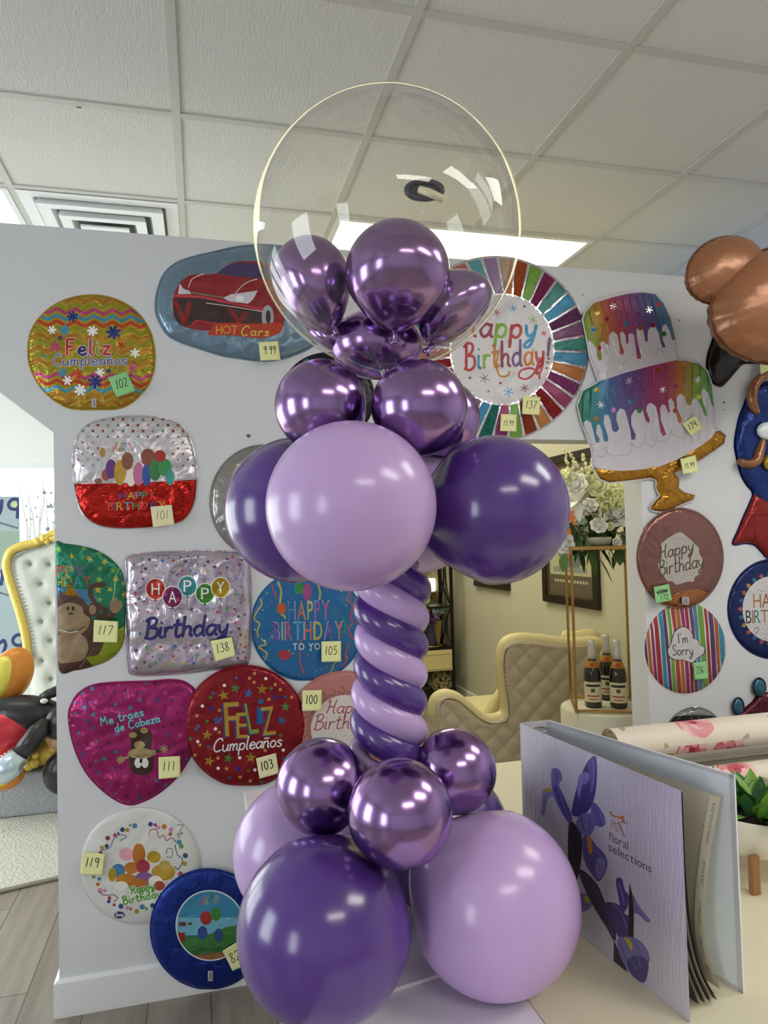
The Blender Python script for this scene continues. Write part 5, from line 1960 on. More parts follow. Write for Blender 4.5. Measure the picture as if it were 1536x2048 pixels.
a = Art()
a.add(ink('#2b2428'), bs((328, 680), (370, 700), (402, 740), (406, 860), (398, 940), (375, 1035), (345, 990), (322, 900)))
a.add(ink('#8a84b8'), bs((170, 485), (215, 490), (240, 515), (205, 535), (188, 590), (184, 640), (154, 632), (166, 565)))
a.add(ink('#a89a3a'), bs((175, 478), (210, 474), (228, 494), (190, 497)))
a.add(ink('#6a62a8'), bs((220, 372), (245, 352), (275, 370), (287, 420), (268, 455), (300, 530), (345, 640), (335, 690), (300, 650), (250, 560), (225, 490)))
a.add(ink('#4a4088'), bs((235, 480), (265, 470), (305, 550), (342, 650), (330, 685), (290, 620)))
a.add(ink('#3f3178'), bs((350, 640), (345, 600), (372, 480), (388, 430), (430, 330), (475, 280), (495, 300), (497, 420), (485, 520), (455, 600), (400, 645)))
a.add(ink('#5a4c94'), bs((440, 330), (475, 284), (490, 300), (485, 420), (460, 500), (450, 420)))
a.add(ink('#7a6cb0'), bs((378, 500), (384, 410), (410, 380), (448, 385), (455, 410), (430, 450), (405, 460), (392, 540)))
a.add(ink('#5e5298'), bs((470, 560), (510, 590), (545, 650), (545, 700), (510, 710), (480, 690), (462, 640)))
a.add(ink('#6c64a0'), bs((370, 690), (395, 640), (440, 625), (478, 640), (487, 700), (458, 762), (420, 767), (385, 730)))
a.add(ink('#4a4278'), strokes(bz((400, 650), (410, 700), (430, 750)), 2))
a.add(ink('#4a4278'), strokes(bz((455, 640), (455, 700), (445, 755)), 2))
a.add(ink('#57508a'), bs((408, 780), (450, 765), (490, 820), (540, 870), (562, 930), (542, 1000), (505, 1042), (468, 1000), (418, 910)))
a.add(ink('#7a74a4'), bs((500, 900), (550, 920), (535, 990), (505, 1030), (485, 980)))
a.add(ink('#b87c2c'), bs((438, 768), (460, 775), (470, 850), (457, 880), (440, 830)))
a.add(ink('#6f6a9c'), bs((388, 1120), (440, 1118), (470, 1170), (450, 1210), (392, 1220)))
a.add(ink('#b0a040'), bs((420, 1130), (450, 1128), (465, 1160), (435, 1168)))
a.add(ink('#3c3048'), bs((385, 972), (430, 985), (500, 1060), (540, 1150), (590, 1270), (615, 1370), (600, 1402), (560, 1330), (480, 1200), (420, 1080)))
a.add(ink('#4a3f70'), bs((540, 1180), (600, 1170), (650, 1200), (670, 1240), (695, 1260), (705, 1385), (640, 1392), (590, 1300)))
a.add(ink('#4a3f7c'), bs((612, 1030), (650, 1025), (665, 1090), (692, 1130), (682, 1200), (650, 1232), (630, 1150)))
a.add(ink('#6a6294'), bs((712, 1120), (742, 1170), (790, 1240), (822, 1278), (800, 1288), (750, 1240), (712, 1222)))
a.add(ink('#2b2428'), bz((695, 1048), (713, 1120), (722, 1260), (720, 1392), (690, 1384), (690, 1200)))
a.add(ink('#2e2730'), bz((600, 1395), (645, 1500), (695, 1612), (650, 1580), (598, 1540)))
a.add(ink('#6f6c9c'), bs((620, 1392), (680, 1375), (742, 1390), (792, 1440), (818, 1510), (800, 1570), (795, 1645), (760, 1652), (700, 1600), (640, 1500)))
a.add(ink('#4c4678'), bs((680, 1520), (740, 1490), (810, 1530), (795, 1640), (760, 1648), (705, 1600)))
a.add(ink('#b8a03a'), bs((660, 1384), (690, 1390), (714, 1430), (706, 1462), (685, 1425)))
VN, VL = ink('#3a3268'), ink('#8f86bc')
for pts, m_, w_ in ((((440, 340), (455, 420), (450, 520), (420, 600)), VN, 1.2), (((470, 300), (478, 400), (465, 500)), VL, 1.0), (((400, 520), (395, 580), (370, 620)), VN, 1.4), (((390, 420), (400, 450), (395, 520)), VL, 1.0),
                    (((420, 400), (425, 430), (410, 450)), VN, .9), (((245, 360), (255, 420), (250, 480)), VN, 1.1), (((260, 470), (290, 560), (325, 660)), VL, 1.0), (((490, 600), (515, 650), (520, 700)), VN, 1.1), (((510, 620), (535, 660), (535, 690)), VL, .9),
                    (((425, 640), (430, 690), (445, 750)), VL, .9), (((390, 690), (405, 720), (430, 755)), VL, .9), (((430, 880), (470, 940), (500, 1020)), VN, 1.2), (((450, 880), (500, 930), (520, 1000)), VN, 1.0), (((490, 850), (530, 900), (545, 950)), VL, 1.0), (((440, 800), (430, 860), (440, 910)), VN, 1.2),
                    (((440, 1010), (500, 1110), (560, 1260), (595, 1370)), ink('#5a4c6c'), 1.6), (((560, 1190), (610, 1230), (650, 1320), (660, 1380)), VN, 1.4), (((600, 1180), (650, 1240), (680, 1330)), VL, 1.0), (((630, 1050), (650, 1110), (665, 1190)), VL, 1.2), (((730, 1160), (770, 1230), (805, 1280)), VL, 1.0),
                    (((640, 1420), (670, 1500), (720, 1600)), VN, 1.1), (((700, 1430), (740, 1480), (760, 1560)), VL, 1.1), (((740, 1410), (780, 1460), (800, 1520)), VL, 1.0), (((660, 1410), (690, 1490), (740, 1580)), VL, .9), (((180, 520), (185, 570), (170, 630)), VN, 1.0), (((400, 1150), (430, 1180), (455, 1200)), VN, .9)):
    a.add(m_, strokes(bz(*pts), w_))
for pts in (((340, 700), (350, 820), (365, 960)), ((385, 720), (388, 840), (380, 940))):
    a.add(ink('#4a4040'), strokes(bz(*pts), 1.0))
OR_ = ink('#a8622c')
for l in block('FTD', bz((583, 722))[0], bz((634, 742))[0], 11.5, .085, up=(0, -1)):
    a.add(OR_, l, 'eo')
for pts, w in (((( 580, 625), (600, 645), (640, 655), (665, 680)), 2.8), (((582, 668), (610, 690), (640, 682), (660, 672)), 1.8), (((640, 655), (655, 645), (660, 665)), 2.6), (((655, 680), (680, 688)), 2.2), (((632, 690), (645, 720), (665, 772)), 2.0), (((574, 622), (590, 622)), 2.4)):
    a.add(OR_ if pts[0][0] != 632 else ink('#5a4a48'), strokes(bz(*pts), w))
a.add(OR_, circ(1030 + 652 / 3.036, 1420 + 650 / 3.036, 2.6, 3.2, 10))
TXT = ink('#3f3d46', 1.2)
for s, p0, p1, h in (('floral', (570, 788), (687, 850), 17), ('selections', (568, 852), (828, 990), 17)):
    for l in block(s, bz(p0)[0], bz(p1)[0], h, -.012, up=(0, -1), gap=.09):
        a.add(TXT, l, 'eo')
sheet('front_cover', out_, SILV, a, fm, lambda C, d: np.full(len(C), .0015), 7.0, -.0015, binder, smooth=False, edge_mat=COVE)


def board(name, p, s, m, th=.0015):
    d = (s - p) / np.linalg.norm(s - p)
    n = np.array((-d[1], d[0])) * th
    mb = MB()
    mb.prism([(*(p + n), ZT), (*(s + n), ZT), (*(s - n), ZT), (*(p - n), ZT)], (0, 0, HB))
    return mb.go(name, m, binder)


board('back_cover', BB_, BT, LINER)
board('spine', BS + np.array((.001, .001)), BT, COVE)
# the liner has a raised edge strip
mb = MB()
d = (BT - BB_) / np.linalg.norm(BT - BB_)
nrm = np.array((-d[1], d[0]))
if nrm @ (BA - BB_) < 0:
    nrm = -nrm
for a0, a1, z0, z1 in ((.0, 1.0, HB - .006, HB), (0, 1.0, 0, .006)):
    p, s = BB_ + nrm * .0016, BT + nrm * .0016
    mb.prism([(*p, ZT + z0), (*s, ZT + z0), (*(s + nrm * .0006), ZT + z0), (*(p + nrm * .0006), ZT + z0)], (0, 0, z1 - z0))
mb.prism([(*(BB_ + nrm * .0016), ZT), (*(BB_ + d * .008 + nrm * .0016), ZT), (*(BB_ + d * .008 + nrm * .0022), ZT), (*(BB_ + nrm * .0022), ZT)], (0, 0, HB))
mb.go('edge_binding', COVE, binder)
# rings
for z in (.05, .16, .31):
    c = np.array(((BS[0] + BT[0]) / 2, (BS[1] + BT[1]) / 2 - .018, ZT + z))
    MB().tube([c + np.array((.02 * math.cos(t), .018 * math.sin(t), 0)) for t in np.linspace(0, 2 * math.pi, 21)[:-1]], .0014, 8, closed=True).go('ring', mat('steel_ring', '#8a8488', .25, .9, k=1.5), binder, True)


def leaf_sheet(name, x_root, free, m, w=1.0, art=None):
    """curved page from the spine to a free edge curve; free: [(x, y, z)] from top to bottom"""
    free = [np.array(p) for p in smooth_path(free, 6)]
    v, f = [], []
    n = 14
    for p in free:
        r = np.array((x_root, 1.285, p[2]))
        for j in range(n + 1):
            t = j / n
            q = r + (p - r) * t
            q[0] += .010 * math.sin(math.pi * t) * w
            v.append(q)
    for k in range(len(free) - 1):
        for j in range(n):
            f.append((k * (n + 1) + j, k * (n + 1) + j + 1, (k + 1) * (n + 1) + j + 1, (k + 1) * (n + 1) + j))
    return build(name, v, f, m, None, True, binder), free


zt = ZT + HB - .012
fe = [(.752, .925, -.402), (.735, .925, -.46), (.722, .925, -.52), (.714, .925, -.58), (.718, .925, -.63), (.738, .925, -.683)]
pg, fe_s = leaf_sheet('divider_page', .636, fe, PAGE)
# index tab strip with rotated words along its free edge
TABW = .018


def edge_at(s, off):
    k = s * (len(fe_s) - 1)
    i = min(len(fe_s) - 2, int(k))
    p = fe_s[i] + (fe_s[i + 1] - fe_s[i]) * (k - i)
    d = np.array((.636 - p[0], 1.285 - p[1], 0))
    d /= np.linalg.norm(d)
    return p + d * off


def tab_map(x, y, h):
    q = edge_at(min(1, max(0, x / 100.0)), (20 - y) / 20 * TABW)
    return q + np.array((-.0008 - h, -.0004, 0))


a = Art()
INKG = mat('grey_print', '#5a5658', .6)
for s, u0, u1 in (('FTD EXCLUSIVES', 4, 24), ('SEASONAL', 32, 44), ('EVERYDAY', 52, 64), ('CELEBRATIONS', 69, 82), ('BEST', 87, 92)):
    for l in block(s, (u0, 14), (u1, 14), 5.0, .01):
        if l:
            a.add(INKG, l, 'eo')
sheet('index_tab', [(u, 1) for u in range(1, 100, 3)] + [(u, 19) for u in range(97, 0, -3)], PAGE, a, tab_map, lambda C, d: np.full(len(C), .0002), 3.0, None, binder)
for k in range(7):
    o_ = .0042 * k
    leaf_sheet('page', .612 + .0028 * k, [(.664 + o_, .93, -.39), (.664 + o_ * 1.0, .93, -.5), (.664 + o_ + .002, .926, -.58), (.668 + o_ + .006, .918, -.64), (.674 + o_ + .012 + .001 * k, .908, -.684)], PAGE if k % 2 else mat('dark_page_edge', '#3f3436', .6), .25)

# ---- paper roll dispensers with rose print
ROSEP = mat('rose_paper', '#d2c6b8', .5, k=1.3)
PKS = [mat('rose_%d' % k, c, .5, k=1.35) for k, c in enumerate(('#c9848a', '#b8525e', '#d8a8a4', '#a02c44'))]
LFS = [mat('leaf_grey_%d' % k, c, .5, k=1.3) for k, c in enumerate(('#9a9486', '#a89c78'))]
BAR = mat('grey_enamel', '#7d7870', .4, .2, k=1.4)


def roll_art(x0, x1, r, seed):
    rr = random.Random(seed)
    a = Art()
    per = 2 * math.pi * r
    pts = []
    tries = 0
    while len(pts) < 30 and tries < 4000:
        tries += 1
        x, y = rr.uniform(x0, x1), rr.uniform(0, per)
        if all((x - p[0]) ** 2 + (y - p[1]) ** 2 >   .115 ** 2 for p in pts):
            pts.append((x, y))
    for k, (x, y) in enumerate(pts):
        if k % 3 < 2:
            R0 = rr.uniform(.050, .062)
            for j in range(11):
                t = j * .571 + rr.uniform(-.3, .3)
                a.add(PKS[rr.choice((0, 2, 0, 2, 1))], circ(x + R0 * .62 * math.cos(t), y + R0 * .55 * math.sin(t), R0 * .48, R0 * .3, 12, t + 1.2))
            for j in range(6):
                t = j * 1.05 + .4
                a.add(PKS[rr.choice((0, 1, 2))], circ(x + R0 * .3 * math.cos(t), y + R0 * .28 * math.sin(t), R0 * .3, R0 * .17, 10, t + 1.4))
            a.add(PKS[3], circ(x, y, R0 * .2, R0 * .16, 10))
        for j in range(2):
            t = rr.uniform(0, 6.28)
            lx, ly = x + .078 * math.cos(t), y + .07 * math.sin(t)
            a.add(LFS[j], smooth_path([(lx - .024 * math.cos(t), ly - .022 * math.sin(t)), (lx - .010 * math.sin(t), ly + .010 * math.cos(t)), (lx + .026 * math.cos(t), ly + .024 * math.sin(t)), (lx + .010 * math.sin(t), ly - .010 * math.cos(t))], 3, True))
    return a, per


def dispenser(yc, zc, r, xl, xr, label, seed, barz):
    root = empty('paper_roll', ((xl + xr) / 2, yc, zc - r), label, 'paper roll', 'rolls of rose-printed wrapping paper')
    S_ = 1000.0
    a, per = roll_art(xl, xr, r, seed)
    b_ = Art()
    for m_, mode, polys, clip in a.items:
        b_.add(m_, [[(p[0] * S_, p[1] * S_) for p in q] for q in polys], mode)

    def mp_(x, y, h):
        t = y / S_ / r
        return np.array((x / S_, yc - (r + h) * math.cos(t), zc + (r + h) * math.sin(t)))
    o1 = [(x, 0.0) for x in np.linspace(xl * S_, xr * S_, 12)] + [(xr * S_, per * S_ * k / 24) for k in range(1, 24)] + [(x, per * S_) for x in np.linspace(xr * S_, xl * S_, 12)] + [(xl * S_, per * S_ * k / 24) for k in range(23, 0, -1)]
    sheet('paper_wrap', o1, ROSEP, b_, mp_, lambda C, d: np.zeros(len(C)), 9.0, None, root)
    MB().lathe((xl + .001, yc, zc), [(r * .99, 0), (r * .3, .001), (r * .3, .02)], 32, axis=(1, 0, 0)).go('roll_end', mat('roll_core', '#b8a484', .7, k=1.3), root, True)
    MB().tube([(xl - .008, yc, zc), (xr, yc, zc)], .008, 12).go('axle', BAR, root, True)
    return root


dispenser(1.75, -.588, .050, 1.075, 2.3, 'upper roll of cream wrapping paper printed with pink roses', 5, 0)
dispenser(1.70, -.69 + .046, .0001 + .045, 1.10, 2.3, 'lower roll of rose wrapping paper under the grey cutter bar', 8, 0) if False else None
# lower roll
dispenser(1.60, -.652, .036, 1.10, 2.3, 'lower roll of rose wrapping paper under the grey cutter bar', 8, 0)


def bar_between(p0, p1, y, hgt, th, label):
    """slotted cutter bar running along x"""
    A, B = at_y(*p0, y), at_y(*p1, y)
    x0, z0 = 1.045, A[2]
    x1, z1 = 2.35, A[2]
    root = empty('cutter_bar', ((x0 + x1) / 2, y, z0 - hgt), label, 'paper cutter', 'grey cutter bars of the paper stand')
    MB().box((x0, y - th, z0 - hgt), (x1, y + th, z0), bev=.003).go('bar', BAR, root)
    MB().box((x0, y - th - .004, z0 - hgt * .62), (x1, y - th, z0 - hgt * .42), bev=.001).go('serrated_blade', mat('blade_steel', '#9a958c', .3, .7, k=1.3), root)
    for x in (x0 + .008, x1 - .02):
        MB().box((x - .006, y + th, z0 - hgt), (x + .006, y + th + .08, z0 - hgt * .5)).go('hinge_arm', BAR, root)
    return root


bar_between((1480, 1496), (1536, 1490), 1.665, .034, .010, 'grey cutter bar pressed on the upper rose paper roll')
bar_between((1500, 1568), (1536, 1562), 1.545, .018, .010, 'lower grey cutter bar just above the table')

# ---- plant in a white bowl on wooden legs
pc = np.array((1.088, 1.235))
plant = empty('potted_plant', (pc[0], pc[1], ZT), 'leafy green plant in a white bowl on wooden legs, behind the binder', 'plant')
WBOWL = mat('white_bowl', '#d3cdbf', .35, k=1.3)
PWOOD = mat('beech_leg', '#8a5f38', .5, k=1.5, vary=.3, bscale=30, stretch=(1, 1, .2))
zb0 = ZT + .048
MB().lathe((pc[0], pc[1], zb0), [(.06, 0), (.088, .006), (.102, .02), (.106, .075), (.104, .078), (.098, .075), (.095, .02), (.0, .018)], 48).go('bowl', WBOWL, plant, True)
MB().lathe((pc[0], pc[1], zb0 + .055), [(.097, 0), (.09, .01), (.03, .016)], 32).go('soil', mat('dark_soil', '#2c2620', .9, bump=.006, bscale=120), plant, True)
LGRN = [mat('leaf_green_%d' % k, c, .35, k=1.6) for k, c in enumerate(('#3f6a2c', '#27502c', '#5f8a34'))]
lp = at_z(1510, 1788, ZT)
for k in range(3):
    t = math.atan2(lp[1] - pc[1], lp[0] - pc[0]) + k * 2.094
    rr_ = np.hypot(lp[0] - pc[0], lp[1] - pc[1])
    x, y = pc[0] + rr_ * math.cos(t), pc[1] + rr_ * math.sin(t)
    x2, y2 = pc[0] + (rr_ - .006) * math.cos(t), pc[1] + (rr_ - .006) * math.sin(t)
    MB().box((x - .009, y - .006, ZT), (x + .009, y + .006, ZT + .072), bev=.0015).go('leg', PWOOD, plant)


def leaf(mb, base, dirv, L, W, droop=.3, i=0, fold=.25):
    b0 = Vector(base)
    d = Vector(dirv).normalized()
    side = d.cross(Vector((0, 0, 1)))
    side = side.normalized() if side.length > .01 else Vector((1, 0, 0))
    up = side.cross(d)
    v, f = [], []
    for k in range(8):
        t = k / 7
        wdt = W * math.sin(math.pi * min(1, t * .95 + .04)) ** .8 * (1 - .3 * t)
        c = b0 + d * (L * t) - Vector((0, 0, 1)) * (droop * L * t * t)
        v += [c - side * wdt + up * wdt * fold, c, c + side * wdt + up * wdt * fold]
    for k in range(7):
        for j in range(2):
            f.append((k * 3 + j, k * 3 + j + 1, k * 3 + 4 + j, k * 3 + 3 + j))
    mb.add(v, f, i)


rp_ = random.Random(3)
for k in range(80):
    t = rp_.uniform(0, 6.28)
    e_ = rp_.uniform(.42, 1.3)
    mb = MB()
    r0 = rp_.uniform(.005, .06)
    leaf(mb, (pc[0] + r0 * math.cos(t), pc[1] + r0 * math.sin(t), zb0 + .066), (math.cos(t) * math.cos(e_), math.sin(t) * math.cos(e_), math.sin(e_)), rp_.uniform(.06, .10), rp_.uniform(.009, .017), rp_.uniform(.05, .32))
    mb.go('leaf', rp_.choice(LGRN), plant, True)
# ------------------------------------------------------------------ cream room behind the opening
GOLDM = mat('brass_tube', '#937446', .3, .85, k=1.7)
# flower stand: gold frame with the white plinth inside its foot
zt_, zb_ = None, None
SP0 = at_y(1153, 1425, 2.85)
zb_ = SP0[2]
zt_ = at_y(1153, 1098, 2.85)[2]
d0_ = SP0 @ FW
fl = at_d(1141, 1400, d0_ + .27)
sv = np.array((fl[0] - SP0[0], fl[1] - SP0[1]))
SWD = np.hypot(*sv)
fv = np.array((sv[1], -sv[0]))
C4 = [SP0[:2], SP0[:2] + fv, SP0[:2] + fv + sv, SP0[:2] + sv]
cst = sum(C4) / 4
stand_ = empty('flower_stand', (cst[0], cst[1], zb_), 'tall square gold frame stand holding the white flowers', 'stand')
for p in C4:
    MB().tube([(p[0], p[1], zb_), (p[0], p[1], zt_)], .0068, 6).go('upright', GOLDM, stand_)
for z, nm in ((zt_, 'top_frame'), (zb_ + .007, 'foot_frame')):
    mb = MB()
    for k in range(4):
        p, q = C4[k], C4[(k + 1) % 4]
        mb.tube([(p[0], p[1], z), (q[0], q[1], z)], .0068, 6)
    mb.go(nm, GOLDM, stand_)
mb = MB()
mb.prism([(p[0], p[1], zt_ + .006) for p in C4], (0, 0, .004))
mb.go('top_plate', GOLDM, stand_)
px_, py_ = cst[0], cst[1]
PLW = mat('plinth_white', '#d0cdc0', .5, k=1.2)
pm = MB()
pm.lathe((px_, py_, ZF), [(.195, 0), (.195, zb_ - ZF - .010), (.19, zb_ - ZF - .003), (.0, zb_ - ZF - .002)], 56)
tag(autosmooth(pm.go('plinth', PLW)), 'round white plinth under the gold stand and bottles', 'plinth')

# sparkling juice bottles
BG = mat('dark_green_glass', '#14160f', .08, 0, k=1.2, coat=.6)
FW_ = mat('white_neck_foil', '#b9b6b4', .3, .35, k=1.5)
LBL = mat('bottle_label', '#c9bfa6', .6, k=1.4)
LGD = mat('gold_neck_label', '#a8702f', .4, .4, k=1.5)
LRD = mat('red_seal', '#9c3a2c', .5, k=1.3)


def bottle(x, y, label):
    z = zb_ + .0
    root = empty('bottle', (x, y, z), label, 'bottle', 'dark sparkling wine bottles on the plinth')
    R0 = .0385
    mb = MB()
    mb.lathe((x, y, z), [(R0 * .9, 0), (R0, .006), (R0, .14), (R0 * .97, .155), (R0 * .8, .178), (R0 * .55, .2), (R0 * .42, .222), (.0145, .25), (.0142, .29)], 32)
    mb.go('glass_body', BG, root, True)
    mb = MB()
    mb.lathe((x, y, z), [(.0185, .215), (.0172, .235), (.0158, .27), (.0165, .284), (.0165, .296), (.012, .302)], 28)
    mb.go('foil_capsule', FW_, root, True)
    d = math.atan2(-y, -x)

    def wrap(name, r0, r1, z0, z1, half, m, off=.0006, art=None):
        v, f = [], []
        n = 16
        for k in range(n + 1):
            t = d - half + 2 * half * k / n
            v.append((x + (r0 + off) * math.cos(t), y + (r0 + off) * math.sin(t), z + z0))
            v.append((x + (r1 + off) * math.cos(t), y + (r1 + off) * math.sin(t), z + z1))
        for k in range(n):
            f.append((2 * k, 2 * k + 2, 2 * k + 3, 2 * k + 1))
        return build(name, v, f, m, None, True, root)
    lb = wrap('label', R0, R0, .025, .115, 1.25, LBL)
    wrap('label_title', R0, R0, .094, .104, .85, INK_DK, .0012)
    wrap('label_seal', R0, R0, .070, .086, .22, mat('green_seal', '#4a5a44', .5), .0012)
    wrap('label_line', R0, R0, .050, .056, .7, LRD, .0012)
    wrap('label_line', R0, R0, .036, .040, .5, LRD, .0012)
    wrap('neck_label', R0 * .80, R0 * .50, .178, .208, 1.3, LGD, .002)
    mb = MB()
    t = d
    mb.lathe((x + (R0 * .68) * math.cos(t), y + (R0 * .68) * math.sin(t), z + .19), [(.010, 0), (.010, .0035), (.008, .004)], 18, axis=(math.cos(t), math.sin(t), .55))
    mb.go('neck_medal', LRD, root, True)
    return root


bottle(*at_z(1187, 1412, zb_)[:2], 'left dark sparkling wine bottle with a white neck on the plinth')
bottle(*at_z(1216, 1397, zb_)[:2], 'dark sparkling wine bottle standing behind the other two')
bottle(*at_z(1238, 1414, zb_)[:2], 'right dark sparkling wine bottle at the front of the plinth')

# white flower arrangement on the stand
PET = [mat('petal_white', '#d8d8c8', .55, k=1.6), mat('petal_cream', '#cfd0a8', .55, k=1.6), mat('petal_ivory', '#c9cf9f', .6, k=1.5)]
DGR = [mat('dark_leaf', '#2c4028', .4, k=1.5), mat('mid_leaf', '#3f5c30', .4, k=1.5)]
fc_ = np.array((cst[0], cst[1], zt_ + .01))
flo = empty('flower_arrangement', fc_, 'lush arrangement of white roses, lilies and green leaves on the gold stand', 'flowers')
MB().lathe(fc_, [(.04, 0), (.055, .01), (.06, .035), (.055, .04)], 28).go('low_pot', mat('pot_white', '#bdb9a8', .4, k=1.2), flo, True)
rf = random.Random(21)


def rose(c, r, m, name='rose', n=4):
    mb = MB()
    c = Vector(c)
    dv = (Vector((0, 0, 0)) - c)
    dv.z *= .2
    dv = (dv.normalized() + Vector((rf.uniform(-.4, .4), rf.uniform(-.2, .2), rf.uniform(0, .5)))).normalized()
    u = dv.orthogonal().normalized()
    w = dv.cross(u)
    for lay in range(n):
        np_ = 4 + lay
        for j in range(np_):
            a = 2 * math.pi * (j + .5 * lay) / np_ + rf.uniform(-.15, .15)
            o = u * math.cos(a) + w * math.sin(a)
            tn = -u * math.sin(a) + w * math.cos(a)
            R1 = r * (.18 + .26 * lay)
            hgt = r * (.95 - .22 * lay)
            v, f = [], []
            for k in range(5):
                t = k / 4
                for l in range(5):
                    s = (l - 2) / 2
                    wd = R1 * .95 * math.sin(math.pi * (.2 + .6 * t))
                    rad = R1 * (.35 + .75 * t ** .7) + (.12 * r * lay * max(0, t - .75))
                    curl = (1 - s * s * .35)
                    p = c + o * rad * curl + tn * s * wd + dv * (hgt * (t - .45) * (1 - .25 * s * s) - (r * .14 * lay * max(0, t - .7)))
                    v.append(p)
            for k in range(4):
                for l in range(4):
                    f.append((k * 5 + l, k * 5 + l + 1, k * 5 + 6 + l, k * 5 + 5 + l))
            mb.add(v, f)
    mb.ball(c - dv * r * .1, r * .42, 12, 8)
    return mb.go(name, m, flo, True)


def fpt(px, py, y):
    return at_y(px, py, y - .28)


for px, py, r, k, y in ((1150, 968, .058, 0, 3.22), (1195, 968, .060, 1, 3.2), (1181, 1010, .036, 0, 3.14), (1232, 1028, .062, 0, 3.2), (1198, 1050, .040, 0, 3.14), (1127, 1086, .050, 0, 3.2), (1234, 1084, .022, 0, 3.14), (1220, 1053, .02, 1, 3.15), (1131, 948, .03, 1, 3.25), (1160, 1025, .03, 0, 3.2), (1137, 1005, .045, 0, 3.22)):
    rose(fpt(px, py, y), r * .92, PET[k])
# lily
for k in range(6):
    mb = MB()
    c = fpt(1158, 1003, 3.12)
    t = math.radians(60 * k + 12)
    leaf(mb, c, (math.cos(t), -.5, math.sin(t)), .085, .021, .25)
    mb.go('lily_petal', PET[0], flo, True)
# hydrangea heads made of many florets
for px, py, r in ((1222, 985, .055), (1236, 1000, .045), (1212, 1002, .045)):
    c = fpt(px, py, 3.22)
    mb = MB()
    for j in range(90):
        t, s = rf.uniform(0, 6.28), rf.uniform(-1, 1)
        q = math.sqrt(1 - s * s)
        p = c + r * np.array((q * math.cos(t), q * math.sin(t), s))
        mb.ball(p, rf.uniform(.006, .011), 6, 4)
    mb.go('hydrangea_head', PET[2], flo, True)
# tall spikes of small blossoms
for (x0, y0), (x1, y1) in (((1165, 968), (1140, 905)), ((1172, 960), (1166, 908)), ((1185, 945), (1187, 912)), ((1150, 970), (1128, 900)), ((1136, 955), (1134, 940))):
    mb = MB()
    A, B = fpt(x0, y0, 3.24), fpt(x1, y1, 3.24)
    for j in range(46):
        t = rf.random()
        w_ = .022 * (1.1 - t)
        p = A + (B - A) * t + np.array([rf.uniform(-w_, w_) for _ in range(3)])
        mb.ball(p, rf.uniform(.006, .012) * (1.15 - .6 * t), 6, 4)
    mb.go('blossom_spike', PET[1], flo, True)
for k in range(130):
    t = rf.uniform(0, 6.28)
    px, py = 1188 + rf.gauss(0, 34), 1058 + rf.gauss(0, 26)
    c = fpt(px, min(1100, max(950, py)), 3.24 + rf.uniform(-.05, .08))
    mb = MB()
    leaf(mb, c, (math.cos(t), rf.uniform(-.8, .2), math.sin(t) * .7 - .15), rf.uniform(.06, .1), rf.uniform(.015, .026), rf.uniform(.2, .7))
    mb.go('leaf', rf.choice(DGR), flo, True)
for px, py, ex, ey, L, W in ((1178, 1098, .1, -1, .12, .03), (1195, 1112, .45, -1, .13, .034), (1237, 1095, -.1, -1, .08, .028), (1172, 1080, .1, -1, .1, .028), (1130, 1108, -.3, -1, .08, .026), (1214, 1100, .3, -1, .06, .01)):
    mb = MB()
    leaf(mb, fpt(px, py, 3.13), (ex, -.25, ey), L, W, .05)
    mb.go('hanging_leaf', DGR[1], flo, True)

# pictures on the right wall
FRM = mat('dark_wood_frame', '#241c18', .35, k=1.3)


def wall_picture(y0, y1, z0, z1, label, art_fn):
    root = empty('picture', (XB - .012, (y0 + y1) / 2, z0), label, 'picture')
    t = .05
    x = XB
    mb = MB()
    for a, c in (((y0, z0), (y1, z0 + t)), ((y0, z1 - t), (y1, z1)), ((y0, z0 + t), (y0 + t, z1 - t)), ((y1 - t, z0 + t), (y1, z1 - t))):
        mb.box((x - .026, a[0], a[1]), (x - .001, c[0], c[1]))
    mb.go('frame', FRM, root)
    u = (y1 - y0 - 2 * t)
    w = (z1 - z0 - 2 * t)

    def mp_(px, py, h):
        return np.array((x - .008 - h, y1 - t - px / 100 * u, z1 - t - py / 100 * w))
    base, a = art_fn()
    sheet('print', [(k * 10, 0) for k in range(10)] + [(100, k * 10) for k in range(10)] + [(100 - k * 10, 100) for k in range(10)] + [(0, 100 - k * 10) for k in range(10)], base, a, mp_, lambda C, d: np.zeros(len(C)), 12.0, None, root, smooth=False)
    mb = MB()
    for a_, c in (((y0 + t, z0 + t), (y1 - t, z0 + t + .012)), ((y0 + t, z1 - t - .012), (y1 - t, z1 - t)), ((y0 + t, z0 + t), (y0 + t + .012, z1 - t)), ((y1 - t - .012, z0 + t), (y1 - t, z1 - t))):
        mb.box((x - .016, a_[0], a_[1]), (x - .009, c[0], c[1]))
    mb.go('inner_slip', mat('bronze_slip', '#6a5a44', .5, .3), root)
    return root


def art_big():
    a = Art()
    def P(c, k=1.3):
        return mat('picture_' + c.lstrip('#'), c, .5, k=k)
    a.add(P('#6f5a50'), rect(6, 4, 94, 40))
    a.add(P('#a9a588'), rect(6, 40, 94, 84))
    a.add(P('#62706e'), smooth_path([(22, 40), (80, 36), (88, 52), (80, 72), (55, 82), (30, 72), (18, 55)], 4, True))
    a.add(P('#a85a30'), smooth_path([(34, 30), (66, 30), (68, 45), (60, 62), (50, 72), (42, 60), (34, 45)], 4, True))
    a.add(P('#7f8a84'), rect(14, 78, 86, 82))
    a.add(P('#5a5244'), rect(6, 84, 94, 96))
    for k in range(12):
        a.add(P('#b0a890'), rect(16 + k * 6, 87.5, 20 + k * 6, 89.5))
    return mat('picture_ground', '#57503f', .5, k=1.3), a


wall_picture(3.61, 4.28, -.44, .49, 'big dark-framed picture with an orange and blue-grey shape on the cream wall', art_big)


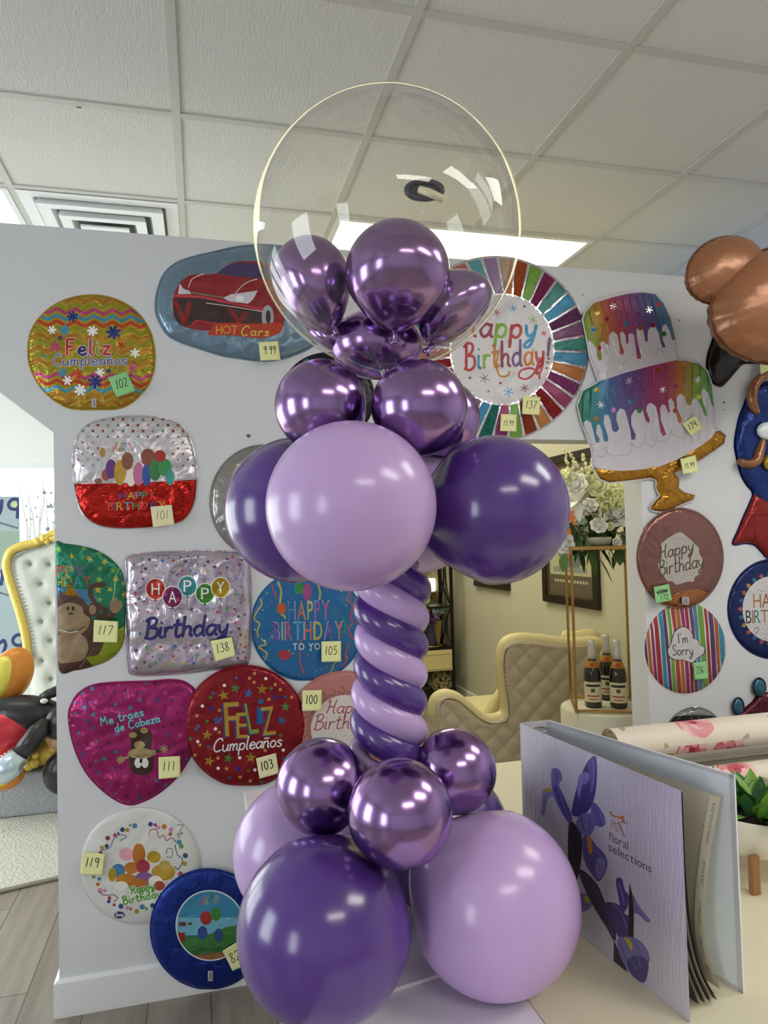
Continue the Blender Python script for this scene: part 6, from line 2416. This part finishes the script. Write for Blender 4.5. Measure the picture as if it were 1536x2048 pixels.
def art_small():
    a = Art()
    a.add(mat('picture_sepia', '#8a6a48', .5, k=1.2), rect(8, 8, 92, 92))
    a.add(mat('picture_sepia2', '#5a4430', .5, k=1.2), circ(50, 50, 25, 30))
    return mat('picture_dark', '#3a2a20', .5), a


wall_picture(4.83, 5.5, -.41, .25, 'small brown-framed picture mostly behind the right purple balloon', art_small)

# ---- quilted cream armchair seen from behind
CRL = mat('cream_leather', '#c9be94', .42, k=1.3, bump=.0006, bscale=220)
CRQ = mat('cream_quilt', '#b3a795', .45, k=1.3, bump=.0005, bscale=200)
NAIL = mat('nail_heads', '#6f675c', .3, .7, k=1.3)
yc_ = 3.62
chair = empty('armchair', at_y(1060, 1530, 3.9) * np.array((1, 1, 0)) + np.array((0, 0, ZF)), 'cream quilted armchair with nailhead trim, turned away from the camera', 'armchair')
shell = [(869, 1432), (871, 1408), (878, 1397), (891, 1393), (908, 1398), (925, 1411), (940, 1425), (958, 1438), (975, 1443), (992, 1441), (1007, 1434), (1014, 1420), (1014, 1400), (1010, 1370), (1006, 1330), (1007, 1305), (1012, 1290), (1025, 1282), (1045, 1280), (1075, 1282), (1110, 1287), (1150, 1289), (1185, 1287), (1197, 1290), (1196, 1330), (1190, 1400), (1182, 1480), (1172, 1560), (1160, 1640), (1150, 1720), (930, 1720), (905, 1640), (888, 1560), (876, 1490)]
shell_s = smooth_path(shell[:24], 3) + shell[24:]


def chair_y(px, py):
    # the outside of the chair curves: the arm comes forward, the right side turns away
    return 3.44 + .03 * ((px - 1010) / 190.0) ** 2


def chair_map(px, py, h):
    return at_y(px, py, chair_y(px, py) - h)


def quilt(C, ds):
    u = (C[:, 0] + C[:, 1] * .9) / 21.0
    w = (C[:, 0] - C[:, 1] * .9) / 21.0
    q = np.abs(np.sin(u * math.pi / 2 * 1.0)) ** .5 * np.abs(np.sin(w * math.pi / 2)) ** .5
    fade = np.clip((ds - 10) / 6, 0, 1)
    return .002 + .013 * np.clip(ds / 8, 0, 1) ** .5 * (1 - fade) + fade * (.004 + .010 * q)


sheet('quilted_shell', shell_s, CRQ, Art(), chair_map, quilt, 3.0, -.07, chair, edge_mat=CRL)
# rolled rim along the top edge, thickness towards the seat
rim = smooth_path(shell[0:24], 4)
mb = MB()
mb.tube([at_y(x, y, chair_y(x, y) + .035) for x, y in rim], .040, 14)
mb.go('padded_rim', CRL, chair, True)
mb = MB()
for k, (x, y) in enumerate(smooth_path(shell[0:24], 5)):
    cx_, cy_ = 1040, 1480
    dx, dy = cx_ - x, cy_ - y
    L = math.hypot(dx, dy)
    ox, oy = x + dx / L * 11, y + dy / L * 9
    mb.ball(at_y(ox, oy, chair_y(ox, oy) - .012), .0042, 8, 6)
o = mb.go('nailhead_trim', NAIL, chair, True)
o['kind'] = 'stuff'
# inner back wing and seat on the far side
back_in = smooth_path([(1120, 1275), (1150, 1262), (1180, 1258), (1197, 1266), (1200, 1300), (1195, 1420), (1120, 1420)], 4, True)
sheet('inner_wing', back_in, CRL, Art(), lambda x, y, h: at_y(x, y, 3.56 - h), lambda C, d: .04 * np.sqrt(np.clip(d / 25, 0, 1)), 7.0, -.05, chair)
arm_in = smooth_path([(962, 1438), (980, 1400), (1000, 1372), (1018, 1372), (1020, 1450), (960, 1452)], 4, True)
sheet('inner_arm', arm_in, CRL, Art(), lambda x, y, h: at_y(x, y, 3.6 - h), lambda C, d: .04 * np.sqrt(np.clip(d / 12, 0, 1)), 6.0, -.05, chair)
s0, s1 = at_y(985, 1500, 3.55), at_y(1150, 1500, 3.55)
MB().box((s0[0], 3.56, -1.05), (s1[0], 4.1, -.97), bev=.03).go('seat_cushion', CRL, chair, True)
for x, y in ((s0[0] - .1, 3.5), (s1[0] - .05, 3.5), (s0[0] + .05, 4.05), (s1[0] - .05, 4.05)):
    MB().lathe((x, y, ZF), [(.014, 0), (.022, .12), (.026, .20)], 14).go('leg', FRM, chair, True)

# ---- black metal shelf with drawer box, vases and pompom
BLKM = mat('black_iron', '#1d1a17', .4, .5, k=1.2)
ys = 5.75
def sp(px, py, y=None):
    return at_y(px, py, y or ys)


shelf = empty('etagere', (sp(880, 1400)[0], ys, ZF), 'black iron shelf unit with curved side bars and a cream drawer', 'shelf unit')
xr_ = sp(905, 1200)[0] - .02
xl_ = sp(700, 1200)[0]
ztop = sp(905, 1080)[2]
for x in (xl_, xr_):
    for y in (ys - .03, ys + .27):
        MB().box((x - .012, y - .012, ZF), (x + .012, y + .012, ztop)).go('post', BLKM, shelf)
zs = [sp(880, 1213)[2], sp(880, 1296)[2], sp(880, 1398)[2], ZF + .12, ztop - .02]
for z in zs:
    mb = MB()
    mb.box((xl_, ys - .03, z - .012), (xr_, ys - .006, z + .006))
    mb.box((xl_, ys + .25, z - .012), (xr_, ys + .27, z + .006))
    mb.box((xl_, ys - .006, z - .004), (xr_, ys + .25, z + .004))
    mb.go('shelf', BLKM, shelf)
for za, zbb in ((zs[0], ztop), (zs[1], zs[0]), (zs[2], zs[1])):
    for sgn in (0, 1):
        pts = []
        for k in range(13):
            t = k / 12
            b_ = math.sin(math.pi * t)
            yy = (ys - .02 + .12 * b_) if sgn else (ys + .26 - .12 * b_)
            pts.append((xr_ - .004, yy, za + (zbb - za) * t))
        MB().tube(pts, .006, 8).go('curved_side_bar', BLKM, shelf, True)
pts = [(xr_ - .09 * math.sin(math.pi * k / 12), ys - .025, zs[0] + (ztop - zs[0]) * k / 12) for k in range(13)]
MB().tube(pts, .007, 8).go('curved_front_bar', BLKM, shelf, True)
DRW = mat('cream_drawer', '#cbbd8e', .5, k=1.2)
d0, d1 = sp(815, 1300), sp(903, 1338)
mb = MB()
mb.box((d0[0], ys - .05, d1[2]), (xr_ - .014, ys + .24, zs[1] - .013), bev=.004)
dr = mb.go('drawer', DRW, shelf)
mb = MB()
q = .02
X_0, X_1, Z_0, Z_1 = d0[0] + q, xr_ - .034, d1[2] + q, zs[1] - .036
for a, c in (((X_0, Z_0), (X_1, Z_0 + .006)), ((X_0, Z_1 - .006), (X_1, Z_1)), ((X_0, Z_0), (X_0 + .006, Z_1)), ((X_1 - .006, Z_0), (X_1, Z_1))):
    mb.box((a[0], ys - .054, a[1]), (c[0], ys - .049, c[1]))
mb.go('drawer_moulding', DRW, dr)

zsh = zs[1] + .006
tr = MB()
cx_ = sp(869, 1294)[0]
tr.lathe((cx_, ys + .08, zsh), [(.085, 0), (.095, .004), (.095, .012), (.088, .014), (.085, .008), (.0, .007)], 32)
tag(tr.go('gold_tray', GOLDM, None, True), 'small round gold tray on the cream drawer shelf', 'tray')
VB = mat('navy_vase', '#2b2a4a', .2, k=1.4)
vz = empty('flower_vase', (cx_ - .01, ys + .06, zsh + .009), 'dark blue vase of purple and pale blue flowers on the gold tray', 'vase')
MB().lathe((cx_ - .01, ys + .06, zsh + .009), [(.052, 0), (.054, .01), (.036, .12), (.026, .18), (.03, .195)], 28).go('vase', VB, vz, True)
rv = random.Random(9)
for k, (c, nn) in enumerate((('#6a4a86', 9), ('#8fa9b8', 9), ('#7a3f6a', 5), ('#a8b05a', 2))):
    m_ = mat('small_flower_%d' % k, c, .6, k=1.5)
    for j in range(nn):
        a_, e_ = rv.uniform(0, 6.28), rv.uniform(.1, 1.3)
        rr_ = rv.uniform(.05, .115)
        cc = np.array((cx_ - .01 + rr_ * math.cos(a_), ys + .06 + rr_ * .6 * math.sin(a_), zsh + .24 + rv.uniform(-.03, .09)))
        mb = MB()
        for q in range(10):
            mb.ball(cc + np.array([rv.uniform(-.018, .018) for _ in range(3)]), rv.uniform(.01, .016), 7, 5)
        mb.go('bloom', m_, vz, True)
tv = MB()
tv.lathe((cx_ + .075, ys + .17, zsh + .0), [(.03, 0), (.032, .01), (.045, .12), (.052, .2), (.05, .205)], 24)
tag(tv.go('tan_vase', mat('tan_ceramic', '#a8905f', .5, k=1.3), None, True), 'plain tan vase behind the purple flowers on the shelf', 'vase')
pp = MB()
pc_ = sp(880, 1368, ys + .1)
rv = random.Random(2)
for k in range(260):
    t, s = rv.uniform(0, 6.28), rv.uniform(-1, 1)
    q_ = math.sqrt(1 - s * s)
    p = pc_ + .098 * np.array((q_ * math.cos(t), q_ * math.sin(t), s)) * rv.uniform(.85, 1)
    pp.ball(p, rv.uniform(.012, .018), 6, 4)
tag(pp.go('flower_pompom', mat('pompom_cream', '#9c9272', .7, k=1.2), None, True), 'cream ball of paper flowers on the low shelf', 'flower ball')
bk = MB()
b0, b1 = sp(846, 1382), sp(866, 1408)
bk.box((b0[0] - .03, ys, zs[2] + .006), (b1[0], ys + .16, zs[2] + .075), bev=.004)
bk.box((b0[0] - .02, ys + .005, zs[2] + .077), (b1[0] - .01, ys + .15, zs[2] + .11), bev=.004)
tag(bk.go('black_box', mat('black_card', '#25221f', .4, k=1.2)), 'black box beside the cream flower ball on the low shelf', 'box')
# wall lantern and white round ornament above
wl = empty('wall_sconce', sp(864, 1205, 6.22), 'small lit wall sconce with gold bands beyond the black shelf', 'wall lamp')
c_ = sp(864, 1170, 6.2)
MB().box((c_[0] - .05, 6.27, c_[2] - .17), (c_[0] + .05, 6.30, c_[2] + .2), bev=.004).go('back_plate', mat('sconce_cream', '#b5ab8c', .5, k=1.3), wl)
MB().lathe((c_[0], 6.2, c_[2] - .06), [(.028, 0), (.032, .02), (.032, .10), (.028, .12)], 20).go('shade', emit('sconce_glow', '#fff0c8', 2.2), wl, True)
MB().lathe((c_[0], 6.2, c_[2] - .085), [(.02, 0), (.04, .008), (.04, .026), (.03, .03)], 20).go('gold_band', GOLDM, wl, True)
MB().tube([(c_[0], 6.27, c_[2] - .09), (c_[0], 6.2, c_[2] - .12), (c_[0], 6.2, c_[2] - .085)], .008, 8).go('bracket', GOLDM, wl, True)
wo = MB()
wo.ball(sp(849, 1202, ys + .05), .05, 24, 16)
tag(wo.go('white_ornament', mat('white_ceramic', '#c9c2a4', .3, k=1.2), None, True), 'round white ornament on the upper iron shelf', 'ornament')
# curtain behind
cu = MB()
v, f = [], []
for k in range(81):
    x = .55 + k * .02
    for j, z in enumerate((ZF + .02, 1.0)):
        v.append((x, 6.24 + .025 * math.sin(k * 1.1), z))
for k in range(80):
    f.append((2 * k, 2 * k + 2, 2 * k + 3, 2 * k + 1))
cu.add(v, f)
o = cu.go('curtain', mat('grey_curtain', '#8f8672', .8, k=1.1), None, True)
tag(o, 'long pleated grey-beige curtain on the rear wall behind the black shelf', 'curtain')

# ------------------------------------------------------------------ bright room on the left
RUG = mat('cream_rug', '#bdb9ae', .95, k=1.85, bump=.02, bscale=70, bdetail=5, vary=.25)
r0, r1 = at_z(0, 1787, ZF), at_z(128, 1757, ZF)
e_ = (r1 - r0) / np.linalg.norm(r1 - r0)
n_ = np.array((-e_[1], e_[0], 0))
mb = MB()
A_, B_ = r0 - e_ * 1.6, r1 + e_ * .55
mb.prism([tuple(p + np.array((0, 0, .001))) for p in (A_, B_, B_ + n_ * 1.9, A_ + n_ * 1.9)], (0, 0, .018))
rug = mb.go('rug', RUG)
tag(rug, 'fluffy cream rug on the plank floor under the white throne chair', 'rug')
mb = MB()
mb.tube([A_ + np.array((0, 0, .01)), B_ + np.array((0, 0, .01))], .008, 8)
mb.go('bound_edge', mat('rug_binding', '#a59d8c', .9, k=1.4), rug, True)

# throne chair with gold frame
yt = 4.75
GLD = mat('throne_gold', '#d6b25a', .35, .3, k=1.6, bump=.003, bscale=60)
WLT = mat('white_tufted', '#c6cac2', .4, k=1.35)
NH = mat('stud_pearl', '#8f9294', .25, .5, k=1.4)


def tp(px, py, y=yt):
    return at_y(px, py, y)


thr = empty('throne_chair', (tp(120, 1500)[0], yt + .2, ZF + .02), 'white tufted throne chair with carved gold frame, cut off by the wall end', 'throne chair')
left = [(135, 1062), (112, 1066), (95, 1075), (75, 1085), (55, 1089), (38, 1094), (24, 1102), (16, 1116), (14, 1132), (18, 1152), (27, 1182), (37, 1212), (45, 1240), (52, 1270), (56, 1300), (57, 1318)]
Ls = smooth_path(left, 4)
cx0 = 165
outline = [(x + 4, y + 5) for x, y in Ls] + [(62, 1420), (cx0 * 2 - 62, 1420)] + [(2 * cx0 - x - 4, y + 5) for x, y in Ls[::-1]]
btn = [(59, 1128), (97, 1129), (80, 1168), (98, 1206), (82, 1243), (100, 1281), (82, 1322), (101, 1358), (133, 1168), (118, 1243), (135, 1130), (136, 1206), (120, 1320), (138, 1281)]
btn += [(330 - x, y) for x, y in btn]


def tuft(C, ds):
    h = .05 * np.sqrt(np.clip(ds / 26, 0, 1))
    for x, y in btn:
        d2 = (C[:, 0] - x) ** 2 + (C[:, 1] - y) ** 2
        h = h - .030 * np.exp(-d2 / 60.0) - .012 * np.exp(-d2 / 260.0)
    return h


sheet('tufted_back', outline, WLT, Art(), lambda x, y, h: tp(x, y, yt - h), tuft, 4.0, -.08, thr)
for x, y in btn:
    p = tp(x, y, yt - .018)
    MB().ball(p, .009, 10, 7).go('button', NH, thr, True)
mb = MB()
F3 = [tp(x - 1, y, yt - .02) for x, y in Ls]
mb.tube(F3, [.026] * len(F3), 12)
mb.tube([tp(2 * cx0 - x, y, yt - .02) for x, y in Ls], .026, 12)
rr = random.Random(4)
for k in range(60):
    x = rr.uniform(70, 165)
    y = 1084 - (x - 70) * .31 + rr.uniform(-6, 7)
    mb.ball(tp(x, y, yt - .04 + rr.uniform(-.01, .01)), rr.uniform(.010, .022), 8, 6)
mb.ball(tp(44, 1326, yt - .05), (.03, .03, .022), 12, 8)
mb.ball(tp(52, 1328, yt - .05), (.02, .03, .02), 12, 8)
mb.go('carved_gold_frame', GLD, thr, True)
mb = MB()
for k, (x, y) in enumerate(smooth_path([(x + 14, y + 8) if y < 1105 else (x + 12, y) for x, y in left[3:]], 4)):
    mb.ball(tp(x, y, yt - .04), .006, 6, 5)
o = mb.go('stud_trim', NH, thr, True)
o['kind'] = 'stuff'
q0 = tp(62, 1420)
mb = MB()
mb.box((q0[0], yt - .55, ZF + .37), (tp(268, 1420)[0], yt + .05, ZF + .55), bev=.04)
mb.go('seat', WLT, thr, True)
mb = MB()
mb.box((q0[0] + .0, yt - .57, ZF + .26), (tp(268, 1420)[0], yt + .05, ZF + .37))
for k in range(70):
    mb.ball((q0[0] + rr.uniform(0, .9), yt - .575, ZF + rr.uniform(.26, .36)), rr.uniform(.012, .03), 8, 6)
mb.go('carved_gold_apron', GLD, thr, True)
for x in (q0[0] + .04, q0[0] + .86):
    for y in (yt - .52, yt):
        MB().lathe((x, y, ZF + .235), [(.02, 0), (.03, .012), (.04, .03)], 14).go('leg', GLD, thr, True)

pf = MB()
pf.box((q0[0] - .1, yt - .62, ZF + .0195), (tp(268, 1420)[0] + .1, yt + .12, ZF + .234), bev=.02)
tag(pf.go('low_platform', mat('grey_fleece', '#a2a6aa', .95, k=1.3, bump=.012, bscale=60, bdetail=4)), 'low fleece-covered grey platform carrying the throne chair', 'platform')

# poster film hanging in front of the far window
a = Art()
NVP = mat('poster_navy', '#2a3566', .6, k=1.3)
DKP = mat('poster_text', '#3a4450', .6, k=1.2)


def qglyph(cx, cy, s, lean=6):
    out = strokes([(cx + 9 * s, cy - 12 * s), (cx - 2 * s, cy - 12 * s), (cx - 9 * s, cy - 4 * s), (cx - 6 * s, cy + 4 * s), (cx + 4 * s, cy + 6 * s), (cx + 9 * s, cy + 2 * s)], 6.0 * s)
    out += strokes([(cx + 10 * s, cy - 14 * s), (cx + 8 * s, cy + 6 * s), (cx + 7 * s, cy + 22 * s)], 6.0 * s, smooth=False)
    return out


for x, y, s in ((27, 1012, 1.1), (36, 1284, 1.15)):
    a.add(NVP, qglyph(x, y, s))
a.add(mat('poster_yellow', '#c2c58a', .6, k=1.2), circ(30, 1009, 5, 6))
for pts in (((4, 1000), (2, 1020), (-3, 1030)), ((4, 1140), (6, 1150), (2, 1170)), ((-6, 1290), (8, 1280), (12, 1290), (6, 1308))):
    a.add(NVP, strokes(pts, 7, smooth=False))
for y, x0, x1, sl in ((1044, 0, 36, .3), (1184, 0, 24, .3), (1319, 8, 34, .2)):
    x = x0
    while x < x1 - 3:
        a.add(DKP, rect(x, y + sl * (x - x0), x + 3.2, y + 4 + sl * (x - x0)))
        x += 4.6
a.add(mat('poster_green', '#8fa394', .6, k=1.2), [(-80, 1062), (39, 1062), (40, 1130), (-80, 1125)])
a.add(mat('poster_blue', '#aabfca', .6, k=1.2), [(-80, 1305), (8, 1312), (9, 1350), (-80, 1350)])
po = [(-80, 993), (-40, 993), (0, 993), (38, 993), (39, 1050), (41, 1120), (43, 1200), (46, 1280), (48, 1350), (0, 1350), (-40, 1350), (-80, 1350), (-80, 1170)]
o = sheet('window_poster', po, mat('poster_grey', '#9aaab0', .6, k=1.25), a, lambda x, y, h: at_y(x, y, 5.45 - h), lambda C, d: np.zeros(len(C)), 8.0, None)
md = o.modifiers.new('thickness', 'SOLIDIFY')
md.thickness = .002
tag(o, 'grey-green window poster with big navy letters seen from behind', 'poster')

# frosted white branches in front of the far window
br_ = MB()
rb = random.Random(13)
for k in range(7):
    x = rb.uniform(50, 110)
    P = [at_y(x, 1120, 5.3)]
    for j in range(7):
        x += rb.uniform(-6, 6)
        P.append(at_y(x, 1120 - (j + 1) * rb.uniform(18, 24), 5.3))
    br_.tube(P, [.008 - .0008 * j for j in range(8)], 6)
root = empty('white_tree', at_y(90, 1130, 5.3) * np.array((1, 1, 0)) + np.array((0, 0, ZF)), 'pale frosted branches standing before the bright far window', 'decorative tree')
br_.go('branches', mat('branch_white', '#c8ccc8', .7, k=1.3), root, True)
mb = MB()
for k in range(26):
    x, y = rb.uniform(52, 112), rb.uniform(985, 1095)
    w_ = .45 if x < 85 else .9
    mb.ball(at_y(x, y, 5.27), rb.uniform(.006, .018) * w_, 7, 5)
o = mb.go('dark_buds', mat('bud_grey', '#8f9a98', .7, k=1.2), root, True)
o['kind'] = 'stuff'
tb = at_y(90, 1130, 5.3)
MB().tube([(tb[0], 5.3, ZF), (tb[0], 5.3, tb[2])], .02, 10).go('trunk', mat('branch_white', '#c8ccc8', .7), root, True)

# plain foil balloons lying on the rug by the chair
YO = mat('orange_film', '#b8752e', .3, .25, k=1.6, bump=.003, bscale=25)
YL_ = mat('yellow_film', '#c2b84e', .3, .2, k=1.6)
BK = mat('black_film', '#2c2a2c', .25, .3, k=1.5)
RDm = mat('red_film', '#b2303c', .27, .3, k=1.5)
SVm = mat('silver_film', '#a9b8c4', .2, .7, k=1.6)


def tilt(ang):
    return Matrix.Rotation(ang, 3, 'Y')


GP = 'plain foil balloons lying on the rug'
c = at_y(20, 1352, 4.230)
b1_ = empty('foil_pad_balloon', c, 'orange foil balloon with a yellow face leaning on the throne chair', 'balloon', GP)
MB().ball(c, (.11, .07, .16), 28, 18, M=tilt(.45)).go('orange_body', YO, b1_, True)
MB().ball(c + np.array((-.035, -.035, .0)), (.075, .045, .12), 24, 16, M=tilt(.4)).go('yellow_front', YL_, b1_, True)
c = at_y(52, 1432, 4.150)
b2_ = empty('foil_tube_balloon', c, 'fat black and red foil balloon lying across the rug', 'balloon', GP)
MB().ball(c, (.21, .09, .11), 30, 18, M=tilt(.15)).go('black_body', BK, b2_, True)
MB().ball(at_y(2, 1470, 4.120), (.17, .09, .138), 28, 16, M=tilt(.2)).go('red_end', RDm, b2_, True)
mb = MB()
for k in range(8):
    x = 0 + k * 7.2
    y = 1518 - k * 4.6
    mb.ball(at_y(x, y, 3.980), (.016, .008, .008), 10, 6, M=tilt(.4))
mb.go('white_dashes', mat('white_film', '#c8c8c4', .3, .2, k=1.5), b2_, True)
MB().tube([at_y(86, 1398, 4.100), at_y(98, 1388, 4.100), at_y(125, 1378, 4.120)], [.03, .026, .03], 12).go('upper_tab', BK, b2_, True)
MB().ball(at_y(88, 1402, 4.040), (.02, .008, .014), 10, 6).go('white_patch', mat('white_film', '#c8c8c4', .3), b2_, True)
c = at_y(60, 1488, 3.950)
b3_ = empty('foil_tube_balloon', c, 'thin black foil tube balloon with a silver end, pointing down left', 'balloon', GP)
MB().tube([at_y(92, 1440, 3.960), at_y(78, 1462, 3.950), at_y(60, 1485, 3.940), at_y(38, 1510, 3.930)], [.022, .05, .05, .045], 16).go('black_tube', BK, b3_, True)
MB().tube([at_y(40, 1508, 3.930), at_y(22, 1530, 3.920), at_y(0, 1546, 3.910), at_y(-15, 1560, 3.900)], [.049, .064, .066, .034], 16).go('silver_end', SVm, b3_, True)
c = at_y(12, 1552, 4.000)
b4_ = empty('foil_pad_balloon', c, 'orange and yellow foil balloon lying flat on the rug', 'balloon', GP)
MB().ball(c, (.088, .07, .068), 24, 14, M=tilt(-.2)).go('orange_body', YO, b4_, True)
MB().ball(c + np.array((-.01, -.02, .012)), (.079, .066, .055), 24, 14, M=tilt(-.2)).go('yellow_front', YL_, b4_, True)
c = at_y(128, 1545, 3.950)
b5_ = empty('foil_pad_balloon', c, 'round black shiny balloon at the wall end on the rug', 'balloon', GP)
MB().ball(c, (.10, .075, .11), 28, 18).go('black_body', BK, b5_, True)
c = at_y(127, 1448, 4.000)
b6_ = empty('foil_pad_balloon', c, 'upper black balloon with a beige side, next to the wall end', 'balloon', GP)
MB().ball(c, (.094, .06, .10), 28, 18).go('black_body', BK, b6_, True)
MB().ball(at_y(120, 1470, 4.020), (.07, .06, .075), 24, 14).go('beige_side', mat('beige_film', '#c0906c', .35, .1, k=1.5), b6_, True)
